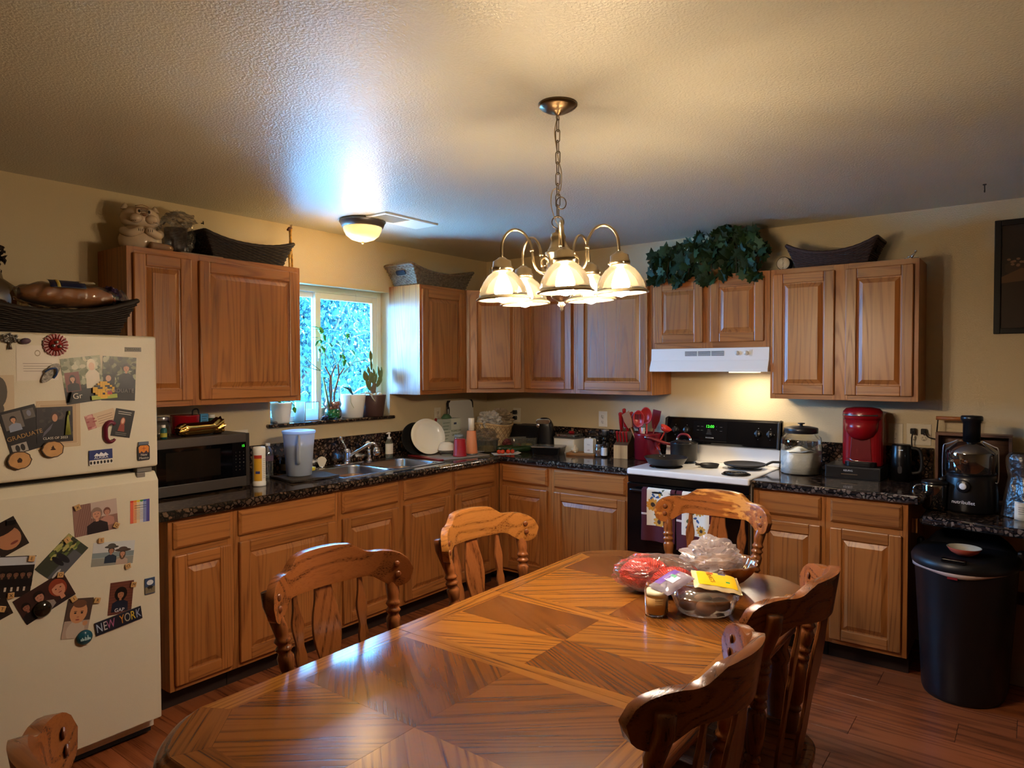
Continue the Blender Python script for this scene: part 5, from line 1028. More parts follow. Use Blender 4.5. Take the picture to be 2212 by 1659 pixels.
mb = MB(); mb.bx(-.022, .022, -.0455, -.0445, .088, .090); mb.build('print_line', mat('ink_white', ''), o)
o = E('mason_glass', 'clear ribbed glass jar upside down between the red and orange cups', 'glass', (-.790, -.385, MT))
mb = MB(); mb.lathe([(.030, 0), (.033, .004), (.033, .014), (.030, .017), (.037, .032), (.038, .10), (.036, .115), (.030, .128), (0, .126)], n=32, rib=.02, ribn=12); mb.build('glass', thin('mason', '#e4e8ea', .8, .04, .35, .12), o)
mb = MB(); mb.lathe([(.0335, .126), (.034, .128), (.034, .140), (.030, .143), (0, .143)], n=28); mb.build('base_disc', mat('frost', '#8d98a0', .3, .5), o)
o = E('orange_tumbler', 'pale orange tumbler upside down on the drying mat', 'cup', (-.735, -.455, MT))
mb = MB(); mb.lathe([(.046, .008), (.044, .02), (.033, .165), (.031, .170), (0, .170)], n=36); mb.build('tumbler', mat('peach', '#dd8a5c', .45), o)
mb = MB(); mb.lathe([(.043, 0), (.046, .002), (.046, .009), (0, .009)], n=36); mb.build('metal_rim', STL(), o)
o = E('white_tube_cup', 'narrow white cup standing on the orange tumbler', 'cup', (-.735, -.455, MT+.1705))
mb = MB(); mb.lathe([(0, 0), (.021, .001), (.023, .090), (.020, .092), (0, .088)], n=28); mb.build('cup', PLW, o)
o = E('utensil_holder', 'perforated steel utensil cylinder by the carton', 'utensil holder', (-.808, -.140, CT))
mb = MB(); mb.cap = False; mb.lathe([(0, .002), (.042, .002), (.044, .006), (.044, .200), (.046, .203)], n=40); mb.build('cylinder', BR, o, solid=.0015)
for i in range(9):
    for j in range(5): a = R(190+i*20+(j % 2)*10); mb = MB(); mb.tube([(cos(a)*.0445, sin(a)*.0445, .05+j*.028), (cos(a)*.0462, sin(a)*.0462, .05+j*.028)], .006, 8); mb.build('hole', BLKM(), o)
o = E('red_spatula', 'red-handled utensil leaning in the steel cylinder', 'utensil', (-.808, -.140, CT+.01), R(0))
mb = MB(); mb.tube([(-.01, 0, 0), (.022, 0, .17)], .004, 8); mb.build('shaft', STL(), o); mb = MB(); mb.tube([(.022, 0, .17), (.036, 0, .235)], [.009, .010], 10); mb.sphere((.037, 0, .238), .010, 10); mb.build('handle', mat('red_matte', ''), o)
o = E('carton', 'white and green mushroom kit carton against the wall', 'carton', (-.618, -.118, CT))
mb = MB(); mb.bx(-.105, .105, -.04, .04, 0, .245); mb.build('box', mat('carton_paper', '#c9cdbb', .6), o, bev=.001)
mb = MB(); mb.bx(-.104, -.006, -.0405, -.040, .16, .243); mb.build('side_print', mat('carton_side', '#aab3a4', .6), o)
GRN = mat('print_green', '#3c5a3c', .6)
text('MUSHROOM', .024, (.050, -.0406, .150), FY, GRN, o, xs=.8); text('GROW KIT', .024, (.050, -.0406, .122), FY, GRN, o, xs=.8)
for i in range(7): mb = MB(); mb.bx(-.095, -.02-(i % 3)*.01, -.0407, -.0402, .215-i*.024, .218-i*.024); mb.build('print_line', GRN, o)
mb = MB(); mb.bx(.025, .055, -.0406, -.0402, .20, .215); mb.build('badge_print', mat('print_blue', '#2b3c5c', .5), o)
o = E('green_mandoline', 'green plastic gadget with a black loop lying on top of the carton', 'gadget', (-.632, -.118, CT+.2455))
mb = MB(); mb.lathe([(.040, 0), (.042, .008), (.030, .024), (.022, .034), (0, .035)], n=28, sx=1.1, sy=.8); mb.build('gadget_body', mat('dull_green', '#4a6a4a', .4), o)
mb = MB(); mb.tube(smoothpath([(.010, 0, .03), (.008, 0, .075), (.020, 0, .090), (.032, 0, .075), (.030, 0, .03)], 5), .004, 8); mb.build('loop', BLK(), o)
o = E('cutting_board', 'white plastic cutting board with black corners leaning on the wall', 'cutting board', (-.375, -.060, CT), 0)
mb = MB(); mb.prism(rrect(-.150, .150, 0, .372, .025), -.005, .005, 'xz'); b = mb.build('board', mat('board_white', '#d4d2c8', .4), o, rot=(R(-5), 0, 0))
for sx in (-1, 1): mb = MB(); mb.prism([(sx*.150, .31), (sx*.153, .355), (sx*.140, .376), (sx*.118, .376), (sx*.122, .368), (sx*.138, .355), (sx*.142, .31)], -.007, .007, 'xz'); mb.build('grip', BLK(), o, rot=(R(-5), 0, 0))
# basket of bags in the corner
def strands(mb, ringf, rows, n, rr, amp, ph=0):
    for k in range(rows):
        pts = []
        for i in range(n):
            a = i/n; p = Vector(ringf(a, k/(rows-1))); p2 = Vector(ringf((a+.002) % 1, k/(rows-1))); t = (p2-p); t.z = 0; nn = Vector((t.y, -t.x, 0)).normalized() if t.length > 1e-9 else Vector((1, 0, 0)); pts.append(p+nn*amp*sin(i*pi*.5+pi*(k % 2)))
        mb.tube(pts, rr, 5, True)
o = E('bread_basket', 'pale woven basket filled with crumpled bags in the wall corner', 'basket', (-.265, -.275, CT))
def rf(a, t, R0=.110, R1=.168, h=.185): an = 2*pi*a; rr = R0+(R1-R0)*t; return (rr*cos(an), rr*sin(an)*.9, .006+h*t+.012*t*cos(2*an))
mb = MB(); mb.grid(lambda a, b: tuple(Vector(rf(a, b))*1), 48, 6, True, True); mb.lathe([(0, .004), (.115, .006)], sy=.9, n=48); mb.build('basket_wall', mat('wicker_pale', '#c9a878', .7, vary=.25, bscale=40), o, solid=.006)
for sg in (-1, 1):
    for i in range(22):
        mb = MB(); pts = []
        for k in range(7): t = .05+.9*k/6; q = Vector(rf((i/22+sg*t*.16) % 1, t)); pts.append(q*1.0+Vector((q.x, q.y, 0)).normalized()*.005)
        mb.tube(pts, .0018, 5); mb.build('lattice_strand', mat('wicker_mid', '#86653c', .7), o)
mb = MB(); mb.tube([rf(i/48, 1) for i in range(48)], .008, 8, True); mb.build('rim', mat('wicker_pale', ''), o)
def crumple(mb, c, rad, amp, seed, n=28, top=None):
    q = random.Random(seed); ph = [(q.uniform(2, 7), q.uniform(2, 7), q.uniform(0, 6)) for _ in range(6)]
    def fn(a, b):
        th, f_ = 2*pi*a, pi*b; d = Vector((sin(f_)*cos(th), sin(f_)*sin(th), -cos(f_))); s_ = 1+amp*sum(abs(sin(p1*d.x*1.7+p2*d.y*1.3+p1*d.z+p3))-.5 for p1, p2, p3 in ph)/2.2
        return (c[0]+d.x*rad[0]*s_, c[1]+d.y*rad[1]*s_, c[2]+d.z*rad[2]*s_)
    mb.grid(fn, n, n, False, True)
for lb, c0, rad, m_, sd in (('crumpled white and blue plastic bag in the pale basket', (-.345, -.305, 1.145), (.075, .07, .055), mat('bag_white', '#b9b4ac', .35, vary=.35, bscale=25), 3), ('crumpled tan plastic bag in the pale basket', (-.195, -.29, 1.150), (.085, .08, .055), mat('bag_tan', '#a08c70', .3, vary=.3, bscale=25), 4)):
    mb = MB(); crumple(mb, (0, 0, 0), rad, .55, sd); tag(mb.build('plastic_bag', m_, None, c0), lb, 'bag')
bottle_ = None
# round tub, square tub, courgettes, paper and tomatoes
CLR = thin('tub_clear', '#e6e6e0', .6, .08, .25, .10)
o = E('food_tub', 'round clear tub with something yellow, before the pale basket', 'container', (-.485, -.385, CT))
mb = MB(); mb.cap = False; mb.lathe([(0, .002), (.078, .002), (.084, .008), (.094, .088), (.100, .090), (.100, .095)], n=40); mb.build('tub', CLR, o, solid=.0015)
mb = MB(); mb.lathe([(0, .004), (.078, .005), (.084, .034), (.05, .04), (0, .038)], n=32); mb.build('contents', mat('couscous', '#c9b46a', .8, vary=.2, bscale=90), o)
mb = MB(); crumple(mb, (0, 0, .125), (.072, .072, .042), .35, 9, 20); mb.build('food_bag', FILM(), o)
def sqtub(name, label, loc, rz, w, d, h, m, lid=None, flare=1.15, cat='container'):
    o = E(name, label, cat, loc, rz); mb = MB(); p0_ = rrect(-w/2/flare, w/2/flare, -d/2/flare, d/2/flare, .012, 3); p1_ = rrect(-w/2, w/2, -d/2, d/2, .016, 3); k = len(p0_)
    mb.add([(x, y, .001) for x, y in p0_]+[(x, y, h) for x, y in p1_], [tuple(range(k))[::-1]]+[(i, (i+1) % k, k+(i+1) % k, k+i) for i in range(k)]); mb.build('tub', m, o, solid=.002)
    mb = MB(); pts = [(x, y, h) for x, y in p1_]; mb.tube(pts, .0035, 5, True); mb.build('rim', m, o)
    if lid: mb = MB(); mb.prism(rrect(-w/2-.004, w/2+.004, -d/2-.004, d/2+.004, .016, 3), h, h+.008); mb.build('lid', lid, o, bev=.002)
    return o
o = sqtub('food_tub', 'rectangular clear tub with cut vegetables beside the toaster', (-.262, -.565, CT), R(-38), .20, .13, .095, CLR)
for i, (x, y, c2) in enumerate(((.05, .0, '#b9a83c'), (.02, .02, '#7a8c3c'), (-.04, 0, '#a8522c'), (-.06, -.02, '#8c9c3c'))): mb = MB(); crumple(mb, (x, y, .028), (.028, .026, .022), .3, i, 10); mb.build('vegetable_piece', LAB(c2), o)
ZU = mat('courgette', '#1f3418', .3, vary=.35, bscale=60)
for i, (x, y, a, lb) in enumerate(((-.385, -.52, -42, 'dark green zucchini lying behind the tomatoes, nearer the basket'), (-.365, -.635, -30, 'dark green zucchini lying behind the tomatoes, nearer the black tub'))):
    o = E('zucchini', lb, 'zucchini', (x, y, CT), R(a), 'zucchini on the worktop'); mb = MB(); mb.tube([(-.10+.2*t, .008*sin(t*3), .024) for t in [k/10 for k in range(11)]], [.006, .018, .022, .023, .024, .024, .024, .025, .025, .021, .008], 14); mb.build('fruit', ZU, o)
    mb = MB(); mb.tube([(-.10, 0, .024), (-.118, .002, .026)], [.008, .006], 8); mb.build('stem', mat('stem_green', '#5a6a34', .6), o)
mb = MB(); crumple(mb, (0, 0, 0), (.05, .035, .035), .4, 14, 16); tag(mb.build('plastic_bag', mat('bag_maroon', '#6b3436', .25, vary=.4, bscale=30), None, (-.330, -.475, CT+.045)), 'small crumpled bag with reddish contents behind the zucchini', 'bag')
mb = MB(); mb.grid(lambda a, b: (-.10+.2*a, -.055+.11*b, .002+.010*max(0, a-.8)*5*(a-.8)*5+.004*max(0, b-.8)), 14, 8); tag(mb.build('paper_towel', mat('paper_white', '#dcdcd8', .8), None, (-.515, -.60, CT), (0, 0, R(-40)), solid=.001), 'white paper towel under the four tomatoes', 'paper towel')
for i, t in enumerate((-.055, -.028, .012, .045)):
    o = E('tomato', ('tomato on the paper towel, first from the drying mat', 'tomato on the paper towel, second from the drying mat', 'tomato on the paper towel, third from the drying mat', 'tomato on the paper towel, closest to the black tub')[i], 'tomato', (-.515+t*cos(R(-40))-.012, -.60+t*sin(R(-40))-.012, CT+.0035), 0, 'tomatoes'); mb = MB(); mb.sphere((0, 0, .0155), .0165, 16, sz=.93); mb.build('fruit', mat('tomato', '#c23a1c', .2), o)
    mb = MB(); [mb.tube([(0, 0, .031), (cos(k*1.26)*.007, sin(k*1.26)*.007, .030)], .0011, 4) for k in range(5)]; mb.build('calyx', mat('stem_green', ''), o)
# toaster
o = E('toaster', 'black toaster beside the can opener in the corner', 'toaster', (-.112, -.535, CT), R(-88))
mb = MB(); mb.prism(rrect(-.135, .135, 0, .185, .035), -.075, .075, 'xz'); mb.build('shell', BLK(), o, bev=.008)
for y in (-.028, .028): mb = MB(); mb.bx(-.10, .10, y-.010, y+.010, .184, .1865); mb.build('slot', mat('slot_dark', '#050505', .8), o)
mb = MB(); mb.bx(.128, .15, -.018, .018, .10, .115); mb.build('lever', CHR(), o); mb = MB(); mb.bx(-.132, .132, -.078, -.075, .03, .036); mb.build('trim', CHR(), o)
# can opener
o = E('can_opener', 'black electric can opener with a chrome cutter head', 'can opener', (-.185, -.735, CT), R(-62))
mb = MB(); mb.grid(lambda a, b: ((.062-.010*b-.028*max(0, b-.6)/.4)*math.copysign(abs(cos(2*pi*a))**.7, cos(2*pi*a))-.02*b*b, (.048-.008*b-.016*max(0, b-.6)/.4)*math.copysign(abs(sin(2*pi*a))**.7, sin(2*pi*a)), .25*sin(b*pi/2)), 36, 16, True, True); mb.build('housing', BLK(), o)
mb = MB(); mb.prism(rrect(-.075, .03, .205, .245, .018), -.055, -.030, 'xz'); mb.lathe([(.014, -.062), (.014, -.050)], (-.06, 0, .195), 14, 'y'); mb.build('cutter_head', CHR(), o, bev=.004)
# black meal tub with clear lid
sqtub('meal_tub', 'low black food tub with a clear lid before the white dish', (-.325, -.845, CT), R(-74), .225, .165, .052, BLK(), thin('tub_lid', '#c8ccd0', .9, .08, .4, .25), 1.12)
o = sqtub('square_dish', 'white square dish with a glass lid stacked on top', (-.135, -.905, CT), R(-90), .185, .16, .105, PLW, None, 1.06)
mb = MB(); mb.prism(rrect(-.098, .098, -.085, .085, .02), .1056, .116); mb.build('glass_lid', mat('lid_dark', '#5a5a5c', .12, .3), o, bev=.003); mb = MB(); mb.prism(rrect(-.085, .085, -.07, .07, .02), .116, .135); mb.build('lid_top', thin('lid_glass', '#b9c0c4', .9, .03, .4, .2), o, bev=.003)
mb = MB(); crumple(mb, (0, 0, 0), (.024, .018, .011), .4, 5, 10); tag(mb.build('red_clip', RED(), None, (-.135, -.925, CT+.1465)), 'little red clip on top of the glass lid', 'clip')
for y, lb in ((-1.055, 'small dark jar behind the white tin, next to the square dish'), (-1.115, 'small dark jar with flat lid behind the white tin')): bottle('dark_jar', lb, (-.075, y, CT), [(0, 0), (.028, .001), (.028, .10), (.026, .104)], mat('jar_dark', '#1d1f20', .15), (.029, .10, .125, BLKM()), 'jar', group='dark jars by the backsplash')
o = E('serving_board', 'small wooden board holding garlic and a white tin', 'board', (-.235, -1.085, CT), R(-80))
mb = MB(); mb.prism(rrect(-.11, .11, -.065, .065, .012), 0, .018); mb.build('board', wood('board_', '#b07a42', '#7c4c22', 'x', ring=6, rough=.4), o, bev=.003)
BT = CT+.0185
o = E('garlic_bulb', 'white garlic bulb on the small wooden board', 'garlic', (-.265, -1.035, BT)); mb = MB(); mb.lathe([(0, 0), (.018, .001), (.027, .014), (.024, .028), (.010, .040), (.005, .054), (0, .055)], n=40, rib=.05, ribn=8); mb.build('bulb', mat('garlic', '#d9ccb0', .6), o)
for i in range(3): mb = MB(); mb.sphere((-.035+i*.012, -.025+.008*i, .007), .009, 10, sz=.7); mb.build('clove', mat('garlic', ''), o)
o = E('white_tin', 'white square tin with small red print on the wooden board', 'tin', (-.225, -1.138, BT), R(-82)); mb = MB(); mb.bx(-.036, .036, -.03, .03, 0, .098); mb.build('tin_body', mat('tin_white', '#e4e2da', .3), o, bev=.004)
mb = MB(); mb.prism(rrect(-.034, .034, -.028, .028, .008), .098, .104); mb.lathe([(.006, .104), (.006, .112), (0, .113)]); mb.build('tin_lid', mat('tin_white', ''), o)
text('TEA', .013, (.0, -.0304, .060), FY, PRN, o); text('salt', .014, (.0, -.0304, .022), FY, mat('red_matte', ''), o)
bottle('spice_jar', 'small glass jar of brown spice with a silver lid', (-.245, -1.222, CT), [(0, 0), (.026, .001), (.028, .006), (.028, .066), (.022, .072)], thin('spice_glass', '#d8c0a0', .6, .04, .3, .15), (.027, .070, .086, STL()), 'jar', (.024, .006, .05, mat('spice', '#6a3a1c', .8)))
o = E('pepper_grinder', 'black and silver pepper grinder behind the spice jar', 'grinder', (-.105, -1.195, CT)); mb = MB(); mb.lathe([(0, 0), (.026, .001), (.026, .08), (.022, .088)]); mb.build('body', thin('grinder_glass', '#b9b9b4', .7, .05, .4, .2), o)
mb = MB(); mb.lathe([(.022, .088), (.026, .092), (.026, .135), (0, .137)]); mb.build('collar', BLK(), o); mb = MB(); mb.lathe([(.024, .137), (.026, .140), (.026, .168), (.027, .170), (.027, .178), (0, .179)]); mb.build('head', STL(), o)
bottle('vanilla_bottle', 'small brown bottle with a white label touching the knife block', (-.255, -1.272, CT), [(0, 0), (.019, .001), (.021, .004), (.021, .075), (.010, .092)], mat('amber_dark', '#1c100a', .12), (.011, .090, .110, BLK()), lab=(.0214, .012, .068, LAB('#dfe2e6')))
# knife block
kb = E('knife_block', 'wooden knife block full of red-handled knives', 'knife block', (-.165, -1.385, CT), R(-90+12))
BW_ = wood('block_', '#a8794a', '#5f3a1c', 'z', ring=5, rough=.4)
mb = MB(); mb.prism([(-.105, 0), (.085, 0), (.105, .155), (.060, .205), (-.030, .125), (-.105, .095)], -.050, .050, 'yz'); mb.v = [Vector((v.x, -v.y*-1, v.z)) for v in mb.v]; mb.build('block', wood('block_dark_', '#5a4430', '#33241a', 'z', ring=5, rough=.4), kb, bev=.004)
mb = MB(); mb.prism([(-.1055, .001), (-.1075, .001), (-.1075, .094), (-.1055, .094)], -.049, .049, 'yz'); mb.build('front_face', wood('block_light_', '#c4a070', '#8a6438', 'z', ring=5, rough=.4), kb)
KR = mat('knife_red', '#a01a20', .3)
def knife(par_label, x, y, z, L, ln, w=.012):
    o = E('knife', par_label, 'knife', kb.matrix_basis @ Vector((x, y, z)), R(-78), 'knives in the block'); dy, dz = -.42*ln, .90
    mb = MB(); mb.tube([Vector((0, -k*-dy*L*-1 if False else dy*L*k, dz*L*k)) for k in (0, .1, .45, .8, .95, 1)], [w*.75, w*.8, w*.95, w*.9, w*1.1, w*.6], 10, flat=.62); mb.build('handle', KR, o)
    mb = MB(); mb.tube([(0, -dy*.018, -dz*.018), (0, dy*.004, dz*.004)], w*.7, 8, flat=.5); mb.build('bolster', STL(), o)
for i, (x, y, z, L) in enumerate(((-.036, .055, .205, .115), (-.030, .020, .180, .150), (-.014, .060, .205, .150), (.012, .030, .180, .125), (.036, .065, .205, .125))): knife(('red knife handle at the edge of the block, nearest the grinder', 'long red knife handle in the lower row of the block', 'tallest red knife handle in the block', 'short curved red knife handle in the middle of the block', 'slim red steel handle standing apart at the crock side of the block')[i], x, y, z, L, .55, .014)
for i in range(4): knife('red steak knife handle, %s of the low front row counted from the grinder' % ('first', 'second', 'third', 'last')[i], -.033+i*.022, -.060, .112, .085, .75, .009)
# utensil crock
cr_ = E('utensil_crock', 'dark red ceramic crock holding kitchen utensils', 'crock', (-.170, -1.560, CT))
mb = MB(); mb.cap = False; mb.lathe([(0, .002), (.080, .002), (.086, .006), (.086, .160), (.090, .166), (.090, .178), (.084, .180)], n=44); mb.build('crock_body', mat('crock_red', '#7a1420', .22), cr_, solid=.006)
def utensil(name, label, m, head, dx, dy, L, base=(0, 0), tilt=1.):
    bx_, by_ = base; o = E(name, label, 'utensil', (-.170+bx_, -1.560+by_, CT+.008), 0, 'utensils in the red crock'); top = Vector((dx, dy, L)); mb = MB(); mb.tube([(0, 0, 0), top], .0055, 8); mb.build('shaft', m, o)
    # heads are drawn facing the room (-x): local plane y-z
    h = bpy.data.objects.new('head_pivot', None); mb = MB()
    if head == 'spatula': mb.prism([(-.016, -.03), (.016, -.03), (.030, .02), (.032, .075), (-.028, .085), (-.030, .02)], -.004, .004, 'yz')
    if head in ('slotted', 'spoon'):
        mb.grid(lambda a, b: (.020*(1-b*b)-.010, .043*b*cos(2*pi*a), .030+.058*b*sin(2*pi*a)), 28, 7, True, True)
    if head == 'turner': mb.prism([(-.012, -.03), (.012, -.03), (.030, .03), (.030, .10), (-.030, .10), (-.030, .03)], -.003, .003, 'yz')
    if head == 'ladle': mb.lathe([(0, -.035), (.025, -.028), (.04, 0), (.038, 0), (.024, -.025), (0, -.031)], (-.02, 0, .035), 24)
    an = -math.atan2(dy, L)*1.0; ob = mb.build('head', m, o, tuple(top), (math.atan2(-dy, L), 0, 0), solid=.003 if head in ('slotted', 'spoon') else 0, bev=0 if head in ('slotted', 'spoon', 'ladle') else .002)
    if head == 'slotted':
        for q in (-.018, -.006, .006, .018): mb = MB(); mb.bx(-.016, -.0125, q-.0022, q+.0022, .028, .062); mb.build('slot', mat('slot_dark', ''), o, tuple(top), (math.atan2(-dy, L), 0, 0))
    return o
UR = mat('utensil_red', '#b3261c', .35); UM = mat('utensil_maroon', '#6b1620', .35)
utensil('wooden_spatula', 'brown wooden spatula in the red crock', mat('spatula_wood', '#9a6230', .5), 'spatula', -.045, .085, .235, (-.02, .02))
utensil('slotted_spoon', 'big red slotted spoon standing foremost in the crock', UR, 'slotted', -.06, .012, .245, (-.035, 0))
utensil('spoon', 'broad red spoon standing behind the slotted one', UR, 'spoon', .0, .005, .262, (.0, 0))
utensil('turner', 'maroon turner at the stove side of the crock', UM, 'turner', -.01, -.045, .235, (-.01, -.02))
utensil('spoon', 'dark maroon spoon next to the wooden spatula', UM, 'spoon', .01, .045, .225, (0, .03))
utensil('ladle', 'red ladle leaning out of the crock over the stove', UR, 'ladle', -.02, -.115, .195, (-.03, -.04))
mb = MB(); mb.bx(-.007, .007, -.012, .012, -.03, .02); o = tag(mb.build('price_tag', WHT(), None, (-.232, -1.556, CT+.200), (0, 0, 0)), 'white paper tag on the slotted spoon handle', 'tag')
# ------------------------------------------------ pans on the stove
def sy_(x, y): return (y, -1.6635-x)
SB = .947
AN = mat('anodised', '#2b2826', .35, .3); HR = mat('handle_red', '#7c1c1c', .4)
o = E('frying_pan', 'dark frying pan with a red handle on the front burner near the crock', 'pan', (-.475, -1.838, SB))
mb = MB(); mb.cap = False; mb.lathe([(0, .0), (.098, .0), (.106, .004), (.132, .044), (.135, .045)], n=48); mb.build('pan_body', AN, o, solid=.003)
d_ = Vector((.80, .60, 0)); mb = MB(); mb.tube([d_*.130+Vector((0, 0, .038)), d_*.17+Vector((0, 0, .05)), d_*.20+Vector((0, 0, .062))], .006, 8); mb.build('handle_bracket', STL(), o)
mb = MB(); mb.tube([d_*.20+Vector((0, 0, .062)), d_*.26+Vector((0, 0, .082)), d_*.33+Vector((0, 0, .100))], [.010, .012, .011], 10); mb.build('handle', HR, o)
for k in (-.014, .014): q = d_*.118+Vector((-d_.y, d_.x, 0))*k; mb = MB(); mb.sphere((q.x, q.y, .034), .0055, 8); mb.build('rivet', CHR(), o)
o = E('saucepan', 'dark saucepan with a lid and red handles on the back burner', 'pan', (-.225, -1.850, SB))
mb = MB(); mb.lathe([(0, 0), (.080, .0), (.086, .006), (.088, .110), (.091, .114), (.086, .116)], n=44); mb.build('pan_body', AN, o)
mb = MB(); mb.lathe([(.089, .116), (.086, .120), (.05, .134), (0, .138)], n=44); mb.build('lid', mat('lid_smoke', '#1c1c1f', .08, .2), o)
mb = MB(); mb.tube(smoothpath([(0, .048, .128), (0, .040, .150), (0, .020, .168), (0, -.020, .168), (0, -.040, .150), (0, -.048, .128)], 5), .0075, 10); mb.build('lid_handle', HR, o)
for s_ in (-1, 1): mb = MB(); mb.tube([(0, s_*.050, .124), (0, s_*.042, .146)], .0085, 10); mb.build('handle_ferrule', CHR(), o)
d_ = Vector((-.25, .96, 0)); mb = MB(); mb.tube([d_*.085+Vector((0, 0, .098)), d_*.13+Vector((0, 0, .108)), d_*.22+Vector((0, 0, .138)), d_*.245+Vector((0, 0, .140))], [.006, .011, .010, .008], 10); mb.build('handle', HR, o); mb = MB(); mb.tube([d_*.235+Vector((0, 0, .139)), d_*.262+Vector((0, 0, .142))], .008, 10); mb.build('handle_end', STL(), o)
CI = mat('cast_iron', '#1d1a19', .5)
o = E('small_skillet', 'tiny cast iron skillet between the burners', 'pan', (-.345, -2.070, .9325))
mb = MB(); mb.cap = False; mb.lathe([(0, .002), (.046, .002), (.052, .006), (.058, .022)], n=32); mb.build('pan_body', CI, o, solid=.004); mb = MB(); mb.tube([(-.04, .04, .018), (-.062, .064, .022)], [.007, .009], 8); mb.build('handle', CI, o)
o = E('griddle', 'flat cast iron griddle with a long handle on the back burner beside the jar', 'pan', (-.260, -2.262, SB))
mb = MB(); mb.cap = False; mb.lathe([(0, .004), (.112, .004), (.120, .006), (.126, .016), (.122, .017), (.112, .009), (0, .009)], n=48); mb.build('plate', CI, o); mb = MB(); mb.tube(smoothpath([(.03, -.118, .012), (.04, -.150, .030), (.05, -.175, .032), (.075, -.255, .032)], 5), .0075, 8); mb.build('handle', CI, o)
# ------------------------------------------------ jar, coffee maker, frother
o = E('flour_jar', 'big glass jar of white flour with a black lid', 'jar', (-.205, -2.578, CT))
mb = MB(); mb.cap = False; mb.lathe([(0, .001), (.108, .001), (.114, .008), (.115, .19), (.110, .215), (.092, .232), (.090, .240)], n=56); mb.build('jar_glass', GLS(), o)
mb = MB(); mb.grid(lambda a, b: ((.001+.1115*min(1, b*1.0))*cos(2*pi*a), (.001+.1115*b)*sin(2*pi*a), .128+.016*sin(2*pi*a*2+.5)*b+.008*sin(2*pi*a*5)*b), 56, 10, True, True); mb.lathe([(.1115, .128+.0), (.1115, .006), (0, .005)], n=56); o2 = mb.build('flour', mat('flour', '#efece6', .9, bump=1, bscale=50), o)
mb = MB(); mb.lathe([(.086, .238), (.094, .242), (.094, .268), (.090, .272), (.05, .280), (.010, .282), (.008, .290), (.020, .294), (.020, .299), (0, .300)], n=48); mb.build('lid', mat('lid_black', '#1d1d21', .35), o)
o = E('pod_drawer', 'black coffee pod drawer under the red coffee maker', 'drawer', (-.145, -2.868, CT), R(-90))
mb = MB(); mb.bx(-.143, .143, -.120, .115, 0, .070); mb.build('case', mat('drawer_black', '#151517', .45), o, bev=.003)
mb = MB(); mb.bx(-.136, .136, -.124, -.120, .006, .062); mb.build('drawer_front', BLK(), o, bev=.001); text('KEURIG', .014, (-.02, -.1245, .046), FY, mat('ink_white', ''), o); mb = MB(); mb.bx(-.055, .030, -.130, -.124, .024, .029); mb.build('pull', CHR(), o)
km = E('coffee_maker', 'tall red single-cup coffee maker on the black pod drawer', 'coffee maker', (-.145, -2.905, CT+.0705), R(-90))
mb = MB(); mb.prism(rrect(-.105, .105, -.085, .115, .055), 0, .305); mb.build('column', RED(), km, bev=.012, seg=3)
mb = MB(); mb.lathe([(.0, .150), (.040, .152), (.066, .170), (.084, .205), (.088, .262)], (0, -.065, 0), 36); mb.build('brew_head', RED(), km)
mb = MB(); mb.lathe([(.088, .262), (.094, .285), (.092, .308), (.078, .325), (.045, .332), (0, .333)], (0, -.035, 0), 40, sx=1.12, sy=1.0); mb.build('lid', RED(), km)
mb = MB(); pts = [(sin(R(a))*.094*1.05, -.042-cos(R(a))*.092, .290) for a in range(-62, 63, 6)]; mb.tube(pts, .0048, 8); mb.build('lid_handle', STL(), km)
mb = MB(); mb.prism([(-.058, .032), (.058, .032), (.050, .165), (-.050, .165)], -.0875, -.080, 'xz'); mb.build('cup_recess', mat('red_dark', '#6a0c12', .3), km, bev=.004)
mb = MB(); mb.prism(rrect(-.080, .080, -.125, .02, .035), 0, .028); mb.build('drip_tray', BLK(), km, bev=.004)
mb = MB(); mb.tube([(-.07, -.10, .045), (-.03, -.112, .032), (.07, -.112, .030)], .002, 6); mb.build('tray_trim', CHR(), km)
o = E('milk_frother', 'black milk frother jug beside the coffee maker', 'frother', (-.165, -3.098, CT))
mb = MB(); mb.lathe([(0, 0), (.050, .001), (.050, .15), (.048, .155), (.048, .195), (.044, .202), (0, .200)], n=36); mb.build('jug', BLK(), o)
mb = MB(); mb.tube(smoothpath([(.0, -.046, .185), (.0, -.085, .175), (.0, -.098, .12), (.0, -.092, .06), (.0, -.052, .045)], 5), .009, 8); mb.build('jug_handle', BLKM(), o)
mb = MB(); mb.bx(-.0505, -.0495, -.014, .010, .172, .176); mb.build('logo_plate', mat('ink_white', ''), o); mb = MB(); mb.prism(rrect(-.010, .010, .045, .085, .009), -.0515, -.049, 'yz'); mb.build('switch', mat('case_dark', ''), o)
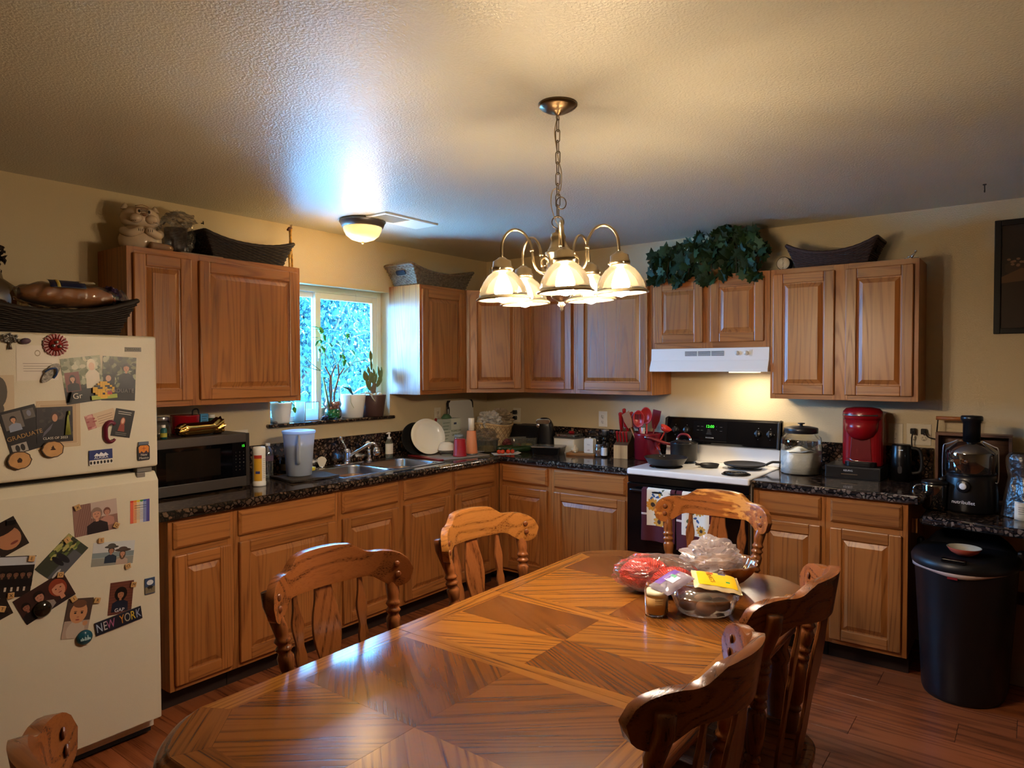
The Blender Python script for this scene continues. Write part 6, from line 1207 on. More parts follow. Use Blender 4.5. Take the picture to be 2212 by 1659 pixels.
# plates on the walls
OC = mat('outlet_cream', '#d9cfb8', .4); SL = mat('slot_dark', '#050505', .8)
def plate(label, loc, rz, w, h, kinds, m=None):
    o = E('wall_outlet' if 'switch' not in label else 'wall_switch', label, 'outlet' if 'switch' not in label else 'switch', loc, rz); mb = MB(); mb.bx(-w/2, w/2, -.006, -.0005, -h/2, h/2); mb.build('cover_plate', m or OC, o, bev=.002)
    for x, kd in kinds:
        if kd == 'o':
            for z in (-.020, .020):
                mb = MB(); mb.lathe([(.0155, -.0065), (.0155, -.0075), (0, -.0076)], (x, 0, z), 20, 'y'); mb.build('socket_face', m or OC, o)
                for dx, hh in ((-.006, .009), (.006, .007)): mb = MB(); mb.bx(x+dx-.001, x+dx+.001, -.0082, -.007, z+.002-hh/2+.002, z+.002+hh/2+.002); mb.build('slot', SL, o)
                mb = MB(); mb.lathe([(.002, -.0082), (0, -.0083)], (x, 0, z-.008), 8, 'y'); mb.build('slot', SL, o)
        if kd == 's': mb = MB(); mb.bx(x-.005, x+.005, -.016, -.006, -.010, .004); mb.build('toggle', m or OC, o, bev=.001)
        for z in (-.030, .030) if kd == 's' else (0,): mb = MB(); mb.lathe([(.0025, -.0066), (0, -.0072)], (x, 0, z), 8, 'y'); mb.build('screw', PRN, o)
    return o
plate('cream outlet on the window wall above the steel utensil cylinder', (-.610, 0, 1.192), 0, .072, .115, [(0, 'o')])
plate('cream outlet with two black plugs near the pale basket', (0, -.318, 1.17), R(-90), .072, .115, [(0, 'o')])
plate('white outlet between the can opener and the knife block', (0, -1.118, 1.172), R(-90), .072, .115, [(0, 'o')], mat('outlet_white', '#e6e8ea', .4))
plate('cream single plate with a dark centre next to the coffee maker', (0, -3.045, 1.172), R(-90), .075, .115, [(0, 's')])
plate('wide cream outlet plate with two black plugs, by the frother', (0, -3.162, 1.172), R(-90), .122, .120, [(-.026, 'o'), (.026, 'o')])
def plug(label, loc, path):
    o = E('power_cord', label, 'power cord', loc, R(-90)); mb = MB(); mb.bx(-.013, .013, -.042, -.0085, -.016, .016); mb.build('plug', BLK(), o, bev=.004); mb = MB(); mb.tube(smoothpath([(0, -.036, 0)]+path, 6), .0035, 6); mb.build('cord', BLK(), o)
plug('upper black plug and cord in the outlet by the pale basket', (0, -.312, 1.195), [(-.020, -.050, -.002), (-.030, -.045, -.04), (-.028, -.035, -.10)])
plug('lower black plug in the outlet by the pale basket', (0, -.312, 1.148), [(-.018, -.046, -.004), (-.026, -.042, -.03), (-.024, -.036, -.06)])
plug('black plug with a cord dropping behind the frother', (0, -3.136, 1.192), [(0, -.05, -.01), (-.004, -.045, -.06), (.002, -.04, -.14)])
plug('black plug with a cord looping away towards the wooden tray', (0, -3.188, 1.192), [(.008, -.055, -.004), (.03, -.055, -.030), (.07, -.05, -.038)])
# ================================================================== window sill
WS = 1.2185
def pot(name, label, loc, r0, r1, h, m, rings=0, soil=True, cat='plant pot'):
    o = E(name, label, cat, loc); mb = MB(); pr = [(0, 0), (r0*.96, .0), (r0, .004)]
    if rings: pr += [(r0+(r1-r0)*k/rings+(.0015 if k % 2 else -.001), .004+(h-.004)*k/rings) for k in range(1, rings)]
    pr += [(r1, h), (r1-.004, h+.001), (r1-.006, h-.012), (0, h-.014)] if rings else [(r1, h-.002), (r1-.001, h), (r1-.005, h), (r1-.007, h-.012), (0, h-.012)]
    mb.lathe(pr, n=36); mb.build('pot', m, o)
    if soil: mb = MB(); mb.lathe([(r1-.008, h-.011), (0, h-.008)], n=24); mb.build('soil', mat('soil', '#3a2c22', .95), o)
    return o
def leafblade(mb, path, w, curl=.15, n=10):
    P = smoothpath(path, 4); k = len(P); vs = []
    for i, p in enumerate(P):
        t = i/(k-1); tg = (P[min(i+1, k-1)]-P[max(i-1, 0)]).normalized(); sd = tg.cross(Vector((0, 0, 1)));
        if sd.length < .2: sd = tg.cross(Vector((0, 1, 0)))
        sd.normalize(); up = sd.cross(tg); ww = w*(sin(pi*min(1, max(.02, t*.96+.02)))**.75)
        vs += [p-sd*ww-up*-ww*curl, p, p+sd*ww+up*ww*curl]
    mb.add(vs, [(3*i+j, 3*i+j+1, 3*i+4+j, 3*i+3+j) for i in range(k-1) for j in (0, 1)], True)
LEAF = mat('houseplant_leaf', '#4d7a34', .35); LEAF2 = mat('orchid_leaf', '#4a5a44', .3); BRT = mat('bright_leaf', '#4f9a2c', .35)
o = pot('potted_orchid', 'ribbed white pot with one big bright green leaf, under the wall cabinet', (-1.975, .028, WS), .050, .066, .125, mat('pot_white', '#e4e6e4', .35), 10)
mb = MB(); leafblade(mb, [(0, 0, .115), (.03, -.02, .135), (.058, -.04, .115), (.066, -.05, .060)], .024); mb.build('leaf', BRT, o, solid=.002)
mb = MB(); leafblade(mb, [(0, 0, .115), (-.03, .0, .14), (-.07, .0, .145)], .02); mb.build('leaf', BRT, o, solid=.002)
o = E('votive_glass', 'plain white cylinder glass between the ribbed pot and the small frame', 'vase', (-1.838, .035, WS)); mb = MB(); mb.lathe([(0, 0), (.028, .001), (.030, .124), (.026, .124), (.025, .01), (0, .01)], n=28); mb.build('glass', thin('frosted', '#dfeaea', .4, .2, .3, .6), o)
mb = MB(); mb.tube(smoothpath([(0, 0, .1), (.01, 0, .17), (-.02, .02, .21), (-.06, .03, .22)], 5), .0018, 6); mb.build('stem', LEAF, o)
for i, (a, b, c2) in enumerate((((-.02, .02, .21), (.02, .01, .235), (.045, 0, .22)), ((.01, 0, .17), (.05, 0, .19), (.075, 0, .165)), ((-.06, .03, .22), (-.08, .03, .20), (-.09, .03, .17)))): mb = MB(); leafblade(mb, [a, b, c2], .011); mb.build('leaf', LEAF, o, solid=.001)
o = E('picture_frame', 'small thin-framed glass picture standing on the sill', 'picture frame', (-1.747, .030, WS), R(-4)); mb = MB(); ring(mb, -.052, .052, 0, .122, .004, -.005, .005); mb.build('frame', mat('frame_wood', '#8c7660', .4), o)
mb = MB(); mb.bx(-.048, .048, -.001, .001, .004, .118); mb.build('glass', thin('frost_pane', '#e8f2f4', .5, .08, .3, .25), o)
# lucky bamboo
o = E('lucky_bamboo', 'lucky bamboo in a glass vase of orange and green gel beads', 'plant', (-1.575, .040, WS))
mb = MB(); mb.cap = False; mb.lathe([(0, .002), (.050, .002), (.060, .020), (.058, .055), (.050, .075), (.058, .09), (.060, .10), (.052, .12), (.056, .22)], n=36); mb.build('vase', GLS(), o, solid=.002)
def beads(nm, m, z0, z1, rr, n, sd):
    q = random.Random(sd); mb = MB()
    for _ in range(n): a = q.random()*2*pi; k = rr*math.sqrt(q.random()); mb.sphere((k*cos(a), k*sin(a), q.uniform(z0, z1)), .0085, 7)
    tag(mb.build(nm, m, o), kind='stuff')
beads('green_gel_beads', mat('gel_green', '#1fae5a', .15), .010, .060, .050, 130, 1); beads('orange_gel_beads', mat('gel_orange', '#e08a5c', .2), .068, .112, .048, 110, 2)
STK = mat('bamboo_stem', '#6a7a44', .5); TW_ = mat('bamboo_bark', '#7d6248', .6)
def wp_(px, py, y=0.0): x, z = FP(px, py, y); return Vector((x+1.575, y-.040, z-WS))
for pth, rr, m_ in (([(712, 885), (705, 850), (698, 815)], .0045, STK), ([(712, 885), (716, 850), (715, 812)], .0045, TW_), ([(722, 885), (722, 850), (732, 812)], .0045, TW_), ([(716, 885), (712, 840), (713, 812), (702, 792)], .004, TW_), ([(715, 812), (725, 788)], .004, TW_), ([(732, 812), (730, 787)], .004, TW_), ([(732, 812), (743, 795)], .004, TW_),
                    ([(702, 792), (702, 740)], .002, STK), ([(720, 797), (700, 760), (693, 740)], .002, STK), ([(727, 787), (718, 765), (716, 750)], .002, STK), ([(730, 787), (738, 770), (740, 745)], .002, STK), ([(738, 800), (738, 770), (745, 745), (750, 730)], .002, STK), ([(741, 805), (760, 785), (772, 768)], .0022, STK), ([(741, 808), (765, 782), (790, 778)], .002, STK), ([(692, 800), (672, 785), (655, 768)], .0018, STK), ([(692, 801), (670, 795), (652, 790)], .0018, STK)):
    mb = MB(); mb.tube([wp_(a, b, .02+.02*sin(a*.3)) for a, b in pth], rr*1.35, 7); mb.build('stem', m_, o)
for a, b, c2, w in (((702, 738), (696, 722), (692, 706), .012), ((693, 742), (690, 735), (681, 748), .010), ((690, 710), (675, 706), (660, 708), .011), ((690, 730), (675, 729), (660, 733), .008), ((694, 722), (688, 712), (676, 712), .009), ((716, 752), (725, 742), (736, 748), .012), ((716, 750), (710, 741), (704, 742), .009), ((728, 745), (735, 738), (745, 740), .010), ((750, 732), (751, 724), (748, 718), .010),
                    ((740, 760), (736, 766), (735, 775), .009), ((740, 765), (744, 778), (742, 792), .010), ((748, 755), (758, 757), (767, 769), .010), ((772, 768), (782, 763), (792, 762), .009), ((775, 778), (785, 778), (797, 784), .008), ((743, 780), (750, 784), (756, 794), .008), ((700, 745), (698, 752), (700, 764), .010), ((735, 720), (743, 724), (745, 730), .007), ((703, 722), (715, 712), (738, 716), .008), ((755, 735), (765, 728), (785, 722), .006), ((692, 765), (690, 752), (698, 745), .006)):
    mb = MB(); leafblade(mb, [wp_(*a, .02), wp_(*b, .0), wp_(*c2, .03)], w*1.5); mb.build('leaf', BRT if w > .0095 else LEAF, o, solid=.0008)
o = E('turtle_figurine', 'tiny dark blue turtle figurine by the bamboo vase', 'figurine', (-1.668, .000, WS)); mb = MB(); mb.sphere((0, 0, .016), .020, 14, 1, .8, .6); mb.sphere((.022, 0, .020), .009, 10); [mb.sphere((sx*.013, sy*.013, .005), .006, 8) for sx in (-1, 1) for sy in (-1, 1)]; mb.build('turtle', mat('blue_glaze', '#1f2540', .25), o)
o = E('pebble', 'small grey pebble at the cabinet end of the sill', 'pebble', (-2.045, -.015, WS)); mb = MB(); mb.sphere((0, 0, .009), .012, 10, sz=.8); mb.build('stone', mat('pebble_grey', '#6a7076', .5), o)
o = pot('potted_orchid', 'plain white pot with two long orchid leaves and an air root', (-1.405, .040, WS), .070, .090, .158, mat('pot_white', ''))
for pth, w in (([(0, 0, .155), (-.035, -.005, .185), (-.075, 0, .205), (-.115, 0, .200)], .022), ([(0, 0, .155), (.05, -.01, .185), (.11, -.01, .203), (.165, -.01, .203)], .021), ([(0, 0, .155), (.01, .03, .18), (.02, .05, .205)], .010)): mb = MB(); leafblade(mb, pth, w, .25); mb.build('leaf', LEAF2, o, solid=.003)
mb = MB(); mb.tube(smoothpath([(-.03, -.03, .158), (-.065, -.06, .15), (-.078, -.078, .11), (-.060, -.085, .07)], 6), .0014, 6); mb.build('air_root', STK, o)
mb = MB(); mb.tube(smoothpath([(.02, -.03, .158), (.085, -.07, .165), (.105, -.085, .13), (.125, -.09, .105)], 6), [.001, .002, .003, .004, .005, .006, .006, .006, .006, .006, .005, .005, .005, .004, .004, .003, .003, .002, .001], 6); mb.build('air_root', mat('root_pale', '#b9b9a4', .5), o)
o = pot('potted_cactus', 'dark brown square-rimmed pot of cactus and white pebbles at the sill end', (-1.235, .020, WS), .068, .088, .150, mat('pot_brown', '#4b342e', .4))
for i in range(16): a = i*.9; k = .03+.045*((i*7) % 5)/5; mb = MB(); mb.sphere((k*cos(a), k*sin(a), .150), .011+.003*(i % 3), 8, 1.2, 1, .8); mb.build('white_pebble', mat('pebble_white', '#c9c2b4', .6), o)
CAC = mat('cactus_pad', '#6d7a4c', .5, vary=.25, bscale=25)
def pad(c, L, w, ax, az, par, m=CAC):
    mb = MB(); mb.grid(lambda a, b: (w*sin(pi*b)**.8*cos(2*pi*a), .006*sin(pi*b)**.5*sin(2*pi*a), L*b), 16, 10, True, True); return mb.build('cactus_pad', m, par, c, (R(ax), 0, R(az))) if False else mb.build('cactus_pad', m, par, c, Euler((0, R(ax), R(az)), 'XYZ'))
mb = MB(); mb.tube([(0, 0, .14), (-.01, 0, .18), (.01, 0, .23)], [.022, .024, .016], 12); mb.build('trunk', mat('cactus_trunk', '#6b5c44', .8), o)
for c, L, w, ax, az in (((-.02, 0, .17), .11, .020, -28, 0), ((-.025, 0, .20), .12, .018, -8, 20), ((.0, 0, .22), .10, .022, -12, 0), ((-.055, 0, .24), .085, .026, -20, 0), ((.01, 0, .22), .09, .016, 18, 10), ((.03, 0, .20), .09, .02, 30, 0), ((.066, 0, .255), .10, .014, -14, 0), ((.075, 0, .255), .095, .013, 0, 0), ((-.015, 0, .31), .10, .011, -4, 0), ((.055, 0, .22), .07, .022, 10, 0), ((-.035, 0, .29), .06, .015, -14, 0), ((.02, 0, .27), .07, .012, -20, 0), ((-.02, 0, .38), .085, .016, -3, 0)): pad(c, L, w, ax, az, o)

# ================================================================== on top of the wall cabinets and the fridge
def boat(name, label, loc, rz, L, D, H, m, sag=.35, hole=True, flare=1.28, rim=.010, rows=13):
    """rectangular woven tray with flared sides, ends higher than the middle"""
    o = E(name, label, 'basket', loc, rz)
    def pt(a, t):
        p = (a % 1)*4; k = int(p); q = p-k; cs = [(-1, -1), (1, -1), (1, 1), (-1, 1), (-1, -1)]
        x = cs[k][0]*(1-q)+cs[k+1][0]*q; y = cs[k][1]*(1-q)+cs[k+1][1]*q; s_ = 1/flare+(1-1/flare)*t**1.3
        sy = 1-(1-1/flare)*(1-t)*.8
        h = H*(1-sag*(1-abs(x)**2.2)); return (x*L/2*s_, y*D/2*sy, .004+h*t)
    mb = MB(); mb.grid(lambda a, b: pt(a, b), 96, 7, False, True); mb.build('woven_wall', m, o, solid=.008)
    mb = MB(); mb.poly([Vector(pt(k/4, 0)) for k in range(4)]); mb.build('floor', m, o, solid=.008)
    mb = MB(); N_ = 128
    for k in range(rows):
        pts = []
        for i in range(N_):
            p = Vector(pt(i/N_, (k+.5)/rows)); d = Vector((p.x/L*.6, p.y/D, 0)).normalized(); pts.append(p+d*(.0045+.0028*(1 if (i//2+k) % 2 else -1)))
        mb.tube(pts, H/rows*.42, 5, True)
    tag(mb.build('woven_strands', m, o), kind='stuff')
    mb = MB(); pts = [Vector(pt(i/96, 1.0)) for i in range(96)]; mb.tube(pts, [rim*(1+.12*(i % 2)) for i in range(96)], 8, True); mb.build('rim', m, o)
    if hole:
        for sx in (-1, 1):
            a = .375 if sx > 0 else .875; c = Vector(pt(a, .62)); c2 = Vector(pt(a, .3)); tl_ = math.atan2(c.x-c2.x, c.z-c2.z); mb = MB(); mb.prism(rrect(-.045, .045, -.017, .017, .012, 3), -.004, .004, 'yz'); mb.build('hand_hole', SL, o, (c.x+sx*.009, c.y, c.z), (0, tl_, 0))
    return o
WKD = mat('wicker_dark', '#241a18', .6, vary=.4, bscale=60); WKB = mat('wicker_brown', '#33201c', .6, vary=.4, bscale=60); WKG = mat('wicker_grey', '#6c5f4c', .7, vary=.45, bscale=70); WKG2 = WKG
boat('wicker_tray', 'black wicker tray on the wall cabinet over the microwave', (-2.365, -.155, ZT), R(0), .530, .27, .130, WKD, .32)
mb = MB(); [mb.tube(smoothpath([(.0+k*.030, 0, 0), (.010+k*.030, -.005, .026), (.026+k*.030, 0, 0)], 5), .007, 8) for k in range(5)]; mb.tube([(-.03, .02, .0), (0, .02, .028), (.06, .02, .03), (.14, .02, .01)], .012, 8)
tag(mb.build('blue_strap', mat('strap_teal', '#1b4a66', .6), None, (-2.26, -.145, ZT+.082)), 'coiled blue strap sticking out of the black tray', 'strap')
boat('wicker_tray', 'greyish woven tray with a hand hole on the cabinet beside the window', (-.835, -.155, ZT), 0, .640, .27, .135, WKG, .35)
boat('wicker_tray', 'dark brown woven tray on the wall cabinet above the coffee maker', (-.155, -2.745, ZT), R(-90), .480, .25, .135, WKB, .45)
boat('bread_tray', 'black wicker tray on top of the fridge, holding the bread', (-3.425, -.42, 1.6905), R(-4), .62, .40, .150, WKD, .42)
# loaf
o = E('bread_loaf', 'long sliced loaf in a clear bag with a blue label', 'bread', (-3.345, -.44, 1.860), R(-6))
mb = MB(); mb.grid(lambda a, b: (-.150+.335*b, .066*(sin(pi*min(.97, max(.03, b)))**.3)*cos(2*pi*a), .052*(sin(pi*min(.97, max(.03, b)))**.3)*sin(2*pi*a)*(1 if sin(2*pi*a) > 0 else .9)), 28, 40, True, True); mb.build('loaf', mat('bread_crust', '#a8672e', .7, vary=.25, bscale=14), o)
mb = MB(); mb.grid(lambda a, b: (-.165+.37*b, (.071+.004*sin(b*40+a*20))*(sin(pi*min(.985, max(.02, b)))**.3)*cos(2*pi*a), (.058+.005*sin(b*31+a*26))*(sin(pi*min(.985, max(.02, b)))**.3)*sin(2*pi*a)), 32, 44, True, True); mb.build('bag', FILM(), o)
mb = MB(); mb.grid(lambda a, b: (-.055+.13*a, -.075*sin(.1+1.0*b), .064*cos(.1+1.0*b)+.001), 8, 10); mb.build('label', mat('label_blue', '#14204a', .4), o, solid=.0008)
mb = MB(); mb.grid(lambda a, b: (-.030+.012*a, -.077*sin(.1+1.0*b), .065*cos(.1+1.0*b)+.002), 3, 10); mb.build('label_stripe', LAB('#c9b45c'), o, solid=.0008)
mb = MB(); mb.grid(lambda a, b: (.055+.06*a, -.076*sin(-.1+.7*b), .0645*cos(-.1+.7*b)+.002), 6, 8); mb.build('label_panel', LAB('#b9ab90'), o, solid=.0008)
mb = MB(); mb.tube([(.19, 0, .0), (.215, 0, .004)], [.018, .012], 10); mb.tube([(.215, 0, .004), (.24, 0, .02)], [.012, .03], 10); mb.build('bag_end', FILM(), o)
mb = MB(); crumple(mb, (0, 0, 0), (.040, .045, .038), .5, 22, 18); o = tag(mb.build('snack_bag', mat('snack_print', '#3a2a4c', .2, vary=.6, bscale=22), None, (-3.150, -.42, 1.868)), 'crumpled colourful snack bag at the end of the fridge tray', 'bag')
mb = MB(); mb.grid(lambda a, b: (-.022+.03*a, -.044-.004*sin(a*9), -.02+.022*b), 5, 5); mb.build('red_print', LAB('#b8402c'), o, solid=.001)
o = E('glass_jug', 'cloudy glass jug with a dark dried bunch on the fridge, partly out of view', 'jug', (-3.495, -.118, 1.6905)); mb = MB(); mb.cap = False; mb.lathe([(0, .002), (.085, .002), (.095, .02), (.095, .17), (.080, .225), (.04, .255), (.035, .28)], n=36); mb.build('jug', thin('jug_glass', '#cbbfa8', .6, .08, .35, .2), o, solid=.002)
mb = MB(); leafcloud(mb, (0, 0, .34), (.05, .05, .09), 160, .03); tag(mb.build('dried_bunch', mat('dried', '#2a1c12', .8), o, fixn=False), kind='stuff'); mb = MB(); mb.tube([(0, 0, .01), (0, 0, .33)], .006, 6); mb.build('stalks', mat('dried', ''), o)
# cat jar
CER = mat('ceramic_cream', '#c9b49a', .15); CER2 = mat('ceramic_brown', '#8a6a50', .2)
o = E('cat_jar', 'cream ceramic cookie jar shaped like a striped cat', 'cookie jar', (-2.895, -.165, ZT), R(-12))
mb = MB(); mb.lathe([(0, 0), (.075, .001), (.095, .03), (.098, .06), (.085, .095), (.070, .115), (.060, .122)], n=36, sx=1.0, sy=.85); mb.build('body', CER, o)
mb = MB(); mb.lathe([(.060, .118), (.082, .135), (.090, .160), (.082, .190), (.055, .212), (0, .220)], n=36, sx=1.0, sy=.85); mb.build('head', CER, o)
for sx in (-1, 1):
    mb = MB(); mb.lathe([(.022, 0), (.012, .02), (0, .032)], (sx*.066, 0, .200), 12); mb.build('ear', CER, o, bev=.002)
    mb = MB(); mb.sphere((sx*.034, -.072, .150), .028, 16, sz=.8); mb.build('cheek', CER, o); mb = MB(); mb.sphere((sx*.024, -.074, .183), .014, 14, .9, .7, 1.1); mb.build('eye', CER, o); mb = MB(); mb.sphere((sx*.022, -.0845, .183), .0065, 10, .8, .5, 1.2); mb.build('pupil', mat('ink_black', ''), o)
    mb = MB(); mb.tube(smoothpath([(sx*.080, -.03, .09), (sx*.060, -.075, .075), (sx*.020, -.088, .092)], 5), [.022, .022, .021, .020, .020, .020, .020, .019, .019, .020, .018], 12); mb.sphere((sx*.022, -.088, .092), .020, 12); mb.build('arm', CER, o)
    for k in range(3): mb = MB(); mb.tube([(sx*(.012+k*.009), -.108+k*.001, .096), (sx*(.012+k*.009), -.107, .084)], .0012, 5); mb.build('claw_line', mat('ink_black', ''), o)
    for k in range(3): mb = MB(); mb.tube([(sx*(.036+k*.008), -.094+k*.004, .140-k*.002), (sx*(.042+k*.008), -.090+k*.004, .132)], .0011, 5); mb.build('whisker_line', mat('ink_black', ''), o)
mb = MB(); mb.sphere((0, -.086, .168), .011, 12, sz=.7); mb.build('nose', CER2, o)
for k in range(4): mb = MB(); mb.tube(smoothpath([(-.03, -.04-.01*k, .215-.012*k), (0, -.052-.012*k, .220-.012*k), (.03, -.04-.01*k, .215-.012*k)], 4), .0022, 5); mb.build('stripe', CER2, o)
mb = MB(); mb.tube(smoothpath([(.06, .02, .03), (.12, -.03, .022), (.10, -.08, .020), (.02, -.105, .020)], 6), [.018]*19, 10); mb.build('tail', CER2, o)
o = E('wrapped_gift', 'dark mug wrapped in crinkled clear plastic next to the cat jar', 'wrapped gift', (-2.718, -.165, ZT))
mb = MB(); mb.lathe([(0, .01), (.045, .01), (.052, .04), (.055, .14), (.050, .142), (0, .13)], n=28); mb.build('dark_mug', mat('mug_brown', '#2e201d', .3), o)
mb = MB(); crumple(mb, (0, 0, .105), (.078, .07, .100), .30, 31, 30); mb.build('plastic_wrap', FILM(), o)
mb = MB(); crumple(mb, (.02, 0, .190), (.06, .05, .030), .6, 37, 18); mb.build('wrap_top', FILM(), o)
mb = MB(); mb.prism(rrect(-.16, .07, -.06, .06, .01, 2), 0, .006); tag(mb.build('cardboard_sheet', mat('cardboard', '#8a7458', .8), None, (-2.60, -.235, ZT)), 'thin cardboard scrap lying at the front edge of the wall cabinet', 'cardboard')
# giraffe
o = E('giraffe_figurine', 'slim yellow wooden giraffe figurine by the black tray', 'figurine', (-2.100, -.262, ZT), R(20))
GY = mat('giraffe', '#b8862c', .5, vary=.5, bscale=90)
mb = MB(); mb.tube(smoothpath([(-.012, 0, 0), (-.012, 0, .07), (-.006, 0, .11), (.0, 0, .15), (-.002, 0, .20), (.0, 0, .232)], 4), [.006, .006, .006, .007, .009, .012, .014, .015, .014, .012, .010, .009, .009, .008, .008, .008, .008, .009, .010, .010, .008], 10); mb.build('body', GY, o)
mb = MB(); mb.tube([(.012, 0, 0), (.012, 0, .07), (.002, 0, .12)], .0055, 8); mb.build('leg', GY, o)
mb = MB(); mb.tube([(.004, 0, .228), (-.012, 0, .225), (-.028, 0, .214)], [.010, .010, .006], 10); mb.tube([(.006, .004, .232), (.009, .006, .250)], .002, 5); mb.tube([(.002, -.004, .232), (.003, -.007, .250)], .002, 5); mb.build('head', mat('giraffe_dark', '#5a3018', .5), o)
# ivy
o = E('ivy_plant', 'big dark green artificial ivy spilling over the cabinets above the hood', 'plant', (-.165, -2.02, ZT))
mb = MB(); mb.lathe([(0, 0), (.09, .001), (.12, .09), (.11, .09), (.10, .08), (0, .08)], n=24, sy=1.8); mb.build('planter', mat('wicker_mid', ''), o)
IV = [mat('ivy_leaf', '#1a2f1a', .6, vary=.4, bscale=14, spec=.25), mat('ivy_leaf_light', '#2b4526', .55, spec=.3)]
q = random.Random(12); im = bpy.data.meshes.new('ivy'); 
lp = [(0, -.45), (.14, -.50), (.22, -.28), (.48, -.30), (.34, -.02), (.46, .20), (.18, .22), (0, .58), (-.18, .22), (-.46, .20), (-.34, -.02), (-.48, -.30), (-.22, -.28), (-.14, -.50)]
protos = []
for m_ in IV:
    mb = MB(); mb.add([(0, 0, .05)]+[(x, y, -.10*abs(x)) for x, y in lp], [(0, 1+i, 1+(i+1) % 14) for i in range(14)], True); protos.append(mb.build('ivy_leaf', m_, o, (0, 0, .1), fixn=False))
def leaf_at(x, y, z, s_, first=[0]):
    pr_ = protos[1 if q.random() < .22 else 0]; c = pr_.copy(); COL.objects.link(c); c.parent = o; c.location = (x, y, z); c.scale = (s_, s_, s_)
    c.rotation_euler = (R(q.uniform(-25, 25)), R(-90+q.uniform(-45, 35)), R(q.uniform(-50, 50)))
    c.rotation_euler = Euler((R(q.uniform(40, 130)), R(q.uniform(-35, 35)), R(-90+q.uniform(-60, 60))), 'XYZ')
for k in range(296):
    a = q.uniform(-.365, .375); top = .315-.10*abs((a+.12))/.4*(1 if a < .2 else 1.2)-(.09 if a < -.30 else 0); z = q.uniform(-.045, max(.05, top)) if q.random() < .8 else q.uniform(.1, top)
    z = min(z, .300); x = -.02-.155*(1-((z-.05)/.36)**2)*q.uniform(.5, 1.05)
    if z < .0: x = -.165-q.uniform(0, .02)
    leaf_at(x, a, z, q.uniform(.060, .095))
protos[0].location = (-.15, .1, .15); protos[0].scale = (.08,)*3; protos[0].rotation_euler = (R(80), 0, R(-80)); protos[1].location = (-.15, -.1, .2); protos[1].scale = (.08,)*3; protos[1].rotation_euler = (R(90), 0, R(-95))
for k in range(9):
    a = q.uniform(-.34, .34); mb = MB(); mb.tube(smoothpath([(0, a*.3, .06), (-.08, a*.7, .22), (-.15, a, .12), (-.17, a*1.05, -.02)], 6), .0022, 5); mb.build('vine', mat('vine_brown', '#3a3020', .8), o)
mb = MB(); mb.lathe([(0, .002), (.0385, .001), (.040, .004), (.040, .060), (0, .061)], (0, 0, 0), 36, 'y'); o = tag(mb.build('round_tin', BLKM(), None, (-.255, -2.482, ZT+.0405), (0, 0, R(-90))), 'round black tin on its side with a white lettered lid, between ivy and tray', 'tin')
mb = MB(); mb.lathe([(.036, 0), (.036, -.0012), (0, -.0013)], (0, 0, 0), 36, 'y'); mb.build('lid_disc', mat('disc_white', '#d9d4c8', .4), o); text('PATRIOTS', .0155, (0, -.0016, 0), (R(90), R(-90), 0), INK, o)
o = E('crystal_bird', 'small crystal and silver bird ornament at the cabinet corner', 'ornament', (-.275, -3.150, ZT), R(-90)); mb = MB(); mb.tube([(-.035, 0, .004), (0, 0, .004), (.035, 0, .004)], .003, 6); mb.tube([(0, 0, .004), (.006, 0, .02), (.02, 0, .036)], [.004, .007, .003], 8); mb.sphere((.02, 0, .040), .007, 8); mb.tube([(.004, 0, .018), (-.02, 0, .012)], [.006, .002], 6); mb.build('bird', mat('crystal_metal', '#c9c4bc', .15, .8), o)

# ================================================================== desk corner
o = E('wall_picture', 'black-framed dark picture on the wall at the picture edge', 'picture', (0, -3.735, 2.030), R(-90))
mb = MB(); ring(mb, -.232, .232, -.300, .300, .030, -.026, -.002); mb.build('frame', mat('frame_black', '#0b0a0c', .35), o, bev=.003)
mb = MB(); mb.bx(-.205, .205, -.012, -.004, -.272, .272); pc = mb.build('backing', mat('picture_dark', '#1d1510', .3), o)
c = Card(.404, .540, '#1f1611', .001)
c.R(0, .38, 1, .24, '#241914').blot(26, ['#2c1e16', '#33241a', '#18110e'], sz=.09, seed=6).P([(-.5, -.02), (-.15, .06), (.2, .02), (.5, .1), (.5, -.5), (-.5, -.5)], '#2e1f15').P([(-.5, .0), (-.28, .08), (-.12, .02), (.1, .06), (.3, 0), (.5, .05), (.5, .0), (-.5, -.06)], '#5c4028').P([(-.06, -.5), (.0, -.05), (.14, -.05), (.12, -.5)], '#38261a')
q2 = random.Random(3)
for i in range(9): c.El(-.42+q2.uniform(0, .16), .10+q2.uniform(0, .08), .022, .012, '#7a5c48', 8)
c.mb.build('print', PR, o, (0, -.0125, 0), fixn=False)
o = E('wooden_caddy', 'dark wooden caddy box with a round handle, behind the juicer', 'wooden box', (-.085, -3.425, LZ), R(-90))
CW_ = wood('caddy_', '#6a4228', '#3a2216', 'x', ring=5, rough=.45)
for a, b, c2, d2 in ((-.170, .170, .350, .364), (-.170, .170, 0, .014), (-.170, -.156, .014, .35), (.156, .170, .014, .35), (-.005, .005, .014, .35)): mb = MB(); mb.bx(a, b, -.045, .045, c2, d2); mb.build('board', CW_, o, bev=.001)
mb = MB(); mb.bx(-.168, .168, .045, .052, .002, .36); mb.build('back', CW_, o)
for x in (-.168, .0): mb = MB(); mb.tube([(x, 0, .364), (x*.97, 0, .435)], .0035, 6); mb.build('wire_post', BLKM(), o)
mb = MB(); mb.tube([(-.172, 0, .440), (.004, 0, .440)], .0105, 14); mb.build('handle_bar', mat('handle_wood', '#a8622c', .4), o)
jc = E('juicer', 'black juicer with a smoky clear bowl and tall feed chute', 'juicer', (-.375, -3.435, LZ), R(-90-12))
JB = mat('juicer_body', '#151518', .3); SM = thin('smoke_clear', '#4a4a4e', .8, .03, .4, .12)
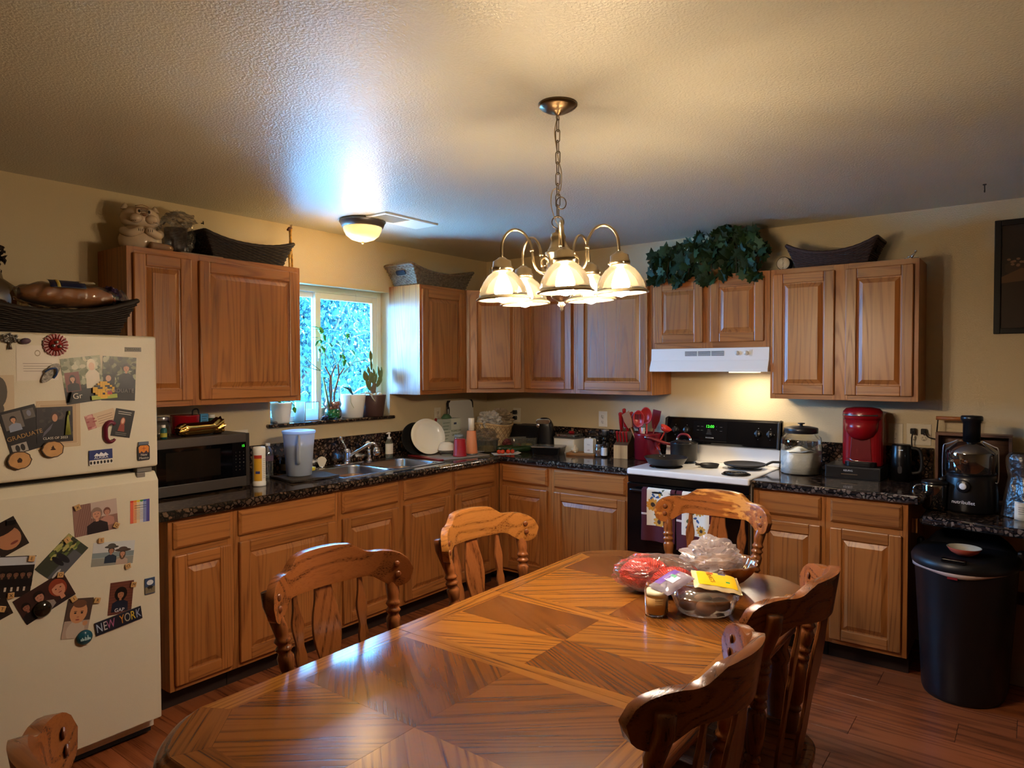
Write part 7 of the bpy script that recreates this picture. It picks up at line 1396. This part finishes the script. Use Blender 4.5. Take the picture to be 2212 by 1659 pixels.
mb = MB(); mb.lathe([(0, 0), (.112, .001), (.116, .012), (.114, .10), (.108, .165), (.104, .185), (0, .186)], n=44); mb.build('motor_base', JB, jc)
mb = MB(); mb.lathe([(.030, -.002), (.030, -.010), (.026, -.013), (0, -.014)], (0, -.112, .135), 28, 'y'); mb.v = [v for v in mb.v]; mb.build('dial_ring', JB, jc); mb = MB(); mb.lathe([(.0165, -.118), (.016, -.126), (.013, -.1285), (0, -.129)], (0, 0, .135), 24, 'y'); mb.build('start_button', mat('ink_white', ''), jc)
text('nutribullet', .024, (0, -.1165, .055), FY, mat('ink_white', ''), jc)
mb = MB(); mb.cap = False; mb.lathe([(.104, .186), (.112, .20), (.112, .29), (.108, .305), (.06, .345), (.044, .352)], n=44); mb.build('clear_bowl', SM, jc, solid=.002)
mb = MB(); mb.lathe([(.0, .187), (.085, .19), (.080, .27), (.045, .285), (0, .286)], n=32); mb.build('filter_basket', mat('filter_grey', '#3a3a3e', .35, .5), jc)
mb = MB(); mb.lathe([(.038, .345), (.038, .440), (.042, .442), (.042, .450), (.048, .452), (.048, .470), (.044, .476), (0, .478)], n=36); mb.build('feed_chute', JB, jc)
for sx in (-1, 1): mb = MB(); mb.tube(smoothpath([(sx*.055, -.02, .352), (sx*.100, -.02, .330), (sx*.118, -.02, .318), (sx*.122, -.02, .25), (sx*.120, -.02, .16), (sx*.108, -.02, .155)], 4), .0028, 7); mb.build('locking_arm', STL(), jc)
o = E('juice_jug', 'dark clear juice jug with a black lid before the juicer', 'jug', (-.440, -3.285, LZ)); mb = MB(); mb.cap = False; mb.lathe([(0, .002), (.046, .002), (.052, .01), (.056, .12), (.056, .13)], n=32); mb.build('jug', SM, o, solid=.002)
mb = MB(); mb.lathe([(.056, .128), (.060, .132), (.058, .142), (.03, .150), (0, .151)], n=32); mb.tube([(.02, -.02, .145), (.06, -.06, .165)], .014, 8); mb.build('lid', BLK(), o)
mb = MB(); mb.tube(smoothpath([(-.02, .052, .12), (-.03, .085, .11), (-.03, .085, .05), (-.02, .05, .03)], 5), .006, 8); mb.build('jug_handle', SM, o)
o = E('apple_bag', 'clear plastic produce bag of dark red fruit with a white label', 'bag', (-.41, -3.690, LZ), R(-90))
mb = MB(); mb.grid(lambda a, b: ((.105*(1-b)**.6*(1+.10*sin(a*38))+.012+.055*max(0, (b-.62))*2.2)*cos(2*pi*a)*1.05-.04*b, (.085*(1-b)**.6*(1+.10*sin(a*44+1))+.010+.05*max(0, b-.62)*2)*sin(2*pi*a), .004+.30*b), 56, 22, True, True); mb.build('bag', thin('bag_film', '#b9afa6', .4, .30, .18, .05, .8, 30), o)
for i, (x, y, z) in enumerate(((-.045, -.03, .036), (.035, -.035, .036), (-.01, .035, .036), (.01, -.02, .095))): mb = MB(); mb.sphere((x, y, z), .034, 16); mb.build('fruit', mat('fruit_red', '#5a1518', .25), o)
mb = MB(); mb.grid(lambda a, b: (-.075+.115*a, -.098-.006*sin(a*8), .004+.085*b-.02*a), 8, 6); lb_ = mb.build('label', mat('label_paper', ''), o, solid=.001)
for i in range(4): mb = MB(); mb.bx(-.060, -.010+.01*i, -.106, -.1055, .030+.010*i, .033+.010*i); mb.build('print_line', PRN, o)
mb = MB(); mb.bx(-.005, .03, -.1065, -.106, .018, .034); mb.build('barcode', INK, o)
mb = MB(); [mb.tube([(0, 0, 0), (cos(k)*.05, .02*sin(k), .03+.01*sin(k*3))], [.012, .022], 8) for k in (0.2, 2.6)]; tag(mb.build('black_twist', mat('dark_film', '#22232a', .2), None, (-.375, -3.68, LZ+.30)), 'knotted dark plastic at the top of the produce bag', 'bag')
o = E('dark_vase', 'dark bottle-shaped vase by the wall at the picture edge', 'vase', (-.115, -3.77, LZ)); mb = MB(); mb.lathe([(0, .10), (.075, .101), (.085, .14), (.06, .17), (.035, .22), (.034, .30), (.03, .31)], n=28); mb.build('vase', BLK(), o); mb = MB(); mb.bx(-.05, .05, -.05, .05, 0, .10); mb.build('stand', mat('label_paper', ''), o)
# trash can
tc_ = E('trash_can', 'tall black half-round kitchen trash can with a domed lid', 'trash can', (-.60, -3.425, 0), R(-90-6))
def canpts(k, dd=0.):   # plan outline: flat back, round front (front is local -y)
    w, d = (.205+dd)*k, (.26+dd)*k; pts = [(-w*.98, .155*k), (w*.98, .155*k)]; return pts[:1]+[(-w*cos(pi*i/24), -d*sin(pi*i/24)**.9+.02) for i in range(25)][0:]+pts[1:]
def canloft(mb, L, capb=True, capt=True):
    vs = []; n = None
    for k, dd, z, sh in L: p = canpts(k, dd); n = len(p); vs += [(x, y+sh, z) for x, y in p]
    fs = [(i*n+j, i*n+(j+1) % n, (i+1)*n+(j+1) % n, (i+1)*n+j) for i in range(len(L)-1) for j in range(n)]
    if capb: fs.append(tuple(range(n))[::-1])
    if capt: fs.append(tuple(range((len(L)-1)*n, len(L)*n)))
    mb.add(vs, fs, True)
TB = mat('bin_black', '#101014', .42)
mb = MB(); canloft(mb, [(.80, 0, 0, 0), (.83, 0, .02, 0), (.99, 0, .60, 0), (1.0, 0, .625, 0)]); mb.build('bin_body', TB, tc_, bev=.003)
mb = MB(); canloft(mb, [(1.0, .006, .611, 0), (1.0, .008, .628, 0)], False, False); mb.v = [Vector((v.x, v.y, v.z-(.010*sin(v.x*19+1)+.014*max(0, -v.x)/.2 if v.z < .62 else 0))) for v in mb.v]; mb.build('bin_liner', mat('liner_white', '#c9b4ac', .5), tc_, solid=.002)
mb = MB(); canloft(mb, [(1.0, .012, .622, 0), (1.0, .014, .645, 0), (.98, .008, .665, 0), (.90, 0, .682, .004), (.5, 0, .690, .01)]); mb.build('lid', TB, tc_, bev=.003)
mb = MB(); mb.grid(lambda a, b: (-.185+.37*a, .155-.10*b, .665+.085*(1-b)**.8*(1-abs(2*a-1)**4)), 20, 10); mb.build('lid_hump', TB, tc_, solid=.010)
mb = MB(); mb.prism(rrect(-.050, .050, -.245, -.215, .010, 3), .668, .684); mb.build('lid_latch', mat('latch_gloss', '#0b0b0d', .2), tc_, bev=.003)
for sx in (-1, 1): mb = MB(); mb.bx(sx*.195, sx*.222, .09, .145, .60, .69); mb.build('hinge_ear', TB, tc_, bev=.010)
mb = MB(); mb.bx(-.02, .02, -.2535, -.2500, .596, .606); mb.build('liner_tab', mat('red_matte', ''), tc_)
o = E('small_bowl', 'small bowl, coral outside and grey inside, on the trash can lid', 'bowl', (-.745, -3.435, .690)); mb = MB(); mb.cap = False; mb.lathe([(0, 0), (.030, .0005), (.055, .016), (.068, .034), (.069, .037)], n=40); mb.build('outer', mat('coral', '#c9604c', .25), o)
mb = MB(); mb.cap = False; mb.lathe([(.069, .037), (.066, .037), (.052, .018), (.03, .008), (0, .006)], n=40); mb.build('inner', mat('bowl_grey', '#b9b4a4', .2), o)
mb = MB(); mb.box((0, 0, .20), (.24, .16, .40)); tag(mb.build('cardboard_box', mat('box_tan', '#7a6452', .8), None, (-.255, -3.660, 0), (0, 0, R(-4)), bev=.002), 'tan cardboard box standing between trash can and wall', 'box')
o = E('dark_stool', 'low dark stool under the desk shelf at the picture edge', 'stool', (-.45, -3.95, 0)); mb = MB(); mb.box((0, 0, .43), (.28, .28, .035)); mb.build('seat', BLKM(), o, bev=.01)
for sx in (-1, 1):
    for sy in (-1, 1): mb = MB(); mb.tube([(sx*.10, sy*.10, .415), (sx*.12, sy*.12, 0)], .014, 8); mb.build('leg', BLKM(), o)

# ================================================================== on the table
o = E('mesh_bag', 'red mesh bag of produce in clear plastic lying on the table', 'bag', (-2.275, -2.625, TZ+.004), R(-52))
MSH = mat('mesh_red', '#e23a20', .4, bump=2, bscale=190, vary=.35)
mb = MB(); crumple(mb, (-.035, .02, .056), (.085, .060, .054), .10, 41, 28); mb.build('produce', MSH, o); mb = MB(); crumple(mb, (.050, -.03, .046), (.078, .058, .044), .10, 44, 28); mb.build('produce', MSH, o)
NM = mat('net_line', '#a81c18', .4); mb = MB()
for k in range(26):
    a = -pi*.45+k/25*pi*.9
    mb.tube([(-.035+.088*sin(a)*cos(t), .02+.063*sin(t), .058+.057*cos(t)*cos(a)) for t in [R(-80+16*i) for i in range(11)]], .0011, 4)
    mb.tube([(.050+.080*sin(a)*cos(t), -.03+.060*sin(t), .048+.047*cos(t)*cos(a)) for t in [R(-80+16*i) for i in range(11)]], .0011, 4)
tag(mb.build('net_strands', NM, o), kind='stuff')
mb = MB(); crumple(mb, (0, 0, .066), (.145, .090, .062), .12, 47, 30); mb.build('clear_wrap', FILM(), o)
o = E('jar_candle', 'cream and tan candle in a clear glass jar on the table', 'candle', (-2.475, -2.722, TZ))
mb = MB(); mb.cap = False; mb.lathe([(0, .001), (.034, .001), (.038, .006), (.038, .086), (.034, .093), (.033, .108), (.035, .110)], n=40); mb.build('jar', GLS(), o)
mb = MB(); mb.lathe([(0, .008), (.0345, .009), (.0345, .062), (0, .062)], n=32); mb.build('tan_wax', mat('wax_tan', '#c99a5a', .5), o); mb = MB(); mb.lathe([(.0346, .062), (.0346, .080), (.02, .078), (0, .078)], n=32); mb.build('cream_wax', mat('wax_cream', '#f4e6c2', .45), o)
mb = MB(); mb.tube([(0, 0, .078), (.001, 0, .086)], .0012, 5); mb.build('wick', INK, o)
LK = mat('label_brown', '#7c5428', .5)
for i in range(4): mb = MB(); mb.tube([(-.0385*cos(a), -.0385*sin(a), .060-i*.006) for a in [R(20+8*k) for k in range(5)]], .0008, 4); mb.build('print_line', LK, o)
o = E('fruit_bowl', 'fluted amber glass bowl filled with plastic bags', 'bowl', (-2.060, -2.780, TZ))
mb = MB(); mb.cap = False; mb.lathe([(0, .004), (.045, .003), (.050, .010), (.080, .030), (.110, .062), (.122, .085), (.128, .095)], n=72, rib=.035, ribn=12); mb.build('bowl', thin('amber_glass', '#b9763a', 1, .04, .5, .30), o, solid=.004)
mb = MB(); crumple(mb, (-.03, .02, .085), (.095, .085, .060), .45, 51, 34); tag(mb.build('plastic_bag', thin('bag_clear', '#fbf4f4', .9, .10, .35, .30, .9, 28), None, (-2.060, -2.780, TZ+.012)), 'crinkled clear plastic bag with pale rolls, heaped in the amber bowl', 'bag')
for i, (x, y) in enumerate(((-.045, .035), (.02, .0), (-.02, -.04))): mb = MB(); mb.sphere((0, 0, 0), .038, 16, sz=.75); tag(mb.build('bread_roll', mat('roll', '#d9b48c', .6), None, (-2.065+x, -2.775+y, TZ+.085)), ('pale bread roll in the bowl bag, on the mesh bag side', 'pale bread roll in the middle of the bowl bag', 'pale bread roll in the bowl bag, on the near side')[i], 'bread roll', 'rolls in the bowl bag')
o = E('clamshell_box', 'clear plastic bakery box of rolls under the yellow packet', 'plastic box', (-2.360, -2.838, TZ), R(-58))
CLS = thin('clamshell', '#f2eeee', .9, .06, .3, .05)
mb = MB(); n_ = 40; L_ = [(.070, 0), (.082, .004), (.098, .050), (.104, .054), (.104, .060)]; mb.cap = False; mb.lathe([(0, .001)]+L_, n=48, sx=1.05, sy=.82, rib=.02, ribn=16); mb.build('tray', CLS, o)
mb = MB(); mb.cap = False; mb.lathe([(.103, .060), (.095, .066), (.088, .082), (.05, .086), (0, .086)], n=48, sx=1.05, sy=.82); mb.build('lid', CLS, o)
for i, (x, y) in enumerate(((-.05, 0), (.0, -.03), (.05, .0), (.0, .03))): mb = MB(); mb.sphere((x, y, .026), .028, 14, 1.2, 1, .8); mb.build('bun', mat('bun_brown', '#a87c54', .6), o)
def pack(name, label, loc, rot, w, d, m, lab):
    mb = MB()
    def fn(a, b): x, y = (a-.5)*2, (b-.5)*2; e = (1-x**6)*(1-y**6); return (x*w/2, y*d/2, .014*e+.003*sin(9*x+4*y)*(1-e))
    mb.grid(fn, 22, 18); mb.grid(lambda a, b: (lambda p: (p[0], p[1], -p[2]*.6-.001))(fn(a, b)), 22, 18); o = tag(mb.build(name, m, None, loc, rot), label, 'packet')
    for nm, m2, (x0, x1, y0, y1) in lab: mb = MB(); mb.grid(lambda a, b: (lambda x, y: (x*w/2, y*d/2, .0148*(1-x**6)*(1-y**6)+.0006))(x0+(x1-x0)*a, y0+(y1-y0)*b), 12, 8); mb.build(nm, m2, o)
    return o
o = pack('yellow_packet', 'yellow food packet with a pineapple print lying on the clear box', (-2.345, -2.870, TZ+.098), (R(10), R(8), R(-60)), .150, .115, mat('pack_cream', '#cdb98c', .3), (('yellow_print', mat('pack_yellow', '#e0b41c', .3), (-.82, .82, -.80, .70)), ('blue_print', LAB('#2b3c7c'), (.10, .42, .50, .68)), ('red_print', LAB('#b8402c'), (-.4, -.12, .40, .66)), ('leaf_print', LAB('#2f8c4c'), (.35, .52, -.40, -.22))))
text('KING\'S', .022, (-.022, .0, .0165), (0, 0, R(-80)), mat('print_amber', '#a8741c', .5), o)
o = pack('purple_packet', 'purple and white food packet beside the yellow one', (-2.430, -2.755, TZ+.100), (R(6), R(-16), R(-20)), .125, .085, thin('pack_film', '#d9d0e0', .8, .08, .4, .5), (('purple_print', mat('pack_purple', '#6a4a9c', .3), (-.75, .75, .1, .75)), ('white_print', LAB('#d8d0d8'), (-.30, .30, -.55, .5)), ('leaf_print', LAB('#4c9c7c'), (.10, .32, -.2, .3))))
bake_texts()
